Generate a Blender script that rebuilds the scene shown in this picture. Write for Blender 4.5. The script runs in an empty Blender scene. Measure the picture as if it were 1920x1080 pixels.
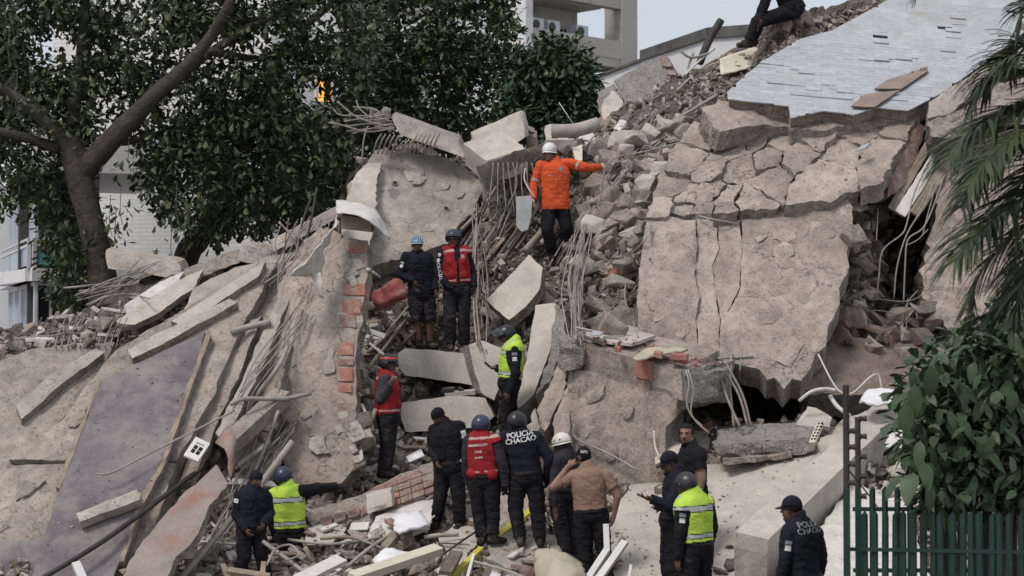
import bpy, bmesh, math, random
import numpy as np
from mathutils import Vector, Matrix, noise, geometry, Quaternion
from mathutils.bvhtree import BVHTree
R = math.radians
scn = bpy.context.scene
C = scn.collection
# ------------------------------------------------------------------ camera
FPX = 4000.0; HOR = 700.0; CAMZ = 2.2
PITCH = math.atan((HOR-540.0)/FPX)
cd = bpy.data.cameras.new('camera'); cam = bpy.data.objects.new('camera', cd); C.objects.link(cam)
cam.location = (0, 0, CAMZ); cam.rotation_euler = (R(90)+PITCH, 0, 0)
cd.sensor_width = 36.0; cd.lens = 36.0*FPX/1920.0; cd.clip_start = 0.5; cd.clip_end = 3000
cd.dof.use_dof = True; cd.dof.focus_distance = 30.0; cd.dof.aperture_fstop = 2.8
scn.camera = cam
# ------------------------------------------------------------------ sky and sun: dusk under thin even cloud
SUN_EL, SUN_AZ = R(56), R(222)
w = bpy.data.worlds.new('World'); scn.world = w; w.use_nodes = True
nt = w.node_tree; nt.nodes.clear()
sky = nt.nodes.new('ShaderNodeTexSky'); sky.sky_type = 'NISHITA'; sky.sun_disc = False
sky.sun_elevation = SUN_EL; sky.sun_rotation = SUN_AZ; sky.air_density = 1.0; sky.dust_density = 3.0; sky.ozone_density = 1.0
mixw = nt.nodes.new('ShaderNodeMixRGB'); mixw.inputs[0].default_value = 0.72
mixw.inputs[2].default_value = (7.5, 7.9, 8.6, 1)       # cloud veil over the whole sky
bg = nt.nodes.new('ShaderNodeBackground'); bg.inputs[1].default_value = 0.076
wo = nt.nodes.new('ShaderNodeOutputWorld')
nt.links.new(sky.outputs[0], mixw.inputs[1]); nt.links.new(mixw.outputs[0], bg.inputs[0]); nt.links.new(bg.outputs[0], wo.inputs[0])
sd = bpy.data.lights.new('sun', 'SUN'); sun = bpy.data.objects.new('sun', sd); C.objects.link(sun)
sd.energy = 1.5; sd.angle = R(16); sd.color = (1.0, 0.93, 0.86)
sun.rotation_euler = (R(90)-SUN_EL, 0, R(180)-SUN_AZ)
vs = scn.view_settings
vs.view_transform = 'Standard'; vs.look = 'None'; vs.gamma = 1.0; vs.use_curve_mapping = False; vs.exposure = 0.4
# ------------------------------------------------------------------ helpers
ca, sa = math.cos(PITCH), math.sin(PITCH)
def ray(px, py):
    x = (px-960.0)/FPX; y = (540.0-py)/FPX
    return Vector((x, ca - y*sa, sa + y*ca))
def P(px, py, D):
    d = ray(px, py); return Vector((0, 0, CAMZ)) + d*(D/d.y)
def rnd(seed): return random.Random(seed)
def tag(o, label, cat, group=None, kind=None):
    if label: o['label'] = label
    if cat: o['category'] = cat
    if group: o['group'] = group
    if kind: o['kind'] = kind
    return o
def empty(name, loc=(0,0,0)):
    o = bpy.data.objects.new(name, None); C.objects.link(o); o.location = loc; o.empty_display_size = 0.1
    return o
def child(o, parent):        # every object's .location is its world place; the inverse keeps it so under a parent
    o.parent = parent; o.matrix_parent_inverse = Matrix.Translation(-Vector(parent.location)); return o
STATIC = []          # (verts, tris) of what other things rest on
def obj(name, verts, faces, mats, midx=None, parent=None, smooth=False, static=False, center=True):
    verts = [Vector(v) for v in verts]
    c = Vector((0,0,0))
    if center and verts:
        lo = Vector((min(v[i] for v in verts) for i in range(3))); hi = Vector((max(v[i] for v in verts) for i in range(3)))
        c = Vector(((lo.x+hi.x)/2, (lo.y+hi.y)/2, lo.z))
    me = bpy.data.meshes.new(name); me.from_pydata([v-c for v in verts], [], faces)
    if not isinstance(mats, (list, tuple)): mats = [mats]
    for m in mats: me.materials.append(M[m] if isinstance(m, str) else m)
    if midx is not None: me.polygons.foreach_set('material_index', midx)
    if smooth: me.polygons.foreach_set('use_smooth', [True]*len(me.polygons))
    me.update()
    o = bpy.data.objects.new(name, me); C.objects.link(o); o.location = c
    if parent is not None: child(o, parent)
    if static: STATIC.append((verts, faces))
    return o
def build_bvh():
    V = []; F = []
    for vs_, fs in STATIC:
        b = len(V); V += vs_; F += [tuple(i+b for i in f) for f in fs]
    return BVHTree.FromPolygons(V, F)
def catmull(pts, n=6):
    if len(pts) < 3: return pts
    out = []; p = [2*pts[0]-pts[1]] + list(pts) + [2*pts[-1]-pts[-2]]
    for i in range(1, len(p)-2):
        for k in range(n):
            t = k/n
            out.append(0.5*((2*p[i]) + (-p[i-1]+p[i+1])*t + (2*p[i-1]-5*p[i]+4*p[i+1]-p[i+2])*t*t + (-p[i-1]+3*p[i]-3*p[i+1]+p[i+2])*t**3))
    out.append(pts[-1]); return out
def tube_geo(pts, rad, seg=6, caps=True):
    V = []; F = []; n = len(pts); up = None
    for i, p in enumerate(pts):
        d = (pts[min(i+1, n-1)] - pts[max(i-1, 0)])
        d = d.normalized() if d.length > 1e-9 else Vector((0,0,1))
        if up is None:
            up = d.orthogonal().normalized()
        up = (up - d*up.dot(d)); up = up.normalized() if up.length > 1e-6 else d.orthogonal().normalized()
        s = d.cross(up); r = rad[i] if isinstance(rad, (list, tuple)) else rad
        for k in range(seg):
            a = 2*math.pi*k/seg; V.append(p + up*(math.cos(a)*r) + s*(math.sin(a)*r))
    for i in range(n-1):
        for k in range(seg):
            F.append((i*seg+k, i*seg+(k+1)%seg, (i+1)*seg+(k+1)%seg, (i+1)*seg+k))
    if caps: F.append(tuple(range(seg))[::-1]); F.append(tuple((n-1)*seg+k for k in range(seg)))
    return V, F
def nz(p, s=1.0, off=0.0): return noise.noise(Vector(p)*s + Vector((off, off*1.7, -off)))
def fbm(p, s, oc=4):
    return noise.fractal(Vector(p)*s, 0.9, 2.0, oc)
# ------------------------------------------------------------------ materials
M = {}
def mat(name, col, rough=0.9, var=0.25, scale=2.0, bump=0.3, bscale=30.0, bdist=0.01, spec=0.2, metal=0.0, col2=None, fine=0.0, spots=None, coat=0.0, cracks=0.0, pits=0.0, stain=0.0):
    m = bpy.data.materials.new(name); m.use_nodes = True; t = m.node_tree; b = t.nodes['Principled BSDF']
    N = t.nodes.new; L = t.links.new
    tc = N('ShaderNodeTexCoord'); oi = N('ShaderNodeObjectInfo')
    ad = N('ShaderNodeVectorMath'); ad.operation = 'ADD'
    ml = N('ShaderNodeMath'); ml.operation = 'MULTIPLY'; ml.inputs[1].default_value = 37.0
    L(oi.outputs['Random'], ml.inputs[0]); L(tc.outputs['Object'], ad.inputs[0]); L(ml.outputs[0], ad.inputs[1])
    co = ad.outputs[0]
    n1 = N('ShaderNodeTexNoise'); n1.inputs['Scale'].default_value = scale; n1.inputs['Detail'].default_value = 8; n1.inputs['Roughness'].default_value = 0.65
    L(co, n1.inputs['Vector'])
    cr = N('ShaderNodeValToRGB')
    d = tuple(max(0, c*(1-var)) for c in col) if col2 is None else col2
    l = tuple(min(1, c*(1+var)) for c in col)
    cr.color_ramp.elements[0].position = 0.32; cr.color_ramp.elements[1].position = 0.68
    cr.color_ramp.elements[0].color = (*d, 1); cr.color_ramp.elements[1].color = (*l, 1)
    L(n1.outputs[0], cr.inputs[0]); out = cr.outputs[0]
    if fine > 0:
        n3 = N('ShaderNodeTexNoise'); n3.inputs['Scale'].default_value = 45; n3.inputs['Detail'].default_value = 6; L(co, n3.inputs['Vector'])
        mr = N('ShaderNodeMapRange'); mr.inputs[1].default_value = 0.3; mr.inputs[2].default_value = 0.7; mr.inputs[3].default_value = 1-fine; mr.inputs[4].default_value = 1+fine*0.6
        L(n3.outputs[0], mr.inputs[0]); mx = N('ShaderNodeMixRGB'); mx.blend_type = 'MULTIPLY'; mx.inputs[0].default_value = 1
        L(out, mx.inputs[1]); L(mr.outputs[0], mx.inputs[2]); out = mx.outputs[0]
    if stain > 0:
        for sc_, vec, lo_, hi_ in ((0.5, (1,1,1), 1-stain, 1+stain*0.35), (1.0, (5.5,5.5,0.7), 1-stain*0.75, 1+stain*0.3)):
            mp = N('ShaderNodeMapping'); mp.inputs['Scale'].default_value = vec; L(co, mp.inputs[0])
            ns = N('ShaderNodeTexNoise'); ns.inputs['Scale'].default_value = sc_; ns.inputs['Detail'].default_value = 7; ns.inputs['Roughness'].default_value = 0.6; L(mp.outputs[0], ns.inputs['Vector'])
            mr = N('ShaderNodeMapRange'); mr.inputs[1].default_value = 0.34; mr.inputs[2].default_value = 0.62; mr.inputs[3].default_value = lo_; mr.inputs[4].default_value = hi_; L(ns.outputs[0], mr.inputs[0])
            mx = N('ShaderNodeMixRGB'); mx.blend_type = 'MULTIPLY'; mx.inputs[0].default_value = 1; L(out, mx.inputs[1]); L(mr.outputs[0], mx.inputs[2]); out = mx.outputs[0]
    if spots is not None:
        sc, amt, scol = spots
        n4 = N('ShaderNodeTexNoise'); n4.inputs['Scale'].default_value = sc; n4.inputs['Detail'].default_value = 10; n4.inputs['Roughness'].default_value = 0.7; L(co, n4.inputs['Vector'])
        r4 = N('ShaderNodeValToRGB'); r4.color_ramp.elements[0].position = 0.6-amt*0.2; r4.color_ramp.elements[1].position = 0.72-amt*0.15; L(n4.outputs[0], r4.inputs[0])
        mx = N('ShaderNodeMixRGB'); mx.inputs[2].default_value = (*scol, 1); L(r4.outputs[0], mx.inputs[0]); L(out, mx.inputs[1]); out = mx.outputs[0]
    L(out, b.inputs['Base Color'])
    b.inputs['Roughness'].default_value = rough; b.inputs['Specular IOR Level'].default_value = spec; b.inputs['Metallic'].default_value = metal
    if coat: b.inputs['Coat Weight'].default_value = coat; b.inputs['Coat Roughness'].default_value = 0.15
    hgt = None
    if cracks > 0:
        ds = N('ShaderNodeTexNoise'); ds.inputs['Scale'].default_value = 2.2; ds.inputs['Detail'].default_value = 7; ds.inputs['Roughness'].default_value = 0.7; L(co, ds.inputs['Vector'])
        sc_ = N('ShaderNodeVectorMath'); sc_.operation = 'SCALE'; sc_.inputs['Scale'].default_value = 0.9; L(ds.outputs['Color'], sc_.inputs[0])
        a2 = N('ShaderNodeVectorMath'); a2.operation = 'ADD'; L(co, a2.inputs[0]); L(sc_.outputs[0], a2.inputs[1])
        vo = N('ShaderNodeTexVoronoi'); vo.feature = 'DISTANCE_TO_EDGE'; vo.inputs['Scale'].default_value = 1.1; L(a2.outputs[0], vo.inputs['Vector'])
        mk = N('ShaderNodeTexNoise'); mk.inputs['Scale'].default_value = 0.9; mk.inputs['Detail'].default_value = 3; L(co, mk.inputs['Vector'])
        wd = N('ShaderNodeMapRange'); wd.inputs[1].default_value = 0.45; wd.inputs[2].default_value = 0.7; wd.inputs[3].default_value = 0.0008; wd.inputs[4].default_value = 0.014*cracks; L(mk.outputs[0], wd.inputs[0])
        dv = N('ShaderNodeMath'); dv.operation = 'DIVIDE'; L(vo.outputs['Distance'], dv.inputs[0]); L(wd.outputs[0], dv.inputs[1])
        cl = N('ShaderNodeClamp'); L(dv.outputs[0], cl.inputs[0])
        r5 = N('ShaderNodeMapRange'); r5.inputs[3].default_value = 0.35; r5.inputs[4].default_value = 1.0; L(cl.outputs[0], r5.inputs[0])
        mx = N('ShaderNodeMixRGB'); mx.blend_type = 'MULTIPLY'; mx.inputs[0].default_value = 1; L(out, mx.inputs[1]); L(r5.outputs[0], mx.inputs[2]); out = mx.outputs[0]
        L(out, b.inputs['Base Color']); hgt = cl.outputs[0]
    if bump > 0:
        n2 = N('ShaderNodeTexNoise'); n2.inputs['Scale'].default_value = bscale; n2.inputs['Detail'].default_value = 8; n2.inputs['Roughness'].default_value = 0.62
        n5 = N('ShaderNodeTexNoise'); n5.inputs['Scale'].default_value = bscale*0.27; n5.inputs['Detail'].default_value = 6; n5.inputs['Roughness'].default_value = 0.6
        L(co, n2.inputs['Vector']); L(co, n5.inputs['Vector'])
        ma = N('ShaderNodeMath'); ma.operation = 'MULTIPLY_ADD'; ma.inputs[1].default_value = 2.2; L(n5.outputs[0], ma.inputs[0]); L(n2.outputs[0], ma.inputs[2]); h = ma.outputs[0]
        if hgt is not None:
            m6 = N('ShaderNodeMath'); m6.operation = 'MULTIPLY_ADD'; m6.inputs[1].default_value = 0.6; L(hgt, m6.inputs[0]); L(h, m6.inputs[2]); h = m6.outputs[0]
        if pits > 0:
            vp = N('ShaderNodeTexNoise'); vp.inputs['Scale'].default_value = 16; vp.inputs['Detail'].default_value = 9; vp.inputs['Roughness'].default_value = 0.7; L(co, vp.inputs['Vector'])
            rp_ = N('ShaderNodeMapRange'); rp_.inputs[1].default_value = 0.30; rp_.inputs[2].default_value = 0.42; L(vp.outputs[0], rp_.inputs[0])
            m7 = N('ShaderNodeMath'); m7.operation = 'MULTIPLY_ADD'; m7.inputs[1].default_value = pits; L(rp_.outputs[0], m7.inputs[0]); L(h, m7.inputs[2]); h = m7.outputs[0]
        bp = N('ShaderNodeBump'); bp.inputs['Strength'].default_value = bump; bp.inputs['Distance'].default_value = bdist
        L(h, bp.inputs['Height']); L(bp.outputs[0], b.inputs['Normal'])
    M[name] = m; return m
def emit(name, col, s):
    m = bpy.data.materials.new(name); m.use_nodes = True; b = m.node_tree.nodes['Principled BSDF']
    b.inputs['Base Color'].default_value = (*col, 1); b.inputs['Emission Color'].default_value = (*col, 1); b.inputs['Emission Strength'].default_value = s
    M[name] = m
CB = dict(bump=0.75, bscale=24.0, bdist=0.022, fine=0.2)
mat('plaster', (0.415,0.347,0.300), stain=0.28, var=0.15, scale=1.3, spots=(2.2,0.1,(0.34,0.272,0.232)), cracks=0.9, pits=0.9, **CB)      # dusty render with pinkish earth
mat('plaster_l', (0.385,0.330,0.285), stain=0.3, var=0.18, scale=0.8, spots=(2.0,0.2,(0.30,0.25,0.212)), cracks=0.7, pits=1.0, **CB)
mat('concrete', (0.43,0.382,0.337), stain=0.22, var=0.14, scale=1.0, spots=(2.5,0.1,(0.33,0.288,0.25)), cracks=0.7, pits=0.7, **CB)
mat('concrete_pale', (0.50,0.452,0.40), stain=0.16, var=0.11, scale=0.9, spots=(3.5,0.15,(0.36,0.32,0.28)), cracks=0.35, pits=0.25, bump=0.5, bscale=34, bdist=0.012, fine=0.14)
mat('concrete_grey', (0.32,0.298,0.278), var=0.25, scale=3.0, bump=1.0, bscale=26, bdist=0.04, fine=0.28, pits=0.8)
mat('broken', (0.37,0.315,0.272), var=0.3, scale=5.0, bump=1.0, bscale=24, bdist=0.045, fine=0.3, pits=0.8)
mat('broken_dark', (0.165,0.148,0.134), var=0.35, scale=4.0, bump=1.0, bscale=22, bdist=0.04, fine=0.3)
mat('bare', (0.235,0.21,0.185), var=0.2, scale=3.0, bump=0.6, bscale=26, fine=0.2)
mat('dirt_gap_shade', (0.15,0.127,0.108), var=0.4, scale=2.5, bump=1.0, bscale=14, bdist=0.06, fine=0.35)  # heap soil, colour darkened to paint in the shade of deep gaps
mat('earth', (0.235,0.185,0.155), var=0.3, scale=3.0, bump=0.9, bscale=18, bdist=0.04, fine=0.3)
mat('brick', (0.37,0.172,0.13), var=0.2, scale=5.0, bump=0.6, bscale=34, bdist=0.015, fine=0.25, spots=(5,0.5,(0.38,0.30,0.255)))
mat('brick_dark', (0.255,0.152,0.125), var=0.3, scale=5.0, bump=0.7, bscale=30, bdist=0.02, fine=0.25, spots=(6,0.75,(0.31,0.265,0.235)))
mat('tile', (0.415,0.438,0.46), rough=0.6, var=0.10, scale=2.0, bump=0.1, fine=0.08, stain=0.12, spots=(1.5,0.35,(0.37,0.35,0.33)), spec=0.3)
mat('tile_brown', (0.27,0.21,0.18), rough=0.7, var=0.2, scale=3, fine=0.15)
mat('purple', (0.185,0.156,0.174), stain=0.2, cracks=0.25, rough=0.85, var=0.2, scale=1.6, bump=0.3, fine=0.14, spots=(1.8,0.75,(0.25,0.222,0.218)))
mat('wood', (0.28,0.225,0.175), var=0.35, scale=4, bump=0.5, fine=0.2)
mat('wood_dark', (0.15,0.12,0.10), var=0.4, scale=4, bump=0.5, fine=0.25)
mat('rebar', (0.30,0.265,0.235), rough=0.8, var=0.3, scale=8, bump=0.4, bscale=80, spec=0.3)
mat('pipe', (0.33,0.30,0.265), rough=0.75, var=0.25, scale=5, bump=0.2)
mat('iron_dark', (0.05,0.047,0.045), rough=0.6, var=0.3, scale=6, bump=0.2)
mat('white_metal', (0.62,0.61,0.59), rough=0.5, var=0.12, scale=3, bump=0.15, spec=0.4, fine=0.08)
mat('white_sheet', (0.60,0.575,0.54), rough=0.6, var=0.15, scale=4, bump=0.2, fine=0.1, spots=(6,0.2,(0.4,0.35,0.3)))
mat('cloth_white', (0.70,0.70,0.72), rough=0.9, var=0.1, scale=5, bump=0.4, bscale=15)
mat('sack', (0.45,0.40,0.31), rough=0.9, var=0.15, scale=3, bump=0.4, bscale=60)
mat('pink_duct', (0.29,0.245,0.22), rough=0.8, var=0.15, scale=2, bump=0.3, fine=0.15, spots=(1.6,0.55,(0.30,0.16,0.13)))
mat('red_bag', (0.30,0.085,0.08), rough=0.7, var=0.3, scale=4, bump=0.4, spots=(4,0.5,(0.30,0.22,0.19)))
mat('yellow', (0.55,0.47,0.09), rough=0.7, var=0.15, scale=5, bump=0.2, fine=0.15)
mat('cream', (0.58,0.54,0.43), rough=0.8, var=0.1, scale=3, bump=0.2, fine=0.1)
mat('blue_net', (0.06,0.075,0.14), rough=0.8, var=0.4, scale=8, bump=0.4)
mat('grey_plastic', (0.27,0.28,0.28), rough=0.6, var=0.2, scale=4, bump=0.1, fine=0.1)
mat('black_hole', (0.02,0.018,0.016), rough=0.9, var=0.2, bump=0.2)
mat('ground', (0.22,0.195,0.17), var=0.3, scale=0.8, bump=0.8, bscale=10, bdist=0.03, fine=0.3)
# people
mat('navy', (0.0115,0.0125,0.021), rough=0.85, var=0.3, scale=6, bump=0.35, bscale=30, bdist=0.01, fine=0.25)
mat('black_cloth', (0.0105,0.0105,0.013), rough=0.85, var=0.3, scale=6, bump=0.35, bscale=30, bdist=0.01, fine=0.25)
mat('trouser', (0.012,0.012,0.016), rough=0.9, var=0.3, scale=4, bump=0.4, bscale=22, bdist=0.012, fine=0.25, spots=(5,0.1,(0.06,0.052,0.045)))
mat('trouser_dusty', (0.020,0.019,0.024), rough=0.9, var=0.35, scale=4, bump=0.4, bscale=22, bdist=0.012, fine=0.25, spots=(4,0.35,(0.085,0.075,0.07)))
mat('boot', (0.022,0.019,0.017), rough=0.7, var=0.3, scale=6, bump=0.3, spots=(6,0.5,(0.10,0.085,0.07)))
mat('grey_shirt', (0.055,0.052,0.056), rough=0.9, var=0.25, scale=5, bump=0.35, bscale=28)
mat('plum_shirt', (0.030,0.027,0.036), rough=0.9, var=0.25, scale=5, bump=0.35, bscale=28)
mat('orange', (0.60,0.092,0.03), rough=0.85, var=0.15, scale=5, bump=0.35, bscale=28, fine=0.12)
mat('red_vest', (0.28,0.018,0.022), rough=0.8, var=0.25, scale=6, bump=0.3, bscale=30, fine=0.15)
mat('hivis', (0.47,0.68,0.085), rough=0.7, var=0.1, scale=5, bump=0.3, bscale=25, fine=0.1)
mat('reflect', (0.40,0.41,0.41), rough=0.5, var=0.12, scale=10, bump=0.1, spec=0.5)
mat('reflect_pink', (0.42,0.30,0.29), rough=0.6, var=0.12, scale=10, bump=0.1)
mat('tan_shirt', (0.255,0.165,0.125), rough=0.9, var=0.12, scale=4, bump=0.45, bscale=16, bdist=0.015, fine=0.1)
mat('skin_dark', (0.11,0.06,0.043), rough=0.6, var=0.12, scale=8, bump=0.1, spec=0.35)
mat('skin_mid', (0.25,0.14,0.102), rough=0.6, var=0.1, scale=8, bump=0.1, spec=0.35)
mat('skin_brown', (0.135,0.075,0.055), rough=0.6, var=0.1, scale=8, bump=0.1, spec=0.35)
mat('hair', (0.012,0.010,0.009), rough=0.7, var=0.3, scale=30, bump=0.8, bscale=120)
mat('lip', (0.10,0.05,0.045), rough=0.5, var=0.05, bump=0)
mat('eye', (0.015,0.012,0.012), rough=0.2, var=0.05, bump=0, spec=0.6)
mat('helmet_black', (0.018,0.019,0.023), rough=0.34, var=0.2, scale=4, bump=0, spec=0.5, spots=(5,0.2,(0.05,0.048,0.046)))
mat('helmet_blue', (0.028,0.038,0.075), rough=0.32, var=0.15, scale=4, bump=0, spec=0.5)
mat('helmet_white', (0.66,0.66,0.67), rough=0.4, var=0.06, scale=4, bump=0.05, spec=0.4)
mat('helmet_cream', (0.60,0.59,0.54), rough=0.45, var=0.08, scale=4, bump=0.05, spec=0.4)
mat('helmet_lightblue', (0.20,0.33,0.45), rough=0.25, var=0.2, scale=6, bump=0, spec=0.5)
mat('red_stripe', (0.42,0.05,0.05), rough=0.4, var=0.1, bump=0)
mat('visor', (0.20,0.22,0.26), rough=0.08, var=0.05, bump=0, spec=0.6)
M['visor'].node_tree.nodes['Principled BSDF'].inputs['Alpha'].default_value = 0.45
mat('print_white', (0.62,0.62,0.62), rough=0.8, var=0.06, scale=20, bump=0.1)
mat('print_grey', (0.22,0.23,0.25), rough=0.8, var=0.1, scale=20, bump=0.1)
mat('phone', (0.012,0.012,0.014), rough=0.2, var=0.05, bump=0, spec=0.5)
mat('glove_white', (0.50,0.46,0.44), rough=0.9, var=0.15, scale=12, bump=0.3)
mat('glove_black', (0.018,0.017,0.018), rough=0.8, var=0.3, scale=12, bump=0.3)
mat('mask_blue', (0.40,0.45,0.50), rough=0.9, var=0.05, bump=0.1)
mat('leather', (0.016,0.014,0.013), rough=0.5, var=0.2, scale=10, bump=0.2)
# plants and buildings
def leafmat(name, a, b_, tr=0.25):
    m = bpy.data.materials.new(name); m.use_nodes = True; t = m.node_tree; b = t.nodes['Principled BSDF']; N = t.nodes.new; L = t.links.new
    tc = N('ShaderNodeTexCoord'); n1 = N('ShaderNodeTexNoise'); n1.inputs['Scale'].default_value = 1.3; n1.inputs['Detail'].default_value = 6
    L(tc.outputs['Object'], n1.inputs['Vector']); g = N('ShaderNodeNewGeometry')
    mth = N('ShaderNodeMath'); mth.operation = 'MULTIPLY_ADD'; mth.inputs[1].default_value = 0.45; L(g.outputs['Random Per Island'], mth.inputs[0]); L(n1.outputs[0], mth.inputs[2])
    cr = N('ShaderNodeValToRGB'); cr.color_ramp.elements[0].position = 0.45; cr.color_ramp.elements[1].position = 0.95
    cr.color_ramp.elements[0].color = (*a, 1); cr.color_ramp.elements[1].color = (*b_, 1); L(mth.outputs[0], cr.inputs[0]); L(cr.outputs[0], b.inputs['Base Color'])
    b.inputs['Roughness'].default_value = 0.5; b.inputs['Specular IOR Level'].default_value = 0.3
    M[name] = m
leafmat('leaf_tree', (0.030,0.042,0.020), (0.085,0.108,0.046))
leafmat('leaf_green', (0.022,0.046,0.022), (0.062,0.105,0.045))
leafmat('leaf_bush', (0.022,0.046,0.022), (0.068,0.115,0.05))
leafmat('leaf_palm', (0.020,0.034,0.013), (0.066,0.088,0.034))
mat('bark', (0.075,0.064,0.055), var=0.3, scale=5, bump=0.9, bscale=14, bdist=0.04, fine=0.3)
mat('bld_white', (0.75,0.75,0.76), var=0.08, scale=0.6, bump=0.2, bscale=8, fine=0.06, spots=(0.8,0.2,(0.45,0.45,0.44)))
mat('bld_conc', (0.45,0.425,0.385), var=0.12, scale=0.7, bump=0.3, bscale=8, fine=0.1, spots=(0.9,0.25,(0.27,0.255,0.235)))
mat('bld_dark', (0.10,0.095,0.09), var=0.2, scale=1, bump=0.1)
mat('coping', (0.13,0.125,0.115), var=0.4, scale=2, bump=0.3, fine=0.25)
mat('frame_white', (0.60,0.61,0.63), rough=0.5, var=0.06, bump=0.05)
mat('glass', (0.10,0.125,0.16), rough=0.12, var=0.3, scale=0.7, bump=0, spec=0.6)
mat('glass_pale', (0.38,0.46,0.58), rough=0.15, var=0.12, scale=0.7, bump=0, spec=0.6)
mat('glass_dark', (0.02,0.022,0.026), rough=0.15, var=0.2, bump=0, spec=0.5)
mat('teal', (0.13,0.34,0.33), rough=0.3, var=0.15, bump=0)
mat('fence_green', (0.016,0.045,0.036), rough=0.55, var=0.2, scale=5, bump=0.15, spec=0.35, fine=0.15)
emit('lit_orange', (1.0,0.42,0.06), 0.75)
emit('lit_lamp', (0.95,0.9,0.75), 0.9)
# painted brick for the far wall: too far away to tell the bricks apart
def brickmat(name, col):
    m = mat(name, col, var=0.06, scale=0.5, bump=0, fine=0.05); t = m.node_tree; b = t.nodes['Principled BSDF']; N = t.nodes.new; L = t.links.new
    tc = N('ShaderNodeTexCoord'); mp = N('ShaderNodeMapping'); mp.inputs['Rotation'].default_value = (R(90),0,0); bk = N('ShaderNodeTexBrick')
    bk.inputs['Scale'].default_value = 1.0; bk.inputs['Brick Width'].default_value = 0.34; bk.inputs['Row Height'].default_value = 0.10; bk.inputs['Mortar Size'].default_value = 0.012
    bk.inputs['Color1'].default_value = (*col,1); bk.inputs['Color2'].default_value = tuple(c*0.9 for c in col)+(1,); bk.inputs['Mortar'].default_value = tuple(c*0.8 for c in col)+(1,)
    L(tc.outputs['Object'], mp.inputs[0]); L(mp.outputs[0], bk.inputs['Vector']); L(bk.outputs[0], b.inputs['Base Color'])
    bp = N('ShaderNodeBump'); bp.inputs['Strength'].default_value = 0.5; bp.invert = True; L(bk.outputs['Fac'], bp.inputs['Height']); L(bp.outputs[0], b.inputs['Normal'])
brickmat('bld_brick', (0.85,0.83,0.80))
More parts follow.
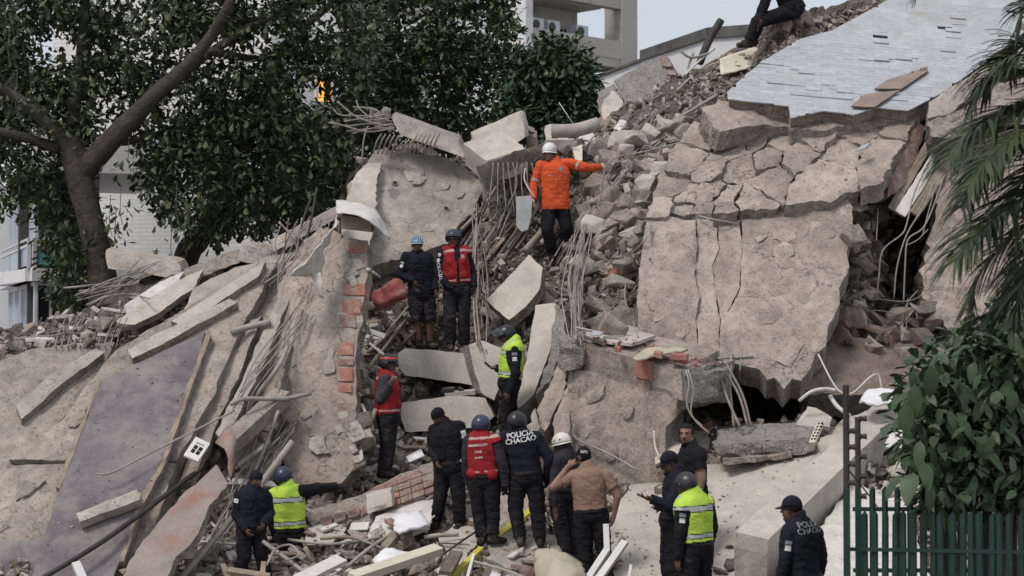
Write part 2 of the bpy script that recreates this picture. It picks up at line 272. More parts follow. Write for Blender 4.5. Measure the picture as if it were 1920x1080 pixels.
# ------------------------------------------------------------------ slabs
def plane3(a, b, c):
    A, B, Cc = P(*a), P(*b), P(*c); n = (B-A).cross(Cc-A).normalized()
    if n.dot(A - Vector((0,0,CAMZ))) > 0: n = -n
    return A, n
def onplane(pl, px, py):
    d = ray(px, py); o = Vector((0,0,CAMZ)); t = (pl[0]-o).dot(pl[1])/d.dot(pl[1]); return o + d*t
def pip(x, y, poly):
    c = False; n = len(poly); j = n-1
    for i in range(n):
        xi, yi = poly[i]; xj, yj = poly[j]
        if (yi > y) != (yj > y) and x < (xj-xi)*(y-yi)/(yj-yi)+xi: c = not c
        j = i
    return c
def slab_geo(pl, uv, thick, res=0.12, rough=0.02, jag=0.03, seed=0, ext=None, relief=0.0, rimdrop=0.6):
    """a broken plate: polygon uv (world points) on a plane, jagged rim, uneven faces"""
    A, n = pl; rg = rnd(seed)
    u = n.orthogonal().normalized(); v = n.cross(u)
    p2 = [((p-A).dot(u), (p-A).dot(v)) for p in uv]
    area = sum(p2[i-1][0]*p2[i][1]-p2[i][0]*p2[i-1][1] for i in range(len(p2)))
    if area < 0: p2 = p2[::-1]
    rim = []
    for i in range(len(p2)):
        a = Vector(p2[i]); b = Vector(p2[(i+1) % len(p2)]); L_ = (b-a).length; k = max(1, int(L_/res)); d = (b-a)/max(L_, 1e-6); nn = Vector((d.y, -d.x))
        for q in range(k):
            t = q/k; pt = a.lerp(b, t)
            j = 0 if (q == 0) else jag*(noise.noise(Vector((pt.x*2.3+seed, pt.y*2.3, seed*0.7)))*0.55 + noise.noise(Vector((pt.x*5.5+seed, pt.y*5.5, seed*0.7)))*1.0 + rg.uniform(-.28,.28))
            rim.append(pt + nn*j + d*rg.uniform(-.2,.2)*L_/k*(q > 0))
    rp = [(p.x, p.y) for p in rim]
    xs = [p[0] for p in rp]; ys = [p[1] for p in rp]
    inner = []; x = min(xs)
    rim_np = np.array(rp)
    while x < max(xs):
        y = min(ys)
        while y < max(ys):
            px_, py_ = x+rg.uniform(-.3,.3)*res, y+rg.uniform(-.3,.3)*res
            if pip(px_, py_, rp) and np.min((rim_np[:,0]-px_)**2+(rim_np[:,1]-py_)**2) > (0.55*res)**2: inner.append((px_, py_))
            y += res
        x += res
    allp = [Vector(p) for p in rp+inner]
    vo, eo, fo, _, _, _ = geometry.delaunay_2d_cdt(allp, [], [list(range(len(rp)))], 1, 1e-6)
    # rim edges from result
    ec = {}
    for f in fo:
        for i in range(3):
            a, b = f[i], f[(i+1) % 3]; ec.setdefault((min(a,b), max(a,b)), []).append((a,b))
    bnd = [e[0] for e in ec.values() if len(e) == 1]
    bset = set(i for e in bnd for i in e)
    N_ = len(vo); V = []; F = []; idx = []
    E = ext if ext is not None else -n*thick
    for i, p in enumerate(vo):
        w_ = A + u*p.x + v*p.y
        h = fbm(w_+Vector((seed*3.1,0,0)), 1.6, 4)*rough + nz(w_, 7.0, seed)*rough*0.5
        if relief: h += relief*noise.hetero_terrain(w_+Vector((seed,0,seed)), 0.8, 2.2, 5, 0.6, noise_basis='PERLIN_ORIGINAL')*0.35
        if i in bset: h -= abs(nz(w_, 4.0, seed+5))*min(rough*2, 0.06)*rimdrop+0.003
        V.append(w_ + n*h)
    for f in fo: F.append(tuple(f)); idx.append(0)
    # flip test
    nn = (V[F[0][1]]-V[F[0][0]]).cross(V[F[0][2]]-V[F[0][0]])
    flip = nn.dot(n) < 0
    if flip: F = [f[::-1] for f in F]
    mid = {}; bk = {}
    for i in range(N_): 
        pass
    cen = sum((V[i] for i in bset), Vector())/max(1, len(bset))
    for i in bset:
        w_ = V[i]; out = (w_-cen); out -= n*out.dot(n); out = out.normalized() if out.length > 1e-6 else Vector((0,0,0))
        mid[i] = len(V); V.append(w_ + E*0.5 + out*(nz(w_, 3.0, seed+9)*min(jag*1.6, 0.09)) + n*rg.uniform(-.1,.1)*thick*0.5)
    for i in range(N_):
        bk[i] = len(V); V.append(V[i] + E)
    for f in list(F[:len(fo)]): F.append(tuple(bk[i] for i in f[::-1])); idx.append(1)
    for a, b in bnd:
        if flip: a, b = b, a
        F.append((b, a, mid[a], mid[b])); idx.append(1)
        F.append((mid[b], mid[a], bk[a], bk[b])); idx.append(1)
    return V, F, idx
SEED = [100]
def slab(name, anchors, poly, thick, m='concrete', m2='broken', res=0.085, rough=0.02, jag=0.035, parent=None, label=None, cat='slab', group=None, ext=None, off=0.0, relief=0.0, static=True, pl=None, rimdrop=0.6):
    SEED[0] += 1
    if pl is None: pl = plane3(*anchors)
    if off: pl = (pl[0]+pl[1]*off, pl[1])
    V, F, I = slab_geo(pl, [onplane(pl, *q) for q in poly], thick, res, rough, jag, SEED[0], ext, relief, rimdrop)
    o = obj(name, V, F, [m, m2], I, parent, static=static)
    if parent is None: tag(o, label, cat, group)
    return o
def rect_px(a, b, wpx):
    """thin quad along a->b in pixels with width wpx"""
    dx, dy = b[0]-a[0], b[1]-a[1]; l = math.hypot(dx, dy); nx, ny = -dy/l*wpx/2, dx/l*wpx/2
    return [(a[0]+nx, a[1]+ny), (b[0]+nx, b[1]+ny), (b[0]-nx, b[1]-ny), (a[0]-nx, a[1]-ny)]
def block_geo(O, e1, e2, e3, res=0.15, rough=0.02, chip=0.05, seed=0):
    """a rough-edged block from a corner and three edges"""
    L = [max(1, int(e.length/res)) for e in (e1, e2, e3)]; key = {}; V = []; F = []
    def vid(i, j, k):
        q = (i, j, k)
        if q not in key:
            a, b, c = i/L[0], j/L[1], k/L[2]; p = O + e1*a + e2*b + e3*c
            cen = O + (e1+e2+e3)*0.5
            ex = (i in (0, L[0])) + (j in (0, L[1])) + (k in (0, L[2]))
            d = (cen-p).normalized()
            h = fbm(p+Vector((seed,0,0)), 2.0, 4)*rough
            p = p + d*h + noise.noise_vector(p*5+Vector((seed,)*3))*rough*0.5
            if ex >= 2: p = p + d*(chip*max(0, nz(p, 3.5, seed)+0.15))
            if ex == 3: p = p + d*chip*0.3
            key[q] = len(V); V.append(p)
        return key[q]
    def face(ax, val):
        o = [a for a in range(3) if a != ax]
        for i in range(L[o[0]]):
            for j in range(L[o[1]]):
                c = []
                for di, dj in ((0,0),(1,0),(1,1),(0,1)):
                    q = [0,0,0]; q[ax] = val; q[o[0]] = i+di; q[o[1]] = j+dj; c.append(vid(*q))
                F.append(tuple(c))
    for ax in range(3): face(ax, 0); face(ax, L[ax])
    me = bmesh.new(); bv = [me.verts.new(v) for v in V]
    for f in F:
        try: me.faces.new([bv[i] for i in f])
        except ValueError: pass
    bmesh.ops.recalc_face_normals(me, faces=me.faces); me.verts.index_update()
    V = [v.co.copy() for v in me.verts]; F = [tuple(v.index for v in f.verts) for f in me.faces]; me.free()
    return V, F
def block(name, O, e1, e2, e3, m='concrete', res=0.09, rough=0.015, chip=0.06, parent=None, label=None, cat='concrete block', group=None, static=True):
    """O=(px,py,D); edges as (dpx,dpy,dD)"""
    SEED[0] += 1
    o0 = P(*O); ev = [P(O[0]+e[0], O[1]+e[1], O[2]+e[2])-o0 for e in (e1, e2, e3)]
    V, F = block_geo(o0, *ev, res, rough, chip, SEED[0])
    o = obj(name, V, F, [m], None, parent, static=static)
    if parent is None: tag(o, label, cat, group)
    return o
def rod(name, pts, r=0.012, m='rebar', seg=6, parent=None, label=None, cat='rod', group=None, smooth=True, n=5):
    pts = [p if isinstance(p, Vector) else P(*p) for p in pts]
    V, F = tube_geo(catmull(pts, n) if len(pts) > 2 else pts, r, seg)
    o = obj(name, V, F, [m], None, parent, smooth=smooth)
    if parent is None: tag(o, label, cat, group)
    return o
def sheet(name, rows, m, thick=0.01, sub=4, parent=None, label=None, cat='sheet', group=None, crumple=0.0, seed=1, smooth=True, static=False):
    """a bent sheet lofted through rows of (px,py,D) points"""
    g = [catmull([q if isinstance(q, Vector) else P(*q) for q in r_], sub) for r_ in rows]
    cols = list(zip(*g)); cols = [catmull(list(c_), sub) for c_ in cols]
    nu, nv = len(cols), len(cols[0]); V = []; F = []
    for c_ in cols:
        for p in c_:
            V.append(p + noise.noise_vector(p*6+Vector((seed,)*3))*crumple)
    top = len(V)
    nr = []
    for i in range(nu):
        for j in range(nv):
            a = V[min(i+1,nu-1)*nv+j]-V[max(i-1,0)*nv+j]; b = V[i*nv+min(j+1,nv-1)]-V[i*nv+max(j-1,0)]; q = a.cross(b); nr.append(q.normalized() if q.length > 1e-9 else Vector((0,-1,0)))
    for k in range(top): V.append(V[k]-nr[k]*thick)
    for i in range(nu-1):
        for j in range(nv-1):
            a, b, c_, d = i*nv+j, (i+1)*nv+j, (i+1)*nv+j+1, i*nv+j+1
            F.append((a,b,c_,d)); F.append((d+top,c_+top,b+top,a+top))
    for i in range(nu-1):
        a, b = i*nv, (i+1)*nv; F.append((b,a,a+top,b+top)); a, b = i*nv+nv-1, (i+1)*nv+nv-1; F.append((a,b,b+top,a+top))
    for j in range(nv-1):
        a, b = j, j+1; F.append((a,b,b+top,a+top)); a, b = (nu-1)*nv+j, (nu-1)*nv+j+1; F.append((b,a,a+top,b+top))
    o = obj(name, V, F, [m], None, parent, smooth=smooth, static=static)
    if parent is None: tag(o, label, cat, group)
    return o
def wbox(name, x0, x1, y0, y1, z0, z1, m, parent=None, static=False):
    V = [Vector((x,y,z)) for z in (z0,z1) for y in (y0,y1) for x in (x0,x1)]
    F = [(0,2,3,1),(4,5,7,6),(0,1,5,4),(2,6,7,3),(0,4,6,2),(1,3,7,5)]
    return obj(name, V, F, [m], None, parent, static=static)
# ------------------------------------------------------------------ ground
g = obj('ground', [(-400,-30,-0.95),(400,-30,-0.95),(400,900,-0.95),(-400,900,-0.95)], [(0,1,2,3)], 'ground', center=False, static=True); g['kind'] = 'structure'
# ------------------------------------------------------------------ the heap of rubble: profiles (pixel row, distance) at pixel columns
COLS = [
 (-160, [(1230,24.5),(1000,27.3),(900,28.0),(660,30.2),(630,31.5)]),
 (100,  [(1230,24.5),(1000,27.4),(800,29.2),(660,30.6),(610,32.0)]),
 (250,  [(1230,24.5),(1000,27.6),(800,29.2),(580,31.2),(520,32.4)]),
 (420,  [(1230,24.6),(1000,28.0),(800,29.6),(560,31.2),(490,32.4)]),
 (520,  [(1230,24.8),(1030,27.9),(900,29.6),(650,30.8),(470,32.4)]),
 (600,  [(1210,25.0),(1000,28.0),(900,29.7),(650,31.0),(440,32.6)]),
 (680,  [(1190,25.2),(1010,27.8),(900,29.6),(720,31.4),(540,33.4),(420,34.8),(310,36.2)]),
 (760,  [(1180,25.4),(1010,28.0),(890,29.9),(720,32.0),(660,33.0),(520,34.0),(400,35.3),(275,36.6)]),
 (850,  [(1170,25.6),(1010,28.2),(880,30.0),(740,32.0),(665,33.2),(520,34.4),(400,35.6),(290,36.8)]),
 (940,  [(1160,25.6),(1020,28.1),(880,29.8),(740,31.6),(650,32.6),(520,34.0),(420,34.8),(300,36.4)]),
 (1040, [(1160,25.6),(1020,28.0),(900,29.4),(740,31.2),(600,32.4),(480,34.2),(400,34.9),(270,36.6)]),
 (1120, [(1170,25.4),(1040,27.6),(900,29.2),(700,31.0),(560,32.2),(440,33.6),(330,34.9),(240,36.6)]),
 (1190, [(1190,25.2),(1060,27.0),(900,29.2),(700,31.0),(560,32.2),(440,33.2),(330,34.6),(190,37.0)]),
 (1270, [(1200,24.8),(1060,26.9),(860,29.4),(760,31.0),(640,31.6),(440,33.2),(300,34.6),(150,37.4)]),
 (1370, [(1210,24.6),(1060,26.9),(860,29.3),(800,29.9),(790,33.6),(725,33.8),(690,31.2),(420,33.4),(260,34.8),(92,37.6)]),
 (1500, [(1215,24.4),(1040,26.8),(860,29.2),(800,29.9),(794,34.0),(742,34.2),(730,31.0),(420,33.5),(230,35.0),(24,37.0)]),
 (1600, [(1215,24.4),(1040,26.6),(860,29.0),(800,29.8),(794,34.0),(745,34.2),(740,31.2),(560,32.2),(400,33.2),(230,35.0),(4,37.8)]),
 (1700, [(1215,24.4),(1040,26.6),(900,28.4),(780,30.0),(760,33.0),(740,33.0),(720,31.8),(640,32.6),(590,32.9),(560,35.5),(410,35.7),(390,34.0),(230,35.0),(-30,38.4)]),
 (1760, [(1215,24.4),(1000,26.8),(880,28.6),(760,30.5),(700,31.6),(640,32.6),(590,33.0),(480,33.4),(380,33.8),(230,34.8),(0,39.0)]),
 (1900, [(1215,24.4),(1000,26.8),(880,28.6),(740,31.0),(600,32.6),(480,33.2),(300,34.0),(120,35.6),(-40,39.0)]),
 (2100, [(1215,24.4),(1000,26.8),(880,28.6),(740,31.0),(600,32.6),(400,33.6),(200,35.0),(60,37.0),(-60,39.2)]),
]
def mound_geo():
    NR = 190
    def col(pts):
        # resample by py arc
        seg = [0]
        for a, b in zip(pts, pts[1:]): seg.append(seg[-1] + math.hypot((a[0]-b[0])/130.0, a[1]-b[1]))
        out = []
        for i in range(NR):
            s = seg[-1]*i/(NR-1)
            for k in range(len(pts)-1):
                if s <= seg[k+1]+1e-9:
                    t = (s-seg[k])/max(1e-6, seg[k+1]-seg[k]); out.append((pts[k][0]+(pts[k+1][0]-pts[k][0])*t, pts[k][1]+(pts[k+1][1]-pts[k][1])*t)); break
        return out
    cols = [(x, col(p)) for x, p in COLS]; grid = []
    step = 7; px = cols[0][0]
    while px <= cols[-1][0]:
        for k in range(len(cols)-1):
            if cols[k][0] <= px <= cols[k+1][0]:
                t = (px-cols[k][0])/(cols[k+1][0]-cols[k][0]); a, b = cols[k][1], cols[k+1][1]; t2 = t*t*(3-2*t)
                grid.append([(px, a[i][0]*(1-t2)+b[i][0]*t2, a[i][1]*(1-t2)+b[i][1]*t2) for i in range(NR)]); break
        px += step
    V = []; F = []
    for c_ in grid:
        top = None
        for q in c_:
            p = P(*q); h = noise.hetero_terrain(p*1.1, 0.9, 2.1, 6, 0.5, noise_basis='PERLIN_ORIGINAL'); vd = noise.voronoi(p*2.6)[0]; rock = min(0.5, vd[1]-vd[0])
            p = p + Vector((nz(p, 2.2)*0.12, 0.28-0.14*h-0.30*rock, nz(p, 2.0, 7)*0.12+0.1*rock)); V.append(p); top = p
        for k in range(1, 6):     # the far side of the heap
            V.append(Vector((top.x, top.y+k*1.1, top.z - (top.z+1.0)*(k/5)**1.3)))
    nr = NR+5
    for i in range(len(grid)-1):
        for j in range(nr-1):
            a = i*nr+j; b = a+nr; F.append((a, b, b+1, a+1))
    return V, F
V, F = mound_geo()
mo = obj('rubble_heap', V, F, 'dirt_gap_shade', center=False, static=True); mo['kind'] = 'structure'
# ------------------------------------------------------------------ left: leaning wall slabs
A_L = ((-40,1100,26.4),(480,490,31.0),(250,1100,26.3))
LBL = 'leaning slabs of the left wall'
slab('wall_slab', ((-40,960,27.6),(-40,690,29.6),(215,640,30.2)), [(-60,700),(60,655),(110,648),(215,642),(192,690),(108,796),(20,872),(-60,985)], 0.25, 'plaster_l', rough=0.035, jag=0.025, relief=0.04, label='rough grey wall slab at the far left under the twisted rebar grid')
slab('wall_slab', A_L, [(18,866),(112,792),(190,688),(218,655),(330,590),(420,535),(500,482),(520,490),(455,610),(400,740),(330,862)], 0.28, 'plaster_l', rough=0.035, jag=0.025, relief=0.04, label='broad cratered wall slab leaning behind the mauve panel')
slab('wall_slab', A_L, [(16,872),(196,868),(330,868),(300,960),(250,1110),(-60,1110),(-60,985)], 0.28, 'plaster_l', rough=0.035, jag=0.025, relief=0.04, off=-0.03, label='lower wall slab with a straight crack along its top, beneath the mauve panel')
pp = slab('wall_panel', A_L, [(385,621),(352,725),(300,868),(262,935),(225,1050),(200,1110),(50,1110),(112,916),(190,712)], 0.05, 'purple', 'wood', rough=0.012, jag=0.012, off=0.17, label='large mauve painted panel lying on the leaning wall', cat='panel')
slab('edge_strip', A_L, [(190,712),(184,716),(104,912),(112,916)], 0.08, 'wood', 'wood', rough=0.01, jag=0.01, off=0.18, parent=pp)
slab('edge_strip', A_L, [(389,618),(396,626),(352,745),(310,868),(268,945),(232,1052),(222,1052),(260,935),(298,868),(350,724)], 0.10, 'wood', 'broken', rough=0.01, jag=0.012, off=0.17, parent=pp)
slab('wall_panel', A_L, [(-60,1020),(60,1012),(110,1000),(80,1110),(-60,1110)], 0.05, 'purple', 'wood', rough=0.012, jag=0.015, off=0.10, label='dusty mauve panel scrap under the big mauve panel', cat='panel')
slab('plank', A_L, [(143,962),(255,918),(264,926),(262,936),(150,978)], 0.12, 'concrete', 'concrete', rough=0.01, jag=0.012, off=0.34, label='short grey beam lying across the mauve panel', cat='beam')
for k, (q, o_, mm, lb) in enumerate([
 ([(500,482),(548,474),(556,500),(486,640),(446,738),(408,730),(452,600)], .02, 'plaster_l', 'broad long slab running down beside the mauve panel'),
 ([(396,628),(430,600),(470,560),(440,650),(396,756),(330,905),(288,1010),(262,940),(300,870),(352,745)], .10, 'concrete', 'long pale slab edge lying along the right side of the mauve panel'),
 ([(470,600),(492,590),(450,700),(404,800),(360,905),(334,905),(384,790),(424,690)], .20, 'plaster', 'narrow slab strip lying down the slope, inner of two'),
 ([(520,560),(540,560),(500,668),(452,770),(420,830),(404,812),(446,730),(486,640)], .24, 'concrete', 'narrow slab strip lying down the slope, outer of two')]):
    slab('long_slab', ((300,900,28.3),(530,470,31.5),(420,860,28.5)), q, 0.14, mm, 'broken', rough=0.018, jag=0.025, relief=0.02, off=o_, label=lb)
slab('wall_slab', ((500,700,29.6),(560,470,31.0),(610,560,30.2)), [(545,478),(600,430),(640,440),(600,560),(545,640),(520,760),(480,760),(500,640)], 0.2, 'plaster', 'broken', rough=0.05, jag=0.06, relief=0.07, label='crumbling earthy slab just left of the brick-edged wall')
slab('slab_strip', ((215,605,30.4),(380,500,31.9),(340,590,30.7)), [(218,602),(262,570),(330,528),(382,503),(362,540),(300,585),(252,608)], 0.10, 'concrete_pale', rough=0.015, jag=0.02, label='pale flat slab strip sloping above the cratered wall slab')
slab('slab_strip', ((280,610,30.3),(480,490,31.7),(430,580,30.5)), [(258,628),(345,580),(362,540),(440,500),(482,492),(470,540),(440,572),(300,618)], 0.12, 'concrete', rough=0.02, jag=0.03, label='grey slab strip with a step along its lower edge, above the mauve panel')
slab('slab_strip', ((340,590,30.2),(470,520,31.0),(440,585,30.3)), [(352,585),(430,548),(470,520),(476,536),(440,570),(365,596)], 0.10, 'broken_dark', 'broken_dark', rough=0.03, jag=0.03, off=0.12, label='dark broken ledge on the grey slab strip')
slab('slab_strip', ((235,560,31.2),(345,515,32.0),(300,600,30.8)), [(232,572),(300,528),(346,508),(330,530),(240,590)], 0.06, 'white_sheet', 'white_sheet', rough=0.01, jag=0.02, off=0.08, label='white painted wall scrap on the sloping slab')
for k, (q, o_, mm, lb) in enumerate([
 ([(320,602),(470,506),(498,490),(486,516),(344,610)], .14, 'concrete_pale', 'straight pale slab lying up the slope towards the crest, upper of two'),
 ([(240,655),(300,622),(430,560),(446,566),(312,640),(248,672)], .16, 'concrete', 'straight grey slab lying up the slope towards the crest, lower of two'),
 ([(30,760),(96,700),(180,652),(196,660),(110,724),(40,786)], .14, 'concrete', 'flat straight slab lying on the far left slab')]):
    slab('long_slab', A_L if k < 2 else ((-40,960,27.6),(-40,690,29.6),(215,640,30.2)), q, 0.12, mm, 'broken', rough=0.012, jag=0.015, off=o_, label=lb)
block('beam', (192,470,32.2), (145,20,0.2), (6,34,-0.2), (18,-6,0.6), 'concrete', chip=0.08, label='pale concrete beam end resting on top of the left heap', cat='beam')
block('beam', (345,506,32.0), (105,-38,0.3), (4,24,-0.2), (8,-6,0.4), 'broken', rough=0.05, chip=0.12, label='ragged brown beam lying on the crest beside the tree', cat='beam')
block('beam', (448,462,32.2), (58,16,0.2), (-6,26,-0.2), (20,-14,0.5), 'concrete', chip=0.08, label='squared concrete lump on the crest left of the white crumpled sheet')
block('beam', (505,452,32.2), (130,-66,0.6), (4,22,-0.15), (8,-6,0.5), 'concrete', chip=0.08, label='long concrete lintel sloping up to the white crumpled sheet', cat='beam')
slab('wall_slab', ((430,900,28.9),(540,560,30.8),(530,880,28.8)), [(500,600),(545,570),(560,600),(535,700),(530,830),(470,930),(420,990),(380,990),(420,860),(470,740)], 0.2, 'plaster_l', 'broken', rough=0.04, jag=0.05, relief=0.05, label='dusty slab at the back of the tangle between the slope and the brick-edged wall')
# ------------------------------------------------------------------ upright wall with a brick edge
A_F = ((640,905,28.9),(560,560,30.2),(690,450,30.4))
wf = slab('upright_wall', A_F, [(642,446),(690,452),(684,560),(670,640),(666,790),(668,880),(640,908),(545,906),(522,830),(528,700),(560,575),(604,482)], 0.30, 'plaster', 'broken', rough=0.03, jag=0.05, relief=0.05, label='upright plastered wall stub with red hollow bricks along its broken edge', cat='wall')
rg = rnd(5)
for (cx, cy, bw, bh, am) in [(668,466,30,15,'brick'),(660,482,22,10,'broken'),(668,492,26,12,'brick'),(664,542,40,22,'brick'),(658,574,34,28,'brick'),(651,602,32,24,'brick_dark'),(650,630,28,18,'brick'),(648,654,28,22,'brick'),(648,678,28,12,'brick_dark'),(647,702,28,24,'brick'),(646,727,26,16,'brick'),(646,746,26,16,'brick'),(646,764,26,16,'brick_dark'),(622,665,18,26,'brick_dark'),(618,690,16,14,'broken'),(616,640,14,22,'brick_dark')]:
    o = slab('brick', A_F, [(cx-bw/2,cy-bh/2),(cx+bw/2,cy-bh/2),(cx+bw/2,cy+bh/2),(cx-bw/2,cy+bh/2)], 0.16, am, am, res=0.1, rough=0.008, jag=0.015, off=rg.uniform(0.015,0.05), parent=wf, static=False)
for k in range(16):
    cx = rg.uniform(634,668); cy = rg.choice([rg.uniform(450,530), rg.uniform(770,890)]); s = rg.uniform(8,20)
    slab('render_scab', A_F, [(cx-s,cy-s*.5),(cx+s*.3,cy-s),(cx+s,cy+s*.4),(cx-s*.2,cy+s)], 0.06, 'concrete', 'broken', res=0.08, rough=0.02, jag=0.03, off=rg.uniform(0.02,0.07), parent=wf, static=False)
# ------------------------------------------------------------------ upper centre: bare slab, beam, blocks
A_U = ((700,290,35.8),(900,350,35.5),(700,500,33.6))
us = slab('wall_slab', A_U, [(690,300),(702,284),(722,276),(740,286),(768,288),(800,292),(836,298),(870,314),(898,338),(908,352),(895,378),(884,402),(858,425),(840,458),(800,470),(745,485),(690,505),(655,480),(648,420),(650,356),(672,322)], 0.3, 'concrete', 'broken', rough=0.045, jag=0.05, relief=0.05, label='big pale slab face under the fallen beam, stained dark down its middle')
slab('stain_patch', A_U, [(707,353),(735,352),(757,362),(752,378),(760,396),(766,420),(768,450),(730,470),(700,450),(704,400)], 0.05, 'bare', 'bare', rough=0.02, jag=0.04, off=0.012, parent=us, static=False)
for (hx, hy) in [(777,333),(740,347),(836,395)]:
    c = onplane(plane3(*A_U), hx, hy); n = plane3(*A_U)[1]
    V, F = tube_geo([c-n*0.03, c+n*0.05], [0.05,0.055], 10); obj('pipe_stub', V, F, 'broken', None, us)
    V, F = tube_geo([c, c+n*0.056], [0.036,0.036], 10); obj('pipe_bore', V, F, 'black_hole', None, us)
slab('wall_slab', ((650,470,33.2),(640,380,34.4),(700,300,35.6)), [(690,305),(715,300),(706,352),(702,420),(690,470),(655,478),(640,440),(650,372),(664,335)], 0.1, 'concrete_pale', 'broken', rough=0.04, jag=0.05, relief=0.04, off=0.1, label='chalky broken slab edge with stubs of rebar beside the stained slab')
bm_ = block('beam', (748,252,35.4), (128,46,-0.1), (-15,-34,0.25), (6,-10,0.5), 'concrete', rough=0.012, chip=0.05, label='smooth square concrete beam fallen across the crest, rebar sprouting from its broken end', cat='beam')
SEED[0] += 1
for k, (x, y, s) in enumerate([(712,228,26),(698,212,15),(722,212,16),(735,240,14)]):
    block('broken_end', (x-s/2,y-s/2,35.4), (s,rg.uniform(-4,4),0.1), (rg.uniform(-3,3),s,0.0), (4,-4,0.4), 'concrete_grey', res=0.07, rough=0.05, chip=0.1, parent=bm_, static=False)
block('block', (912,302,34.5), (-44,-34,0.45), (74,-24,0.12), (6,44,0.15), 'concrete_pale', rough=0.02, chip=0.06, label='tilted concrete block with a flat pale top beside the fallen beam')
block('block', (880,250,35.4), (95,-40,0.2), (14,48,-0.3), (10,-6,0.5), 'concrete_pale', rough=0.03, chip=0.08, label='cracked pale block standing behind the tilted flat-topped block')
slab('slab_strip', ((890,312,34.2),(1000,278,34.6),(1085,264,35.0)), [(892,312),(930,300),(1000,276),(1084,262),(1092,276),(1010,304),(950,322),(906,338)], 0.5, 'concrete', 'concrete_grey', rough=0.03, jag=0.05, ext=Vector((0.1,0.9,0.12)), label='ragged horizontal slab edge behind the white helmet')
block('block', (905,335,34.4), (-8,-20,0.3), (28,-8,0.1), (6,56,0.2), 'concrete_grey', rough=0.04, chip=0.1, label='dark hanging concrete lump under the ragged slab edge')
# ------------------------------------------------------------------ far wall chunk on the crest
wc = slab('wall_chunk', ((1150,152,38.2),(1235,106,38.0),(1175,205,37.6)), [(1150,152),(1190,130),(1234,107),(1258,150),(1236,178),(1206,192),(1178,205)], 0.35, 'concrete_grey', 'broken', rough=0.012, jag=0.03, label='tilted grey wall chunk with hollow brick ends, on the crest against the white wall', cat='wall chunk')
rg = rnd(8)
for k in range(6):
    x = 1236+k*4.6; y = 108+k*8.5
    slab('brick', ((1150,152,38.2),(1235,106,38.0),(1175,205,37.6)), [(x-2,y-4),(x+16,y-2),(x+18,y+6),(x,y+5)], 0.22, 'brick_dark', 'brick_dark', res=0.1, rough=0.02, jag=0.02, off=rg.uniform(-.05,.06), parent=wc, static=False)
slab('wall_slab', ((1120,170,38.4),(1160,160,38.2),(1140,215,37.6)), [(1118,172),(1150,156),(1176,200),(1200,215),(1130,225)], 0.2, 'concrete_grey', 'broken', rough=0.02, jag=0.05, label='grey plate leaning under the tilted wall chunk')
slab('wall_slab', ((1130,190,37.6),(1150,168,37.9),(1145,220,37.2)), [(1128,200),(1146,168),(1160,178),(1172,205),(1160,226),(1126,226)], 0.12, 'concrete_pale', 'broken', rough=0.02, jag=0.06, label='jagged pale plate standing before the grey plate on the crest')
# ------------------------------------------------------------------ right: the huge cracked slab
A_R = ((1215,410,32.4),(1590,380,32.5),(1440,720,30.0))
r1 = empty('fallen_wall', P(1440,725,30.0)); tag(r1, 'huge plastered wall face with long upright cracks, under the shattered slab', 'wall')
PL = plane3(*A_R)
slab('wall_piece', None, [(1212,416),(1262,410),(1304,413),(1306,470),(1302,520),(1312,560),(1304,600),(1308,662),(1250,650),(1198,642),(1194,560),(1204,470)], 0.4, 'plaster', rough=0.045, jag=0.018, relief=0.09, res=0.06, rimdrop=0.15, parent=r1, pl=PL)
slab('wall_piece', None, [(1305,412),(1344,417),(1348,470),(1334,500),(1342,550),(1350,600),(1346,676),(1309,664),(1305,600),(1313,560),(1303,520),(1307,470)], 0.4, 'plaster', rough=0.05, jag=0.018, relief=0.09, res=0.06, rimdrop=0.15, parent=r1, pl=(PL[0]-PL[1]*0.05, PL[1]))
slab('wall_piece', None, [(1346,417),(1388,415),(1391,470),(1387,540),(1370,578),(1351,599),(1343,550),(1335,500),(1349,470)], 0.4, 'plaster', rough=0.05, jag=0.018, relief=0.09, res=0.06, rimdrop=0.15, parent=r1, pl=(PL[0]-PL[1]*0.02, PL[1]))
slab('wall_piece', None, [(1389,415),(1450,400),(1500,386),(1560,377),(1588,375),(1598,392),(1596,440),(1588,470),(1592,505),(1572,548),(1574,575),(1552,618),(1548,650),(1528,668),(1520,692),(1502,716),(1486,712),(1470,730),(1452,712),(1438,716),(1424,698),(1400,692),(1347,677),(1352,600),(1371,579),(1388,541),(1392,470)], 0.4, 'plaster', rough=0.04, jag=0.018, relief=0.085, res=0.06, rimdrop=0.15, parent=r1, pl=PL)
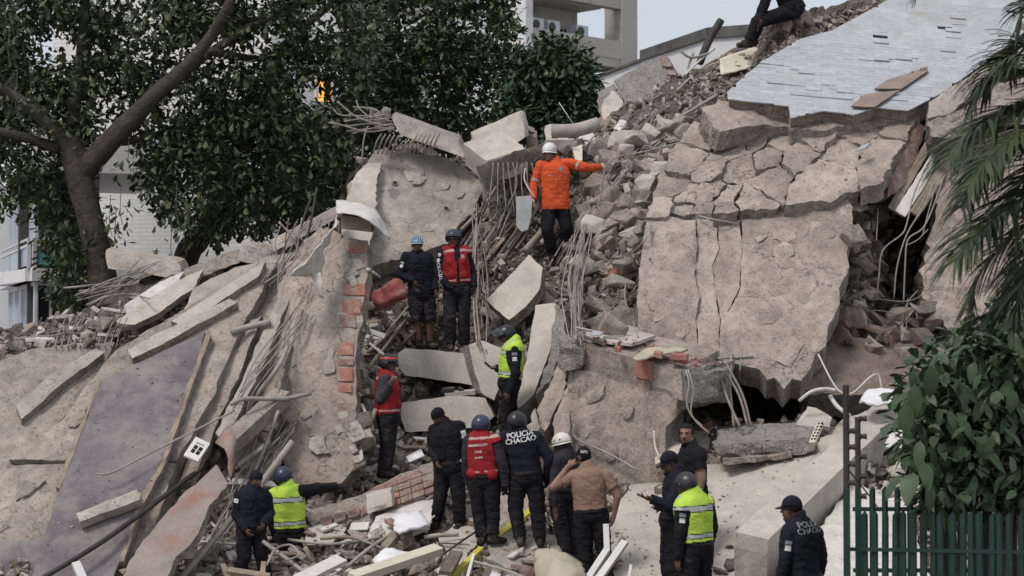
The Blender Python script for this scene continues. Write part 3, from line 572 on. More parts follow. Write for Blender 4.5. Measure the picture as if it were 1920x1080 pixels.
# shattered slab above it: pieces with open cracks between
r2 = empty('shattered_slab', P(1400,400,32.4)); tag(r2, 'shattered slab of many cracked plates between the tiled slab and the plastered wall', 'slab')
A_S = ((1210,405,32.3),(1600,360,32.5),(1400,235,34.2)); PS = plane3(*A_S)
outl = [(1302,226),(1340,248),(1400,238),(1450,232),(1482,248),(1540,242),(1640,224),(1722,222),(1700,268),(1672,300),(1658,340),(1600,362),(1565,376),(1520,380),(1410,396),(1345,402),(1212,408),(1232,350),(1258,290)]
seeds = [(1325,258),(1372,276),(1420,256),(1470,262),(1530,262),(1610,250),(1690,242),(1292,300),(1330,318),(1388,318),(1440,296),(1500,290),(1258,352),(1290,372),(1330,362),(1362,372),(1400,372),(1436,340),(1236,392),(1276,398),(1318,398),(1358,398),(1660,280),(1580,282)]
def clip(poly, a, b, c):   # keep a*x+b*y<=c
    out = []
    for i in range(len(poly)):
        p, q = poly[i], poly[(i+1) % len(poly)]; dp = a*p[0]+b*p[1]-c; dq = a*q[0]+b*q[1]-c
        if dp <= 0: out.append(p)
        if dp*dq < 0: t = dp/(dp-dq); out.append((p[0]+(q[0]-p[0])*t, p[1]+(q[1]-p[1])*t))
    return out
def cells(outline, seeds, gap, th=-32, el=0.62):
    """Voronoi cells stretched along the direction th"""
    c_, s_ = math.cos(R(th)), math.sin(R(th)); res = []
    G = ((el*el*c_*c_+s_*s_, (el*el-1)*c_*s_), ((el*el-1)*c_*s_, el*el*s_*s_+c_*c_))
    for i, s in enumerate(seeds):
        poly = outline
        for j, t in enumerate(seeds):
            if i == j: continue
            dx, dy = t[0]-s[0], t[1]-s[1]; a, b = G[0][0]*dx+G[0][1]*dy, G[1][0]*dx+G[1][1]*dy; l = math.hypot(a, b); a /= l; b /= l
            poly = clip(poly, a, b, a*(s[0]+t[0])/2+b*(s[1]+t[1])/2-gap/2)
            if len(poly) < 3: break
        if len(poly) >= 3: res.append((s, poly))
    return res
rg = rnd(21)
for s, poly in cells(outl, seeds + [(1545,330)], 2.0):
    big = s == (1545,330)
    tilt = Vector((rg.uniform(-1,1), rg.uniform(-1,1), rg.uniform(-1,1)))*(0.02 if big else 0.09)
    c0 = onplane(PS, *s) + PS[1]*(0.06 if big else rg.uniform(-.13,.04)); n0 = (PS[1]+tilt).normalized()
    slab('slab_piece', None, poly, 0.3, 'plaster', 'broken', res=0.07, rough=0.045, jag=0.06, relief=0.08, rimdrop=0.5, parent=r2, pl=(c0, n0))
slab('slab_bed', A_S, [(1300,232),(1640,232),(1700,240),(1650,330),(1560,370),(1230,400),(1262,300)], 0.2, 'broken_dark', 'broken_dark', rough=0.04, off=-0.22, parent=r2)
# ragged ledge under the tiles
slab('ledge', ((1320,205,34.0),(1480,245,33.8),(1400,190,34.5)), [(1316,205),(1345,190),(1368,186),(1476,208),(1482,240),(1440,236),(1400,240),(1350,250),(1335,238)], 0.35, 'plaster', 'broken', rough=0.06, jag=0.08, relief=0.08, label='crumbling ledge of render below the corner of the tiles')
slab('ledge', ((1480,240,33.8),(1700,225,34.0),(1600,215,34.3)), [(1480,226),(1560,224),(1640,214),(1720,206),(1725,222),(1640,228),(1540,246),(1482,246)], 0.3, 'broken', 'broken', rough=0.05, jag=0.06, relief=0.06, label='thin crumbled ledge running beneath the tile edge')
# ------------------------------------------------------------------ tiled slab
A_T = ((1365,190,34.0),(1700,215,33.8),(1640,20,37.4)); PT = plane3(*A_T)
tout = [(1362,178),(1392,150),(1432,118),(1500,78),(1560,62),(1640,18),(1715,-24),(1950,-60),(1950,40),(1842,126),(1760,182),(1702,212),(1640,206),(1600,220),(1545,212),(1482,226),(1478,204),(1365,190)]
ts = slab('tiled_slab', A_T, [(1366,180),(1432,122),(1500,82),(1560,64),(1640,20),(1715,-22),(1950,-56),(1950,36),(1842,122),(1760,178),(1702,208),(1640,202),(1600,214),(1545,208),(1484,218),(1480,200),(1367,186)], 0.35, 'concrete_grey', 'broken', res=0.2, rough=0.02, jag=0.05, label='huge tilted slab covered in pale blue-white wall tiles')
n = PT[1]
# tile axes: rows run along the lower edge, as seen in the joints
ax = (onplane(PT, 1700, 214)-onplane(PT, 1365, 186)).normalized(); ay = n.cross(ax).normalized()
if ay.z < 0: ay = -ay
tout3 = [onplane(PT, *q) for q in tout]; O3 = onplane(PT, 1480, 214)
t2 = [((p-O3).dot(ax), (p-O3).dot(ay)) for p in tout3]
TW, TH = 0.25, 0.125; rg = rnd(31); tile_me = {}; cand = []
def poly_tile(poly, h=0.02):
    n_ = len(poly); V = [(x, y, 0) for x, y in poly] + [(x, y, h) for x, y in poly]
    return V, [tuple(range(n_))[::-1], tuple(range(n_, 2*n_))] + [(i, (i+1) % n_, (i+1) % n_+n_, i+n_) for i in range(n_)]
def whole_tile():
    if 0 not in tile_me:
        w_, h_ = TW/2-0.0009, TH/2-0.0009; me = bpy.data.meshes.new('tile'); me.from_pydata(*[poly_tile([(-w_,-h_),(w_,-h_),(w_,h_),(-w_,h_)])[0], [], poly_tile([(0,0)]*4)[1]]); me.materials.append(M['tile']); tile_me[0] = me
    return tile_me[0]
xs = [q[0] for q in t2]; ys = [q[1] for q in t2]
row = int(min(ys)/TH)-1
while row*TH < max(ys):
    k = int(min(xs)/TW)-1
    while k*TW < max(xs):
        cx, cy = (k+0.5*(row % 2))*TW, (row+.5)*TH; w_, h_ = TW/2-0.0009, TH/2-0.0009
        poly = t2
        for a_, b_, c_ in ((1,0,cx+w_),(-1,0,-cx+w_),(0,1,cy+h_),(0,-1,-cy+h_)):
            poly = clip(poly, a_, b_, c_)
            if len(poly) < 3: break
        if len(poly) >= 3:
            ar = abs(sum(poly[i-1][0]*poly[i][1]-poly[i][0]*poly[i-1][1] for i in range(len(poly))))/2
            if ar > 0.15*TW*TH: cand.append((cx, cy, [(x-cx, y-cy) for x, y in poly], ar > 0.97*(TW-.0018)*(TH-.0018)))
        k += 1
    row += 1
def px_of(w_): d = w_-Vector((0,0,CAMZ)); y_ = d.y*ca+d.z*sa; z_ = -d.y*sa+d.z*ca; return 960+FPX*d.x/y_, 540-FPX*z_/y_
crk = [((1400,122),(1480,133)),((1480,133),(1535,150)),((1535,150),(1560,175)),((1560,175),(1640,190)),((1490,186),(1600,192)),((1600,120),(1720,116)),((1640,190),(1700,196)),((1640,60),(1660,120)),((1800,20),(1770,110)),((1440,160),(1520,172))]
def lift(w_):      # the sheet has slipped along a few cracks: tiles on their lower side sit a little deeper
    x, y = px_of(w_); h = 0.0
    for (xa_, ya_), (xb_, yb_) in crk:
        t = max(0, min(1, ((x-xa_)*(xb_-xa_)+(y-ya_)*(yb_-ya_))/((xb_-xa_)**2+(yb_-ya_)**2))); d = math.hypot(x-xa_-t*(xb_-xa_), y-ya_-t*(yb_-ya_))
        if d < 9: h = max(h, 0.03*(1-d/9)) if (y-ya_)*(xb_-xa_) < (x-xa_)*(yb_-ya_) else h
    return h + 0.012*nz(w_, 0.7, 5)
cand.sort(key=lambda q: (O3+ax*q[0]+ay*q[1]).y)
EV = []; EF = []; made = 0
for i, (cx, cy, poly, whole) in enumerate(cand):
    p0 = O3 + ax*cx + ay*cy
    if rg.random() < 0.008: continue
    w_ = p0 + n*(0.028+lift(p0)+rg.uniform(0,0.002))
    tn = (n + Vector((rg.uniform(-1,1), rg.uniform(-1,1), rg.uniform(-1,1)))*0.007).normalized(); tx = (ax - tn*ax.dot(tn)).normalized(); ty = tn.cross(tx)
    if ty.dot(ay) < 0: ty = -ty
    mtx = Matrix((tx, ty, tn)).transposed().to_4x4(); mtx.translation = w_
    if made < 298:
        if whole: me = whole_tile()
        else:
            v_, f_ = poly_tile([(x+rg.uniform(-.004,.004), y+rg.uniform(-.008,.008)) for x, y in poly]); me = bpy.data.meshes.new('tile'); me.from_pydata(v_, [], f_); me.materials.append(M['tile'])
        o = bpy.data.objects.new('tile', me); C.objects.link(o); o.matrix_world = mtx; o.parent = ts; o.matrix_parent_inverse = Matrix.Translation(-ts.location); made += 1
    else:
        v_, f_ = poly_tile(poly); k = len(EV); EV += [mtx @ Vector(q) for q in v_]; EF += [tuple(q+k for q in f) for f in f_]
if EV:
    o = obj('tile_field', EV, EF, 'tile', None, ts); o['kind'] = 'stuff'
for q, lb in (([(1640,165),(1662,150),(1736,126),(1740,132),(1690,166)], 'upper'), ([(1596,198),(1622,176),(1688,168),(1640,200)], 'lower')):
    slab('fallen_board', A_T, q, 0.03, 'tile_brown', 'wood_dark', rough=0.006, jag=0.008, off=0.11, label='thin brown board lying on the pale tiles, '+('touching the small heap of crumbs' if lb == 'upper' else 'lower of the two'), cat='board')
slab('slab_strip', ((1745,196,33.6),(1910,90,34.6),(1800,220,33.4)), [(1742,190),(1850,124),(1950,60),(1950,100),(1870,150),(1780,212),(1740,222)], 0.3, 'concrete', 'broken', rough=0.03, jag=0.05, relief=0.04, label='layered slab edge along the right side of the tiles')
slab('slab_strip', ((1745,226,33.4),(1910,130,34.2),(1800,250,33.2)), [(1740,226),(1800,206),(1950,108),(1950,170),(1800,262),(1748,262)], 0.35, 'broken', 'broken_dark', rough=0.06, jag=0.08, relief=0.08, label='rough darker slab layer under the tile edge by the palm')
# right of the shattered slab
slab('wall_piece', ((1660,370,32.9),(1712,250,33.9),(1700,330,33.4)), [(1664,352),(1690,290),(1722,228),(1738,240),(1716,300),(1690,350),(1664,372)], 0.25, 'brick_dark', 'brick_dark', rough=0.03, jag=0.04, relief=0.03, label='strip of red brickwork exposed at the right end of the shattered slab', cat='brickwork')
for k, (a, b, wd) in enumerate([((1672,392),(1742,268),16),((1688,400),(1758,290),22),((1715,400),(1772,310),20)]):
    slab('board', ((1660,400,32.9),(1750,270,33.9),(1760,400,33.0)), rect_px(a, b, wd), 0.04, ['wood','white_sheet','wood'][k], 'wood', rough=0.01, jag=0.01, off=0.05*k, label=['narrow brown board leaning beside the red brickwork','wide pale board leaning between two brown boards','brown board leaning nearest the dark hollow'][k], cat='board')
slab('wall_slab', ((1760,380,33.2),(1900,300,33.6),(1860,560,32.5)), [(1768,300),(1830,262),(1950,200),(1950,640),(1800,640),(1745,590),(1728,520),(1740,450),(1752,400),(1748,350)], 0.4, 'plaster', 'broken_dark', rough=0.09, jag=0.10, relief=0.12, label='bulging rough wall face behind the palm fronds')
slab('wall_slab', ((1530,690,30.9),(1700,650,31.8),(1620,740,30.6)), [(1512,720),(1538,676),(1562,628),(1640,636),(1720,632),(1790,660),(1800,740),(1700,748),(1600,742),(1520,738)], 0.4, 'earth', 'broken_dark', rough=0.05, jag=0.06, relief=0.06, label='shadowed slab hanging over the dark gap at right')
# ------------------------------------------------------------------ centre right: the box-like block
A_K = ((1068,660,29.60),(1262,700,28.98),(1150,900,29.12))
kb = slab('wall_block', A_K, [(1066,690),(1090,696),(1180,722),(1270,748),(1268,782),(1250,800),(1250,900),(1230,1000),(1150,1010),(1075,920),(1066,760)], 0.8, 'plaster', 'broken', rough=0.04, jag=0.035, relief=0.07, ext=Vector((0.35,1.3,0.25)), label='massive block with a rough pitted face behind the man in the tan shirt', cat='wall block')
block('cap_slab', (1088,642,29.56), (190,54,-0.6), (2,56,-0.02), (78,-36,1.5), 'plaster', rough=0.02, chip=0.06, parent=kb)
block('broken_end', (1268,692,29.0), (92,-10,0.25), (-4,76,0.05), (20,-8,0.9), 'concrete_grey', res=0.08, rough=0.08, chip=0.18, parent=kb)
block('broken_end', (1044,640,29.45), (50,2,-0.1), (-2,56,0.02), (16,-12,0.8), 'concrete_grey', res=0.08, rough=0.07, chip=0.16, parent=kb)
block('brick', (1190,668,29.2), (34,10,-0.1), (0,40,-0.02), (14,-6,0.3), 'brick', res=0.1, rough=0.01, chip=0.04, parent=kb)
block('brick', (1194,710,29.16), (26,6,-0.08), (0,24,0), (10,-5,0.25), 'brick_dark', res=0.1, rough=0.01, chip=0.04, parent=kb)
block('loose_slab', (1065,632,29.6), (120,12,-0.1), (0,6,0), (50,-16,0.9), 'concrete_pale', res=0.12, rough=0.012, chip=0.03, label='thin flat slab lying on top of the massive block', cat='slab')
# left flank of the block
slab('leaning_slab', ((1000,740,30.6),(1040,567,32.2),(1058,620,31.6)), [(1004,572),(1040,566),(1046,585),(1030,660),(1000,740),(972,764),(964,744),(986,680)], 0.3, 'concrete_pale', 'concrete_grey', rough=0.012, jag=0.012, label='smooth pale slab leaning upright behind the phone-reading officer')
slab('leaning_slab', ((1040,700,30.6),(1062,580,31.9),(1058,640,31.2)), [(1042,568),(1062,580),(1058,650),(1030,712),(1004,742),(1032,660)], 0.3, 'concrete_grey', 'broken', rough=0.04, jag=0.05, label='rough grey flank beside the smooth leaning slab')
for k, q in enumerate([[(1005,770),(1040,700),(1062,672),(1064,720),(1030,790),(1008,830),(1000,800)],[(1040,790),(1064,725),(1072,720),(1070,800),(1058,838),(1036,832)],[(985,800),(1004,765),(1012,800),(1004,850),(985,850)]]):
    slab('leaning_slab', ((1000,830,29.4),(1060,680,30.4),(1066,800,29.4)), q, 0.25, 'plaster', 'broken', rough=0.05, jag=0.05, relief=0.04, off=0.05*k, label=['long splintered slab leaning against the left side of the massive block','narrow upright shard wedged beside the massive block','dusty shard behind the lettered officer'][k])
# ------------------------------------------------------------------ centre: slabs people stand on
slab('stair_slab', ((748,660,31.7),(880,664,31.6),(760,706,31.5)), [(746,662),(760,653),(880,663),(892,690),(898,716),(886,722),(820,712),(762,704),(748,690)], 0.9, 'concrete_pale', 'broken', rough=0.012, jag=0.012, ext=Vector((0.1,1.9,-0.05)), label='thick pale slab two men stand on, upper of two')
slab('stair_slab', ((745,752,31.0),(910,745,30.9),(760,808,30.8)), [(742,756),(800,748),(860,741),(910,746),(926,780),(906,800),(830,806),(760,809)], 0.8, 'concrete_pale', 'broken', rough=0.012, jag=0.012, ext=Vector((0.1,1.7,0.0)), label='thick pale slab below the one the two men stand on, lower of two')
slab('tilted_slab', ((880,646,31.3),(945,655,31.1),(925,748,30.9)), [(879,646),(905,638),(946,656),(950,690),(938,722),(926,750),(902,736),(888,690)], 0.25, 'concrete_pale', 'concrete_grey', rough=0.012, jag=0.012, ext=Vector((-0.15,0.5,-0.05)), label='tilted pale slab end beside the officer holding a phone')
slab('tilted_slab', ((915,562,32.8),(992,478,33.2),(1010,541,32.6)), [(992,477),(1018,502),(1011,542),(985,575),(954,600),(930,580),(911,562)], 0.18, 'concrete_pale', 'broken', rough=0.01, jag=0.012, label='smooth pale slab leaning diagonally below the man in orange')
block('slab_strip', (832,738,31.0), (58,-6,-0.05), (2,8,0), (4,-4,0.3), 'concrete_pale', res=0.1, rough=0.01, chip=0.03, label='small pale slab strip wedged between the two thick slabs', cat='slab')
# ------------------------------------------------------------------ lower centre: fallen brick wall, ground slabs
A_B = ((575,985,28.0),(810,880,28.9),(700,985,27.9))
bw = slab('fallen_wall', A_B, [(576,964),(640,938),(700,915),(760,890),(812,868),(832,884),(828,922),(760,955),(700,985),(640,990),(590,1000)], 0.3, 'broken', 'broken', rough=0.05, jag=0.05, relief=0.05, label='length of brick wall fallen at a slant beside the man looking down', cat='wall')
rg = rnd(9)
for r_ in range(4):
    for k in range(5):
        t0 = k/5; x = 700+t0*112+r_*2; y = 912-t0*40+r_*12
        slab('brick', A_B, [(x,y),(x+21,y-7.5),(x+22,y+3),(x+1,y+10.5)], 0.10, rg.choice(['brick','brick_dark','brick_dark']), 'brick_dark', res=0.1, rough=0.008, jag=0.012, off=0.045+rg.uniform(0,0.03), parent=bw, static=False)
for k in range(4):
    x = 600+k*26; y = 972-k*8
    slab('brick', A_B, [(x,y),(x+22,y-7),(x+22,y+8),(x+1,y+15)], 0.10, 'brick_dark', 'brick_dark', res=0.1, rough=0.01, jag=0.015, off=0.05, parent=bw, static=False)
block('block', (684,932,27.9), (50,-14,0.05), (4,34,-0.1), (4,-8,0.3), 'concrete_pale', res=0.08, rough=0.02, chip=0.06, label='squared lump of pale render lying against the fallen brick wall')
slab('ground_slab', ((575,1000,27.6),(690,985,27.9),(600,1012,27.4)), [(574,990),(600,982),(650,986),(648,1000),(615,1018),(576,1018)], 0.25, 'concrete_pale', 'broken', rough=0.03, jag=0.04, ext=Vector((0.05,0.5,-0.25)), label='flat pale rock slab at the elbow of the pointing officer')
slab('ground_slab', ((650,1000,27.5),(710,985,27.9),(660,1015,27.3)), [(652,992),(690,982),(708,988),(704,1004),(665,1012)], 0.2, 'plaster', 'broken', rough=0.04, jag=0.04, ext=Vector((0.05,0.5,-0.25)), label='brown rock slab next to the flat pale one')
slab('ground_slab', ((895,1010,27.3),(1040,1005,27.5),(960,1062,26.5)), [(895,1012),(930,1000),(1000,996),(1046,1004),(1062,1030),(1030,1052),(960,1064),(905,1045)], 0.2, 'concrete', 'broken', rough=0.03, jag=0.05, relief=0.03, ext=Vector((0,0.1,-0.35)), label='cracked floor slab the lettered officer stands on')
slab('ground_slab', ((820,1000,27.7),(900,965,28.5),(850,1070,26.6)), [(822,1008),(862,975),(900,962),(916,985),(900,1010),(862,1060),(838,1040)], 0.15, 'concrete_pale', 'broken', rough=0.02, jag=0.04, ext=Vector((0,0.1,-0.3)), label='smooth floor slab beside the yellow strip')
slab('ground_slab', ((900,940,28.6),(1010,930,28.8),(950,1000,27.7)), [(862,962),(905,925),(1015,925),(1030,985),(1000,998),(925,1000)], 0.2, 'plaster', 'broken', rough=0.04, jag=0.05, relief=0.03, ext=Vector((0,0.15,-0.3)), label='dusty slab behind the boots of the two officers')
slab('sheet_panel', ((700,985,27.6),(800,945,28.2),(760,1000,27.4)), [(690,1000),(705,968),(770,945),(815,925),(806,985),(760,1005),(700,1012)], 0.05, 'white_sheet', 'white_sheet', rough=0.01, jag=0.02, label='white board lying below the fallen brick wall', cat='board')
block('block', (712,1022,26.9), (52,-26,0.2), (8,32,-0.1), (10,-12,0.5), 'broken', res=0.09, rough=0.05, chip=0.12, label='rough grey lump in front of the white board')
# ------------------------------------------------------------------ lower right: pale ramp, column, slabs
A_P = ((1160,1090,26.4),(1400,1090,25.8),(1560,800,29.6))
slab('ramp_slab', A_P, [(1150,960),(1178,912),(1228,858),(1300,806),(1345,800),(1352,838),(1530,834),(1585,782),(1625,770),(1600,820),(1520,890),(1410,980),(1390,1110),(1140,1110),(1130,1030)], 0.3, 'concrete_pale', 'broken', rough=0.03, jag=0.05, relief=0.035, label='wide pale sloping slab behind the four men at right')
block('ledge', (1342,836,28.72), (186,-16,0.1), (4,26,-0.02), (-4,-34,0.85), 'concrete_grey', res=0.05, rough=0.06, chip=0.16, label='ragged grey slab lying on the pale sloping slab below the dark gap', cat='slab')
block('ledge', (1356,862,28.6), (140,-12,0.1), (2,10,0), (0,-14,0.4), 'broken', res=0.05, rough=0.05, chip=0.10, label='crumbled layer under the ragged grey slab', cat='slab')
slab('ledge', ((1160,900,28.4),(1290,830,29.0),(1220,880,28.4)), [(1225,830),(1262,822),(1285,836),(1262,860),(1228,868)], 0.25, 'concrete_pale', 'broken', rough=0.05, jag=0.05, label='broken pale lump beside the face of the man in the black shirt')
block('column', (1440,1012,25.2), (262,-252,4.3), (-62,-14,0.25), (-4,84,0.12), 'concrete_pale', res=0.16, rough=0.012, chip=0.05, label='long square concrete column lying aslant behind the man in the navy cap', cat='column')
slab('ground_slab', ((1445,1090,24.9),(1620,900,27.9),(1660,1090,25.0)), [(1445,1105),(1490,1040),(1560,962),(1600,905),(1700,930),(1750,1110)], 0.2, 'white_sheet', 'broken', rough=0.02, jag=0.04, ext=Vector((0,0.1,-0.35)), label='whitish slab sloping below the fallen column')
slab('sheet_panel', ((1640,860,28.0),(1695,790,28.6),(1680,870,27.9)), [(1660,830),(1690,782),(1700,812),(1690,840),(1662,838)], 0.03, 'white_sheet', 'white_sheet', rough=0.01, jag=0.02, label='white wall scrap leaning on the side of the fallen column', cat='board')
# flakes of render still clinging to the big faces
rg = rnd(61)
def flakes(parent, pl, poly, n_, r0, r1, m, off):
    xs = [q[0] for q in poly]; ys = [q[1] for q in poly]; k = 0
    while k < n_:
        x, y = rg.uniform(min(xs), max(xs)), rg.uniform(min(ys), max(ys))
        if not pip(x, y, poly): continue
        r_ = rg.uniform(r0, r1); ph = rg.uniform(0, 6.28); nn = rg.randint(5, 8); e = rg.uniform(.45,.8); t = rg.uniform(-1,0)
        q = [(x+r_*(math.cos(ph+6.28*i/nn)*math.cos(t)-e*math.sin(ph+6.28*i/nn)*math.sin(t))*rg.uniform(.7,1.2), y+r_*(math.cos(ph+6.28*i/nn)*math.sin(t)+e*math.sin(ph+6.28*i/nn)*math.cos(t))*rg.uniform(.7,1.2)) for i in range(nn)]
        q = [v for v in q if pip(v[0], v[1], poly)]
        if len(q) < 4: k += .2; continue
        slab('render_flake', None, q, 0.12, m, 'broken', res=0.06, rough=0.02, jag=0.035, relief=0.02, parent=parent, pl=(pl[0]+pl[1]*(off+rg.uniform(-.015,.02)), pl[1]), static=True); k += 1
PLL = plane3(*A_L); wl = [o for o in C.objects if o.name.startswith('wall_slab')]
flakes(wl[1], PLL, [(120,800),(200,700),(340,600),(440,540),(400,600),(200,700),(110,900)], 7, 16, 44, 'plaster_l', .055)
flakes(wl[2], PLL, [(0,900),(100,890),(90,980),(40,1060),(0,1060)], 5, 20, 46, 'plaster_l', .02)
flakes(wf, plane3(*A_F), [(560,600),(600,500),(632,470),(628,700),(625,880),(550,890),(535,760)], 8, 14, 38, 'concrete', .045)
flakes(r1, PL, [(1215,430),(1300,425),(1300,640),(1205,630)], 6, 12, 32, 'plaster', .045)
flakes(r1, PL, [(1400,430),(1575,395),(1575,500),(1540,620),(1480,690),(1370,660),(1400,560)], 12, 14, 44, 'plaster', .04)
flakes(us, plane3(*A_U), [(720,300),(860,320),(880,380),(830,440),(780,440),(770,360)], 5, 10, 30, 'concrete', .04)
flakes(kb, plane3(*A_K), [(1080,700),(1230,730),(1220,850),(1160,880),(1085,830)], 6, 10, 28, 'plaster', .04)
BV = build_bvh()
def hit(px, py):
    d = ray(px, py).normalized(); loc, nrm, i, dist = BV.ray_cast(Vector((0,0,CAMZ)), d)
    return (loc, nrm) if loc is not None else (None, None)
def hD(px, py, default=31.0):
    l, _ = hit(px, py); return l.y if l is not None else default
# ------------------------------------------------------------------ buildings behind
def zpx(py, D): return P(960, py, D).z
class Face:
    """a wall face between two ground points; boxes are placed along it"""
    def __init__(s, pa, pb):
        s.a = Vector((pa.x, pa.y, 0)); s.d = Vector((pb.x-pa.x, pb.y-pa.y, 0)); s.L = s.d.length; s.d.normalize()
        s.n = Vector((s.d.y, -s.d.x, 0))
        if s.n.y > 0: s.n = -s.n
    def box(s, name, s0, s1, z0, z1, off, th, m, parent):
        V = []
        for z in (z0, z1):
            for o in (off, off-th):
                for q in (s0, s1):
                    p = s.a + s.d*q + s.n*o; V.append(Vector((p.x, p.y, z)))
        return obj(name, V, [(0,2,3,1),(4,5,7,6),(0,1,5,4),(2,6,7,3),(0,4,6,2),(1,3,7,5)], m, None, parent)
    def s(s, px):   # along-face coordinate of a pixel column
        d = ray(px, 600); A = np.array([[d.x, -s.d.x],[d.y, -s.d.y]]); r = np.linalg.solve(A, np.array([s.a.x, s.a.y])); return float(r[1])
# left block of flats with glazed balconies
bA = empty('apartment_building', P(60,620,42)); bA.location.z = -0.95; tag(bA, 'white block of flats with a glazed corner balcony behind the leaning wall', 'building')
fl = Face(P(8,600,46.5), P(60,600,42.0)); fr = Face(P(60,600,42.0), P(170,600,42.6)); fw = Face(P(-140,600,47.2), P(10,600,47.0))
def za(py): return zpx(py, 42.0)
fw.box('wall', 0, fw.L+0.3, -0.95, 16, 0, 0.4, 'frame_white', bA)
for f_, L_ in ((fl, fl.L), (fr, fr.L)):
    f_.box('wall', 0, L_, -0.95, za(628), -0.02, 3.0, 'bld_white', bA)
    f_.box('balcony_slab', -0.05, L_, za(527), za(503), 0.14, 3.0, 'bld_white', bA)
    f_.box('balcony_slab', -0.05, L_, za(320), za(296), 0.14, 3.0, 'bld_white', bA)
    f_.box('wall', 0, L_, za(296), za(250), 0, 3.0, 'bld_white', bA)
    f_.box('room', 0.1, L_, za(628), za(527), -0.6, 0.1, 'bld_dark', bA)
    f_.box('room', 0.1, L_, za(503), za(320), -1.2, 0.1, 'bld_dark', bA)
    f_.box('rail', -0.03, L_, za(462), za(457), 0.10, 0.06, 'frame_white', bA)
    f_.box('rail', -0.03, L_, za(450), za(446), 0.10, 0.06, 'frame_white', bA)
def window(f_, s0, s1, z0, z1, nmull, glass, b, off=-0.05):
    w_ = f_.box('window', s0, s1, z0, z1, off-0.05, 0.03, glass, b)
    t = 0.05
    for q in [s0 + (s1-s0)*k/nmull for k in range(nmull+1)]: f_.box('frame', q-t/2, q+t/2, z0, z1, off, 0.06, 'frame_white', w_)
    f_.box('frame', s0, s1, z0-0.03, z0+t, off+0.005, 0.06, 'frame_white', w_); f_.box('frame', s0, s1, z1-t, z1+0.03, off+0.005, 0.06, 'frame_white', w_)
window(fl, 0.3, fl.L-0.06, za(620), za(530), 4, 'glass_pale', bA)
window(fr, 0.08, 0.72, za(608), za(530), 2, 'glass_dark', bA); window(fr, 0.78, 1.2, za(608), za(530), 1, 'glass_dark', bA)
window(fl, 0.2, fl.L-0.06, za(446), za(322), 5, 'glass_pale', bA); window(fr, 0.08, 1.2, za(446), za(322), 3, 'glass', bA)
for k in range(3):
    a = 0.1+k*(fl.L-0.15)/3; fl.box('balcony_panel', a+0.04, a+(fl.L-0.15)/3-0.04, za(497), za(462), 0.08, 0.02, 'glass_pale', bA)
for k in range(2): fr.box('balcony_panel', 0.05+k*0.62, 0.62+k*0.62, za(497), za(462), 0.08, 0.02, 'teal', bA)
for f_ in (fl, fr): f_.box('post', (f_.L if f_ is fl else 0)-0.03, (f_.L if f_ is fl else 0)+0.05, za(503), za(446), 0.11, 0.07, 'frame_white', bA)
# plain brick gable behind the big tree
bB = empty('brick_building', P(330,600,52)); bB.location.z = -0.95; tag(bB, 'tall plain wall of pale painted brick behind the big tree', 'building')
f_ = Face(P(95,600,52.5), P(505,600,51.5)); f_.box('wall', 0, f_.L, -0.95, 14, 0, 4.0, 'bld_brick', bB)
f_.box('parapet', -0.1, f_.L+0.1, 14, 14.4, 0.1, 4.2, 'bld_conc', bB)
# white block with a lit window
bC = empty('white_building', P(760,600,58)); bC.location.z = -0.95; tag(bC, 'white building with an orange lit window glowing through the leaves', 'building')
f_ = Face(P(440,600,58), P(985,600,59)); f_.box('wall', 0, f_.L, -0.95, 13.2, 0, 6.0, 'bld_white', bC)
zc = lambda py: zpx(py, 58.4)
def win2(px0, px1, py0, py1, m):
    s0, s1 = f_.s(px0), f_.s(px1); w_ = f_.box('window', s0, s1, zc(py1), zc(py0), 0.02, 0.04, m, bC)
    for q in (s0, (s0+s1)/2, s1): f_.box('frame', q-0.04, q+0.04, zc(py1), zc(py0), 0.05, 0.05, 'frame_white', w_)
    f_.box('sill', s0-0.1, s1+0.1, zc(py1)-0.12, zc(py1), 0.12, 0.14, 'bld_conc', w_)
win2(564,622,150,192,'lit_orange'); win2(712,745,72,128,'teal'); win2(752,822,80,118,'teal'); win2(650,690,60,110,'glass'); win2(760,800,150,170,'glass'); win2(850,920,60,110,'glass'); win2(650,690,-60,10,'glass'); win2(760,830,-60,10,'glass')
# concrete office block
bD = empty('office_building', P(1090,600,59)); bD.location.z = -0.95; tag(bD, 'concrete office block with air conditioners in a shaded window strip', 'building')
f_ = Face(P(985,600,58.0), P(1194,600,61.2)); zd = lambda py, px=1090: zpx(py, 59.6)
sL = f_.L
s_ = f_.s
f_.box('wall', 0, 0.28, zd(170), zd(-60), 0.02, 5.0, 'bld_white', bD)
f_.box('parapet', 0.2, s_(1176), zd(100), zd(66), 0.0, 0.25, 'bld_conc', bD)
f_.box('column', s_(1166), sL, -0.95, zd(-60), 0.05, 0.7, 'bld_conc', bD)
f_.box('upper_band', 0.2, s_(1168), zd(4), zd(-60), 0.0, 0.3, 'bld_conc', bD)
f_.box('ceiling', 0.2, s_(1142), zd(6), zd(2), -0.3, 4.5, 'bld_conc', bD)
f_.box('floor_slab', 0.2, s_(1176), zd(100)-0.25, zd(96), -0.02, 5.0, 'bld_conc', bD)
bk_ = f_.box('inner_wall', 0.2, s_(1141), zd(40), zd(4), -1.2, 0.2, 'bld_conc', bD)
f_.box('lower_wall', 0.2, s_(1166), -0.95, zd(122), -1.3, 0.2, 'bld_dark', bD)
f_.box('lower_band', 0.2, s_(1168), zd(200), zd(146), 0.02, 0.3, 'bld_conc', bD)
f_.box('shade_wall', 0.2, s_(1153), zd(98), zd(40), -1.6, 0.1, 'bld_dark', bD)
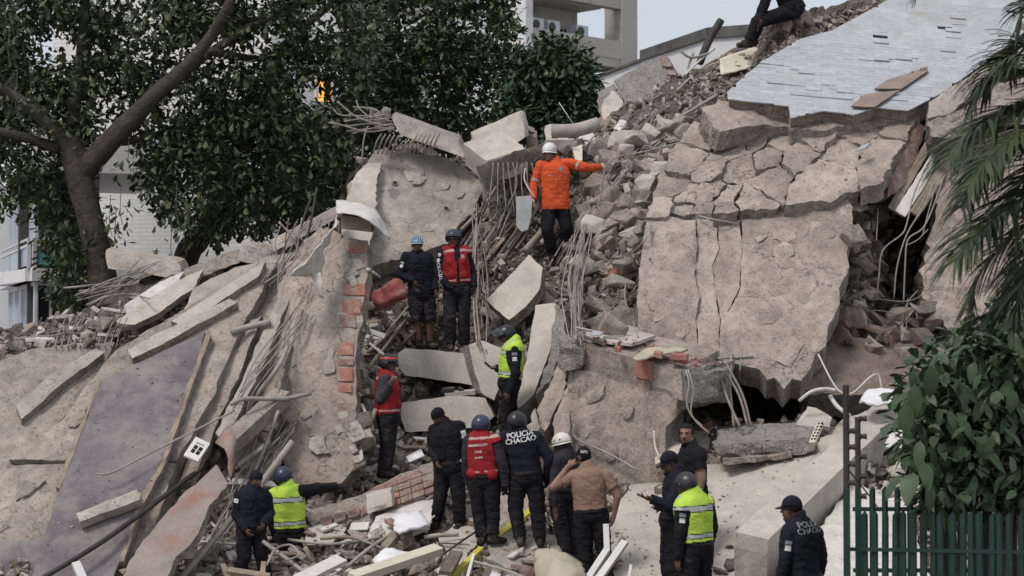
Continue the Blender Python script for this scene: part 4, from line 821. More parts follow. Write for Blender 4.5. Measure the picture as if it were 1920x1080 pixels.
for k in range(6):
    a = s_(1000+k*25.5); b = s_(1000+(k+1)*25.5); w_ = f_.box('window', a+0.05, b-0.05, zd(84), zd(36), -1.42, 0.05, 'glass_dark', bD)
    f_.box('frame', a-0.06, a+0.06, zd(90), zd(30), -1.3, 0.1, 'bld_dark', w_)
    for j in range(3): f_.box('louvre', a+0.06, b-0.06, zd(80-j*14), zd(77-j*14), -1.36, 0.05, 'bld_dark', w_)
for k, px in enumerate((1026, 1056, 1110)):
    a = s_(px); u_ = f_.box('air_conditioner', a-0.24, a+0.24, zd(66), zd(66)+0.36, -0.35, 0.4, 'frame_white', bD)
    c = f_.a + f_.d*(a-0.08) + f_.n*(-0.34); c.z = zd(66)+0.18
    V, F = tube_geo([c, c+f_.n*0.02], [0.13,0.13], 16); gr = obj('fan_grille', V, F, 'bld_dark', None, u_)
for px, py in ((1102,40),(1104,50)): f_.box('ceiling_lamp', s_(px)-0.25, s_(px)+0.25, zd(py), zd(py)+0.07, -1.35, 0.05, 'lit_lamp', bD)
f_.box('blind', s_(1118), s_(1126), zd(72), zd(56), -1.34, 0.04, 'yellow', bD)
# white boundary wall with stained coping
def plot_wall(pts, th, label):
    b0 = empty('boundary_wall', P(pts[0][0], 600, pts[0][2])); b0.location.z = -0.95; tag(b0, label, 'wall')
    for (xa, ya, da), (xb, yb, db) in zip(pts, pts[1:]):
        a, b = P(xa, ya, da), P(xb, yb, db); n_ = Vector((b.y-a.y, -(b.x-a.x), 0)).normalized()
        if n_.y > 0: n_ = -n_
        def pr(z0f, z1f, o0, o1, m, nm):
            V = [Vector((q.x, q.y, 0))+n_*o+Vector((0,0,zf(q))) for zf in (z0f, z1f) for o in (o0, o1) for q in (a, b)]
            return obj(nm, V, [(0,2,3,1),(4,5,7,6),(0,1,5,4),(2,6,7,3),(0,4,6,2),(1,3,7,5)], m, None, b0)
        pr(lambda q: -0.95, lambda q: q.z-th, 0, -0.35, 'bld_white', 'wall'); pr(lambda q: q.z-th, lambda q: q.z, 0.06, -0.42, 'coping', 'coping')
    return b0
plot_wall([(1090,153,50.6),(1204,110,47.2)], 0.06, 'low white wall with a thin edge left of the stained coping')
plot_wall([(1204,95,46.9),(1330,52,43.8),(1440,44,43.0)], 0.22, 'white wall under a blackened stained coping against the sky')
# ------------------------------------------------------------------ trees
def limb(parent, pts, radii, name='limb'):
    p = [P(*q) for q in pts]; sm = catmull(p, 6); k = len(sm); rr = []
    for i in range(k):
        t = i/(k-1)*(len(radii)-1); j = min(int(t), len(radii)-2); rr.append(radii[j]+(radii[j+1]-radii[j])*(t-j))
    V, F = tube_geo(sm, rr, 12); V = [v + noise.noise_vector(v*4)*0.02 for v in V]
    return obj(name, V, F, 'bark', None, parent, smooth=True)
def leaf_geo(V, F, p, d, up, L, W):
    s = d.cross(up); s = s.normalized() if s.length > 1e-5 else Vector((1,0,0)); nrm = s.cross(d)
    b = len(V); dr = nrm*(-0.12*L)
    V += [p, p+d*(.45*L)-s*(.36*W)-nrm*0.05*L, p+d*(.78*L)-s*(.46*W)+dr*.5, p+d*L+dr, p+d*(.78*L)+s*(.46*W)+dr*.5, p+d*(.45*L)+s*(.36*W)-nrm*0.05*L, p+d*(.6*L)+nrm*0.03*L]
    F += [(b,b+1,b+6),(b+1,b+2,b+6),(b+2,b+3,b+6),(b+3,b+4,b+6),(b+4,b+5,b+6),(b+5,b,b+6)]
def crown(parent, polys, D0, D1, ncl, per, L, m, seed, thr=-0.25, name='crown', rad=0.28, holes=()):
    rg = rnd(seed); V = []; F = []; xs = [q[0] for q in polys]; ys = [q[1] for q in polys]; n_ = 0; tries = 0
    while n_ < ncl and tries < ncl*20:
        tries += 1; px, py = rg.uniform(min(xs), max(xs)), rg.uniform(min(ys), max(ys))
        if not pip(px, py, polys): continue
        if any(((px-hx)/hr)**2+((py-hy)/hs)**2 < 1 and rg.random() < 0.96 for hx, hy, hr, hs in holes): continue
        D = rg.uniform(D0, D1); c = P(px, py, D)
        if noise.noise(Vector((px/60.0, py/60.0, D*0.35+seed))) < thr: continue
        n_ += 1
        for k in range(per):
            o = Vector((rg.gauss(0,1), rg.gauss(0,1), rg.gauss(0,1))); o = o.normalized()*rad*rg.random()**0.5
            d = (o.normalized()*0.8 + Vector((rg.uniform(-.6,.6), rg.uniform(-.6,.6), rg.uniform(-1.0,.35)))).normalized()
            up = Vector((rg.uniform(-.5,.5), rg.uniform(-.5,.5), 1)); l = L*rg.uniform(.7,1.2)
            leaf_geo(V, F, c+o, d, up, l, l*rg.uniform(.5,.66))
    o = obj(name, V, F, m, None, parent); o['kind'] = 'stuff'
    return o
t1 = empty('broadleaf_tree', P(200,560,36.5)); t1.location.z = -0.9; tag(t1, 'large dark broadleaf tree with a forked trunk, in front of the flats', 'tree')
limb(t1, [(205,900,36.6),(200,620,36.6),(192,520,36.6),(176,440,36.5),(158,370,36.5),(142,300,36.5),(128,262,36.5)], [.3,.27,.25,.22,.22,.24,.2], 'trunk')
limb(t1, [(150,320,36.5),(120,262,36.4),(80,225,36.2),(40,190,36.0),(-20,150,35.8)], [.2,.14,.11,.09,.06])
limb(t1, [(110,280,36.5),(60,262,36.3),(0,248,36.0),(-60,240,36)], [.11,.09,.08,.06])
limb(t1, [(138,300,36.6),(136,220,36.8),(150,120,37),(160,20,37.2),(165,-60,37.3)], [.16,.11,.10,.08,.06])
limb(t1, [(152,330,36.5),(188,285,36.4),(235,235,36.3),(300,170,36.2),(350,125,36.1),(400,60,36),(455,-40,35.8)], [.2,.19,.17,.14,.12,.09,.07])
limb(t1, [(335,140,36.2),(400,95,36.6),(470,50,37.0),(560,20,37.4)], [.09,.08,.06,.04])
limb(t1, [(200,270,36.4),(260,262,36.8),(330,235,37.2)], [.07,.05,.03])
limb(t1, [(395,96,36.4),(480,110,37.6),(560,100,38.4),(640,90,39)], [.08,.06,.05,.03])
T1 = [(-80,-80),(720,-80),(712,80),(690,195),(660,215),(655,330),(600,392),(500,418),(448,432),(428,462),(400,450),(340,420),(300,380),(268,340),(232,262),(200,228),(168,250),(150,300),(178,420),(168,540),(150,588),(120,575),(82,440),(60,352),(20,395),(-80,410)]
H1 = ((195,250,22,30),(215,310,26,50),(100,135,10,14),(500,65,30,20),(455,100,22,18),(420,150,22,12),(592,170,42,30),(460,270,14,14),(650,110,18,14),(50,165,10,12),(350,300,8,10),(20,330,14,10),(168,190,14,20),(230,405,45,60))
crown(t1, T1, 36.3, 39.8, 2000, 16, 0.16, 'leaf_tree', 11, holes=H1, thr=-0.15)
for k, (x, y, D, n_) in enumerate([(205,420,36.2,14),(225,400,36.2,12),(215,450,36.2,10),(240,300,36.2,12),(330,395,36,14),(345,455,35.8,10),(320,468,34.6,8),(55,210,34.5,16),(20,40,34.2,18),(15,100,34.2,12),(30,180,34.3,14),(190,540,35.6,8),(170,590,35,8)]):
    V = []; F = []; rg = rnd(70+k); c = P(x, y, D)
    for j in range(n_*2):
        o_ = Vector((rg.gauss(0,.16), rg.gauss(0,.16), rg.gauss(0,.2))); d = Vector((rg.uniform(-1,1), rg.uniform(-.6,.6), rg.uniform(-1.3,.2))).normalized(); l = rg.uniform(.11,.18); leaf_geo(V, F, c+o_, d, Vector((rg.uniform(-.5,.5),rg.uniform(-.5,.5),1)), l, l*.55)
    V2, F2 = tube_geo([c+Vector((0,.1,.5)), c, c+Vector((.05,0,-.2))], .008, 4); b = len(V); V += V2; F += [tuple(i+b for i in f) for f in F2]
    o = obj('spray', V, F, 'leaf_tree', None, t1); o['kind'] = 'stuff'
t2 = empty('broadleaf_tree', P(390,560,40)); t2.location.z = -0.9; tag(t2, 'dark leafy tree with a slanting trunk, rising behind the fallen beam', 'tree')
limb(t2, [(300,760,40.2),(345,500,40.0),(372,450,40.0),(398,405,40.0),(435,325,40.2),(480,220,40.6),(535,90,41),(640,-10,41.4)], [.28,.24,.22,.2,.17,.13,.1,.06], 'trunk')
limb(t2, [(470,250,40.6),(600,245,41),(700,190,41.4),(800,150,41.8),(900,130,42)], [.1,.09,.08,.06,.03]); limb(t2, [(520,230,40.6),(530,300,40.6),(540,360,40.4)], [.07,.06,.03]); limb(t2, [(700,190,41.4),(760,110,41.8),(860,40,42)], [.06,.05,.03])
T2 = [(380,250),(480,180),(620,210),(660,120),(640,-80),(968,-80),(958,20),(968,70),(990,110),(1000,235),(900,262),(690,300),(650,400),(560,425),(450,440),(400,400),(372,330)]
crown(t2, T2, 40.4, 43.8, 1350, 16, 0.165, 'leaf_tree', 12, thr=-0.16, holes=((592,170,60,46),(800,155,24,9),(735,85,14,12),(640,300,8,8),(965,10,22,14),(455,285,14,18),(650,110,18,14)))
t3 = empty('broadleaf_tree', P(1045,560,40)); t3.location.z = -0.9; tag(t3, 'fresher green tree below the office block', 'tree')
limb(t3, [(1040,900,40),(1042,500,40),(1045,260,40),(1040,180,40),(1030,110,40.1)], [.24,.2,.13,.09,.04], 'trunk')
limb(t3, [(1044,240,40),(1075,180,39.8),(1090,140,39.7)], [.08,.05,.03]); limb(t3, [(1044,230,40),(1005,180,39.8),(985,140,39.7)], [.08,.05,.03])
T3 = [(960,120),(985,95),(1008,108),(1030,76),(1060,92),(1082,86),(1102,122),(1114,155),(1108,180),(1118,205),(1108,228),(1060,246),(985,250),(940,240)]
crown(t3, T3, 38.9, 41.0, 420, 18, 0.165, 'leaf_green', 13, thr=-0.35, rad=0.24)
# ------------------------------------------------------------------ broken lumps
def chunk_mesh(k, sub=2, flat=1.0, mname='broken', m2='plaster'):
    """an angular lump: hull of random points, edges broken up"""
    rr = rnd(5000+k); bm = bmesh.new()
    for i in range(rr.randint(11,15)):
        p = Vector((rr.uniform(-1,1), rr.uniform(-1,1), rr.uniform(-1,1))); m_ = max(abs(c) for c in p); p = p/m_*rr.uniform(.72,1.0); p.x *= .92; p.y *= .75; p.z *= flat*.75; bm.verts.new(p)
    r_ = bmesh.ops.convex_hull(bm, input=bm.verts); bmesh.ops.delete(bm, geom=[g_ for g_ in r_['geom_interior'] if isinstance(g_, bmesh.types.BMVert)], context='VERTS')
    if sub > 1:
        bmesh.ops.bevel(bm, geom=list(bm.edges), offset=.05, segments=1, affect='EDGES'); bmesh.ops.triangulate(bm, faces=bm.faces)
        bmesh.ops.subdivide_edges(bm, edges=[e for e in bm.edges if e.calc_length() > .4], cuts=1); bmesh.ops.triangulate(bm, faces=bm.faces)
        for v in bm.verts: v.co += noise.noise_vector(v.co*2.4+Vector((k,)*3))*0.07 + noise.noise_vector(v.co*6+Vector((k,)*3))*0.03
    me = bpy.data.meshes.new('chunk'); bm.to_mesh(me); bm.free(); me.materials.append(M[mname]); return me
CH = {}
for nm in ('plaster','concrete','broken','concrete_pale','concrete_grey','brick','earth'):
    CH[nm] = [chunk_mesh(k+hash_, 2, fl, nm) for k, (hash_, fl) in enumerate([(len(nm)*7,1.0),(len(nm)*11,.7),(len(nm)*13,.45),(len(nm)*17,.85)])]
def put_chunk(loc, s, mk, seed, label, group):
    rr = rnd(seed); me = rr.choice(CH[mk]); o = bpy.data.objects.new('rubble_chunk', me); C.objects.link(o)
    o.scale = (s*rr.uniform(.8,1.3), s*rr.uniform(.7,1.0), s*rr.uniform(.7,1.1)); o.rotation_euler = (rr.uniform(-.6,.6), rr.uniform(-.6,.6), rr.uniform(0,6.28)); o.location = loc
    return tag(o, label, 'rubble', group)
ZONES = [
 ('Z1', [(1130,300),(1200,250),(1290,232),(1255,292),(1212,400),(1190,470),(1192,640),(1120,630),(1100,560),(1095,420)], 84, (.16,.40), ('plaster','plaster','plaster','broken','concrete','concrete_pale'), 'lump in the steep pile between the orange rescuer and cracked wall'),
 ('Z1b', [(1200,300),(1262,240),(1300,228),(1262,290),(1225,370)], 10, (.2,.36), ('plaster','concrete_pale'), 'flat plate at the left edge of the shattered slab'),
 ('Z2', [(1592,385),(1645,385),(1645,560),(1592,560)], 22, (.15,.28), ('plaster','broken'), 'lump wedged along the right edge of the huge plastered wall'),
 ('Z2b', [(1580,560),(1740,560),(1765,620),(1700,680),(1570,650)], 40, (.13,.30), ('plaster','earth','broken','plaster','earth','brick'), 'lump hanging in the mesh below the dark hollow at right'),
 ('Z3', [(560,1000),(880,985),(1180,1010),(1200,1100),(430,1110)], 46, (.07,.19), ('plaster','broken','concrete_pale','concrete_grey'), 'loose lump on the debris floor around the officers'),
 ('Z4', [(690,590),(760,560),(770,650),(740,660),(700,700),(672,700),(680,620)], 16, (.07,.17), ('concrete_pale','broken','earth'), 'lump in the gully left of the two standing men'),
 ('Z5', [(985,240),(1060,238),(1130,246),(1180,236),(1150,290),(1080,296),(1010,275)], 26, (.07,.17), ('concrete_pale','plaster','broken'), 'lump scattered on the crest behind the orange rescuer'),
 ('Z6', [(1255,190),(1340,120),(1420,82),(1500,52),(1560,26),(1690,-10),(1640,14),(1500,76),(1405,130),(1350,185)], 34, (.06,.15), ('plaster','broken','concrete_pale'), 'crumb of concrete strewn along the upper edge of the tiles'),
 ('Z7', [(10,615),(230,585),(230,648),(60,655)], 26, (.07,.17), ('concrete_pale','broken','plaster'), 'lump caught in the rebar grid on the left crest'),
 ('Z8', [(668,700),(700,720),(690,790),(720,860),(760,890),(700,905),(660,880),(668,790)], 18, (.09,.24), ('plaster','broken','concrete_pale'), 'lump piled beside the brick-edged wall near the red-vested man'),
 ('Z9', [(1625,870),(1690,850),(1770,850),(1770,930),(1640,930)], 14, (.09,.2), ('concrete_pale','concrete_grey'), 'lump behind the palisade below the fallen column'),
 ('Z10', [(1330,1030),(1380,1020),(1385,1090),(1330,1090)], 6, (.09,.16), ('concrete_grey','concrete_pale'), 'lump at the foot of the fallen column'),
 ('Z11', [(1290,770),(1360,765),(1385,800),(1330,810),(1285,800)], 8, (.13,.26), ('concrete_pale','concrete_grey','brick'), 'lump at the broken corner of the massive block'),
 ('Z12', [(755,722),(880,728),(890,742),(760,748)], 10, (.07,.13), ('concrete_grey','broken'), 'lump squeezed between the two thick pale slabs'),
]
rg = rnd(77); ck = 0
for zn, poly, n_, (s0, s1), mk, lb in ZONES:
    xs = [q[0] for q in poly]; ys = [q[1] for q in poly]; k = 0; t = 0
    while k < n_ and t < 4000:
        t += 1; px, py = rg.uniform(min(xs), max(xs)), rg.uniform(min(ys), max(ys))
        if not pip(px, py, poly): continue
        l, nm = hit(px, py)
        if l is None: continue
        s = s0+(s1-s0)*rg.random()**1.6; mk_ = rg.choice(mk); lb_ = ('small ' if s < s0+(s1-s0)*.3 else 'large ' if s > s0+(s1-s0)*.7 else '')+{'plaster':'dusty beige','concrete':'beige grey','broken':'rough brown-grey','concrete_pale':'pale','concrete_grey':'grey','brick':'brick-red','earth':'earthy brown'}[mk_]+' '+lb; put_chunk(l+nm*s*0.3, s, mk_, 1000+ck, lb_, lb_); ck += 1; k += 1
for q_, s_ in (((1492,40),.26),((1512,36),.2),((1474,52),.2)):
    put_chunk(P(q_[0], q_[1], 36.75), s_, 'plaster', 4000+q_[0], 'lump of render under the seated person on the crest', 'lumps under the seated person')
# specific lumps
for (px, py, s, mk, lb) in [(1215,372,.3,'plaster','large pale plaster plate above the gap in the steep pile'),(1145,395,.3,'plaster','block-shaped lump beside the cascade of rebar'),(1210,410,.26,'plaster','tall lump wedged beside the cracked wall'),(1150,515,.24,'brick','lump with a raw red brick face beneath the cascade of rebar'),(1345,780,.36,'concrete_pale','big pointed pale boulder at the corner of the dark gap'),(684,745,.34,'plaster','round boulder against the brick-edged wall'),(1735,575,.28,'concrete_pale','pale squared lump at the lower right of the hollow'),(1690,600,.26,'plaster','knobbly lump hanging in wires below the hollow')]:
    l, nm = hit(px, py)
    if l is not None: put_chunk(l+nm*s*.3, s, mk, 3000+int(px), lb, None)
# fine rubble: nobody could count it
GN = len(STATIC[0][1])+len(STATIC[1][1])
sm_m = [chunk_mesh(60+k, 1, f, 'broken') for k, f in enumerate((1.0,.6,.4,.8))]
base = []
for me in sm_m: base.append((np.array([v.co[:] for v in me.vertices]), [tuple(p.vertices) for p in me.polygons]))
def gravel(name, n_, polys, s0, s1, m, seed, mound_only=True, label=None, lift=.2):
    rr = rnd(seed); VV = []; FF = []; cnt = 0; b = 0; t = 0; out = []
    xs = [q[0] for q in polys]; ys = [q[1] for q in polys]
    while cnt < n_ and t < n_*12:
        t += 1; px, py = rr.uniform(min(xs), max(xs)), rr.uniform(min(ys), max(ys))
        if not pip(px, py, polys): continue
        d = ray(px, py).normalized(); loc, nm, i, dist = BV.ray_cast(Vector((0,0,CAMZ)), d)
        if loc is None or (mound_only and i >= GN): continue
        s = s0+(s1-s0)*rr.random()**2.2; bv, bf = rr.choice(base); q = Quaternion((rr.gauss(0,1), rr.gauss(0,1), rr.gauss(0,1), rr.gauss(0,1))).normalized().to_matrix()
        w_ = (bv*np.array([1,rr.uniform(.6,1),rr.uniform(.5,1)])*s) @ np.array(q).T + np.array(loc+nm*s*lift)
        VV.append(w_); FF += [tuple(j+b for j in f) for f in bf]; b += len(bv); cnt += 1
    V = np.concatenate(VV); o = obj(name, [Vector(v) for v in V], FF, m, center=False); o['kind'] = 'stuff'; tag(o, label, 'rubble'); return o
ALLP = [(-40,640),(220,570),(480,460),(640,380),(700,270),(1000,230),(1250,150),(1500,40),(1950,-40),(1950,1100),(-40,1100)]
gravel('fine_rubble', 4200, ALLP, .03, .13, 'broken', 1, True, 'fine grey rubble filling the gaps of the whole heap')
gravel('fine_rubble', 700, [(680,560),(1000,380),(1200,300),(1195,640),(1060,640),(1000,600),(700,760)], .03, .10, 'earth', 2, True, 'brown crumbled earth and brick in the central gully')
gravel('fine_rubble', 1300, ALLP, .05, .2, 'plaster', 21, True, 'dusty plaster fragments over the whole heap')
gravel('fine_rubble', 900, ALLP, .04, .16, 'concrete_pale', 22, True, 'pale concrete fragments over the whole heap')
gravel('fine_rubble', 420, [(560,985),(900,960),(1180,1000),(1200,1100),(430,1100)], .02, .06, 'concrete_pale', 3, False, 'pale crumbs on the debris floor among the boots')
gravel('fine_rubble', 200, [(1066,628),(1190,636),(1355,682),(1290,690),(1200,668)], .015, .05, 'brick', 4, False, 'brick and render crumbs on top of the massive block')
gravel('fine_rubble', 420, [(1340,120),(1500,50),(1700,-15),(1640,22),(1500,84),(1380,160),(1250,195)], .02, .07, 'plaster', 5, False, 'crumbs along the upper edge of the tiles')
gravel('fine_rubble', 260, [(1240,300),(1310,240),(1640,240),(1640,330),(1400,390),(1230,398)], .01, .035, 'plaster', 31, False, 'crumbs lying in the cracks of the shattered slab')
gravel('fine_rubble', 160, [(1400,160),(1520,80),(1800,20),(1900,0),(1850,100),(1720,200),(1480,215)], .008, .03, 'plaster', 32, False, 'dust crumbs scattered on the pale tiles')
gravel('fine_rubble', 200, [(60,1080),(190,720),(380,630),(300,870),(200,1080)], .008, .03, 'plaster_l', 33, False, 'grit scattered on the mauve panel')
gravel('fine_rubble', 300, [(1160,1080),(1180,920),(1300,810),(1560,840),(1400,980),(1390,1080)], .01, .04, 'concrete', 34, False, 'grit scattered on the pale sloping slab')
gravel('fine_rubble', 60, [(1715,118),(1745,112),(1748,128),(1700,140)], .02, .06, 'concrete', 6, False, 'small heap of crumbs at the end of the brown board')
gravel('fine_rubble', 240, [(880,395),(950,360),(960,410),(920,470),(885,470)], .03, .09, 'concrete_pale', 7, False, 'fan of pale rubble spilling right of the stained slab', .35)
# ------------------------------------------------------------------ rods, pipes and planks
def lay(pts, off=0.06):
    out = []
    for q in pts:
        px, py = q[0], q[1]; o = q[2] if len(q) > 2 else off
        D = hD(px, py); out.append(P(px, py, D-o))
    return out
def bundle(n_, a, b, c, jit, r, m, label, cat, group, seed, off=.1, mid=0.0):
    rr = rnd(seed)
    for k in range(n_):
        j = lambda q, s: (q[0]+rr.uniform(-1,1)*s[0], q[1]+rr.uniform(-1,1)*s[1])
        pa_, pb_, pc_ = j(a, jit[0]), j(b, jit[1]), j(c, jit[2])
        A, B, Cc = P(*pa_, hD(*pa_)-off*rr.uniform(.3,1.6)), P(*pb_, hD(*pb_)-off*rr.uniform(.6,2.2)), P(*pc_, hD(*pc_)-off*rr.uniform(.1,1.2))
        if abs(B.y-(A.y+Cc.y)/2) > 0.9: B = P(*pb_, (A.y+Cc.y)/2-.1)
        rod(m if False else 'steel_rod', [A, A.lerp(B,.5)+noise.noise_vector(A*3+Vector((k,)*3))*.06, B, B.lerp(Cc,.5)+noise.noise_vector(B*3)*.06, Cc], r*rr.uniform(.7,1.25), m, 5, label=label, cat=cat, group=group)
bundle(22, (1170,290), (1105,385), (1048,470), ((40,34),(16,26),(26,40)), .011, 'rebar', 'bent steel rod in the cascade beside the orange rescuer', 'rod', 'rods beside the orange rescuer', 1, .16)
bundle(14, (1240,240), (1160,320), (1095,420), ((40,30),(20,20),(16,30)), .012, 'rebar', 'steel rod running down the steep pile from the crest', 'rod', 'rods from the crest', 2, .14)
bundle(16, (1085,430), (1075,530), (1080,640), ((26,20),(24,20),(22,16)), .010, 'rebar', 'thin steel rod hanging upright above the massive block', 'rod', 'rods above the massive block', 3, .22)
bundle(14, (905,400), (900,520), (915,640), ((22,26),(16,24),(22,20)), .011, 'rebar', 'bent steel rod behind the blue-helmeted man in the red vest', 'rod', 'rods behind the red vest', 4, .14)
bundle(9, (560,560), (490,700), (440,860), ((30,40),(36,40),(40,40)), .009, 'rebar', 'thin steel rod trailing down the slope left of the brick-edged wall', 'rod', 'rods on the left slope', 5, .10)
bundle(10, (540,790), (470,900), (400,1040), ((20,30),(30,30),(30,30)), .010, 'rebar', 'thin steel rod in the tangle behind the capped officer', 'rod', 'rods behind the capped officer', 6, .2)
bundle(8, (160,600), (120,620), (60,640), ((40,10),(40,10),(40,8)), .011, 'rebar', 'steel rod lying along the left crest', 'rod', 'rods on the left crest', 7, .12)
bundle(9, (270,500), (230,530), (170,560), ((40,16),(30,14),(30,16)), .011, 'rebar', 'bent steel rod under the pale beam end on the left heap', 'rod', 'rods under the beam end', 8, .3)
bundle(10, (560,420), (545,470), (520,530), ((40,18),(30,20),(30,24)), .011, 'rebar', 'steel rod bristling from the crest left of the white crumpled sheet', 'rod', 'rods left of the crumpled sheet', 9, .16)
for k in range(15):
    x = 62+k*11.5; rod('steel_rod', lay([(x+16,596,.22),(x+8,612,.25),(x,632,.2),(x-5,650,.12)]), .011, 'rebar', 5, label='parallel bent bar of the torn rebar grid on the left crest', cat='rod', group='rebar grid')
for k, q in enumerate([[(735,222),(700,205),(662,200)],[(735,228),(690,218),(640,216),(625,205)],[(730,235),(690,232),(650,236),(616,230)],[(732,240),(690,242),(650,246)],[(730,222),(690,225),(655,214)],[(735,232),(700,240),(660,250)],[(722,215),(680,222),(645,228)],[(740,240),(690,247),(640,234),(620,228)],[(700,225),(675,205),(668,188)],[(690,236),(682,262),(678,310)],[(720,236),(670,220),(632,190)]]):
    rod('steel_rod', [(x, y, 35.35-.03*k+.02*i) for i, (x, y) in enumerate(q)], .013, 'rebar', 6, label='bent bar sprouting from the broken end of the fallen beam', cat='rod', group='bars of the fallen beam')
for k in range(14):
    x = 700+k*8.4; y = 284-abs(k-5)*.6; h = 30 if k not in (5,6,7) else 20
    rod('steel_rod', [(x,y+6,35.5),(x+6+k*.2,y-h*.5,35.3),(x+15,y-h,35.25)], .014, 'pipe', 6, label='short rebar stub standing in the comb along the stained slab', cat='rod', group='rebar comb')
for k, q in enumerate([[(905,400),(918,370),(930,350)],[(884,440),(900,400),(915,362)],[(930,440),(945,400),(958,370)],[(936,446),(950,410),(962,380)],[(925,410),(940,385),(948,365)]]):
    rod('steel_rod', lay(q, .3), .013, 'pipe', 6, label='pale stiff bar poking from the fan of rubble', cat='rod', group='bars in the rubble fan')
# under the ragged slab edge
for k in range(14):
    x = 925+k*9; rod('steel_rod', [(x,305,34.3),(x-4+(k%5)*3,345,34.25),(x-8+(k%4)*7,380+(k*7)%22,34.2)], .010, 'rebar', 5, label='bar hanging beneath the ragged slab edge', cat='rod', group='bars under the ragged slab edge')
rod('cable', [(985,315,34.1),(983,335,34.0),(992,355,33.9),(1003,370,33.9)], .010, 'white_metal', 6, label='white cable looping behind the orange rescuer', cat='cable')
# dark hollow at right
for k, q in enumerate([[(1745,300),(1715,360),(1700,420),(1690,440),(1655,470),(1648,520),(1643,560)],[(1760,310),(1735,380),(1700,440),(1682,500),(1676,560)],[(1770,330),(1745,400),(1728,430),(1702,450),(1697,500),(1694,570)],[(1646,390),(1645,420),(1643,452)],[(1740,430),(1720,450),(1700,460)],[(1754,350),(1740,400),(1730,440)],[(1780,330),(1760,400),(1745,440)],[(1765,300),(1738,360),(1718,400)],[(1702,560),(1700,600),(1698,660)],[(1585,560),(1587,600),(1586,640)],[(1640,560),(1700,565),(1740,548)],[(1590,590),(1640,582),(1690,590)],[(1600,560),(1650,600),(1680,640)],[(1720,545),(1700,570),(1690,610)],[(1643,620),(1660,612),(1676,614)],[(1655,652),(1670,640),(1690,630)]]):
    rod('steel_rod', [P(x, y, 32.4+max(0,(480-y))*.004) for x, y in q], .012 if k < 3 else .008, 'rebar', 6, label='bent rod hanging across the dark hollow beside the palm', cat='rod', group='rods across the hollow')
rod('water_pipe', [(1878,292,33.0),(1850,296,32.8),(1836,322,32.7),(1832,334,32.7)], .05, 'pipe', 10, label='bent grey pipe end sticking out of the bulging wall', cat='pipe')
rod('water_pipe', [(1880,326,33.0),(1845,332,32.9)], .03, 'pipe', 8, label='short thin pipe below the bent pipe end', cat='pipe')
# massive block
for k, q in enumerate([[(1355,690,29.4),(1385,740,29.3),(1402,800,29.2)],[(1348,700,29.4),(1365,750,29.3),(1388,802,29.1)],[(1362,684,29.5),(1392,740,29.4),(1408,800,29.3)],[(1368,720,29.4),(1372,760,29.4),(1376,800,29.3)]]):
    rod('steel_rod', q, .018, 'rebar', 6, label='thick bar slanting from the block into the dark gap', cat='rod', group='bars at the block corner')
for k, q in enumerate([[(1372,660,29.9),(1370,690,29.9),(1368,712,29.9)],[(1390,662,29.9),(1388,690,29.9),(1386,714,29.9)],[(1345,672,29.8),(1380,670,29.8),(1412,668,29.8)]]):
    rod('steel_rod', lay([(x,y,.05) for x,y,_ in q]), .018, 'rebar', 6, label='bar lying against the foot of the plastered wall', cat='rod', group='bars at the wall foot')
rod('cable', [(1286,694,28.7),(1292,720,28.6),(1288,760,28.6),(1305,790,28.6),(1330,812,28.6)], .012, 'pipe', 6, label='grey cable dangling from the corner of the massive block', cat='cable')
rod('cable', [(1290,692,28.75),(1300,730,28.6),(1296,775,28.6),(1318,800,28.6)], .010, 'pipe', 6, label='second thinner cable dangling at the block corner', cat='cable')
rod('steel_rod', lay([(1076,795,.1),(1080,822,.1),(1140,850,.1),(1196,882,.15)], .1), .016, 'pipe', 6, label='pale bent bar lying across the face of the massive block', cat='rod')
rod('steel_rod', lay([(1226,808,.1),(1228,835,.1),(1236,858,.08)]), .012, 'white_metal', 6, label='white hooked bar beside the massive block', cat='rod')
rod('steel_rod', lay([(1175,520,.1),(1172,560,.14),(1186,600,.14),(1196,632,.1)]), .013, 'pipe', 6, label='pale rod dangling down the left edge of the cracked wall', cat='rod')
rod('steel_rod', lay([(1184,510,.1),(1200,492,.2),(1220,484,.16)]), .013, 'pipe', 6, label='short hooked rod sticking out from the cracked wall', cat='rod')
for k in range(9):
    rr = rnd(60+k); rod('steel_rod', lay([(1180+rr.uniform(-6,6),480+rr.uniform(-8,8),.12),(1200+rr.uniform(-8,8),455+rr.uniform(-8,8),.16),(1222+rr.uniform(-4,4),425+rr.uniform(-8,8),.1)]), .009, 'pipe', 5, label='frayed wire tuft at the left edge of the cracked wall', cat='wire', group='frayed wires')
rod('water_pipe', lay([(1345,178,.1),(1300,205,.14),(1258,232,.14),(1248,270,.18),(1222,330,.14)], .12), .028, 'pipe', 8, label='long bent conduit running along the left edge of the shattered slab', cat='pipe')
rod('steel_rod', lay([(1310,405,.06),(1340,412,.08),(1385,420,.06)]), .014, 'pipe', 6, label='bar lying in the crack between the shattered slab and the wall', cat='rod')
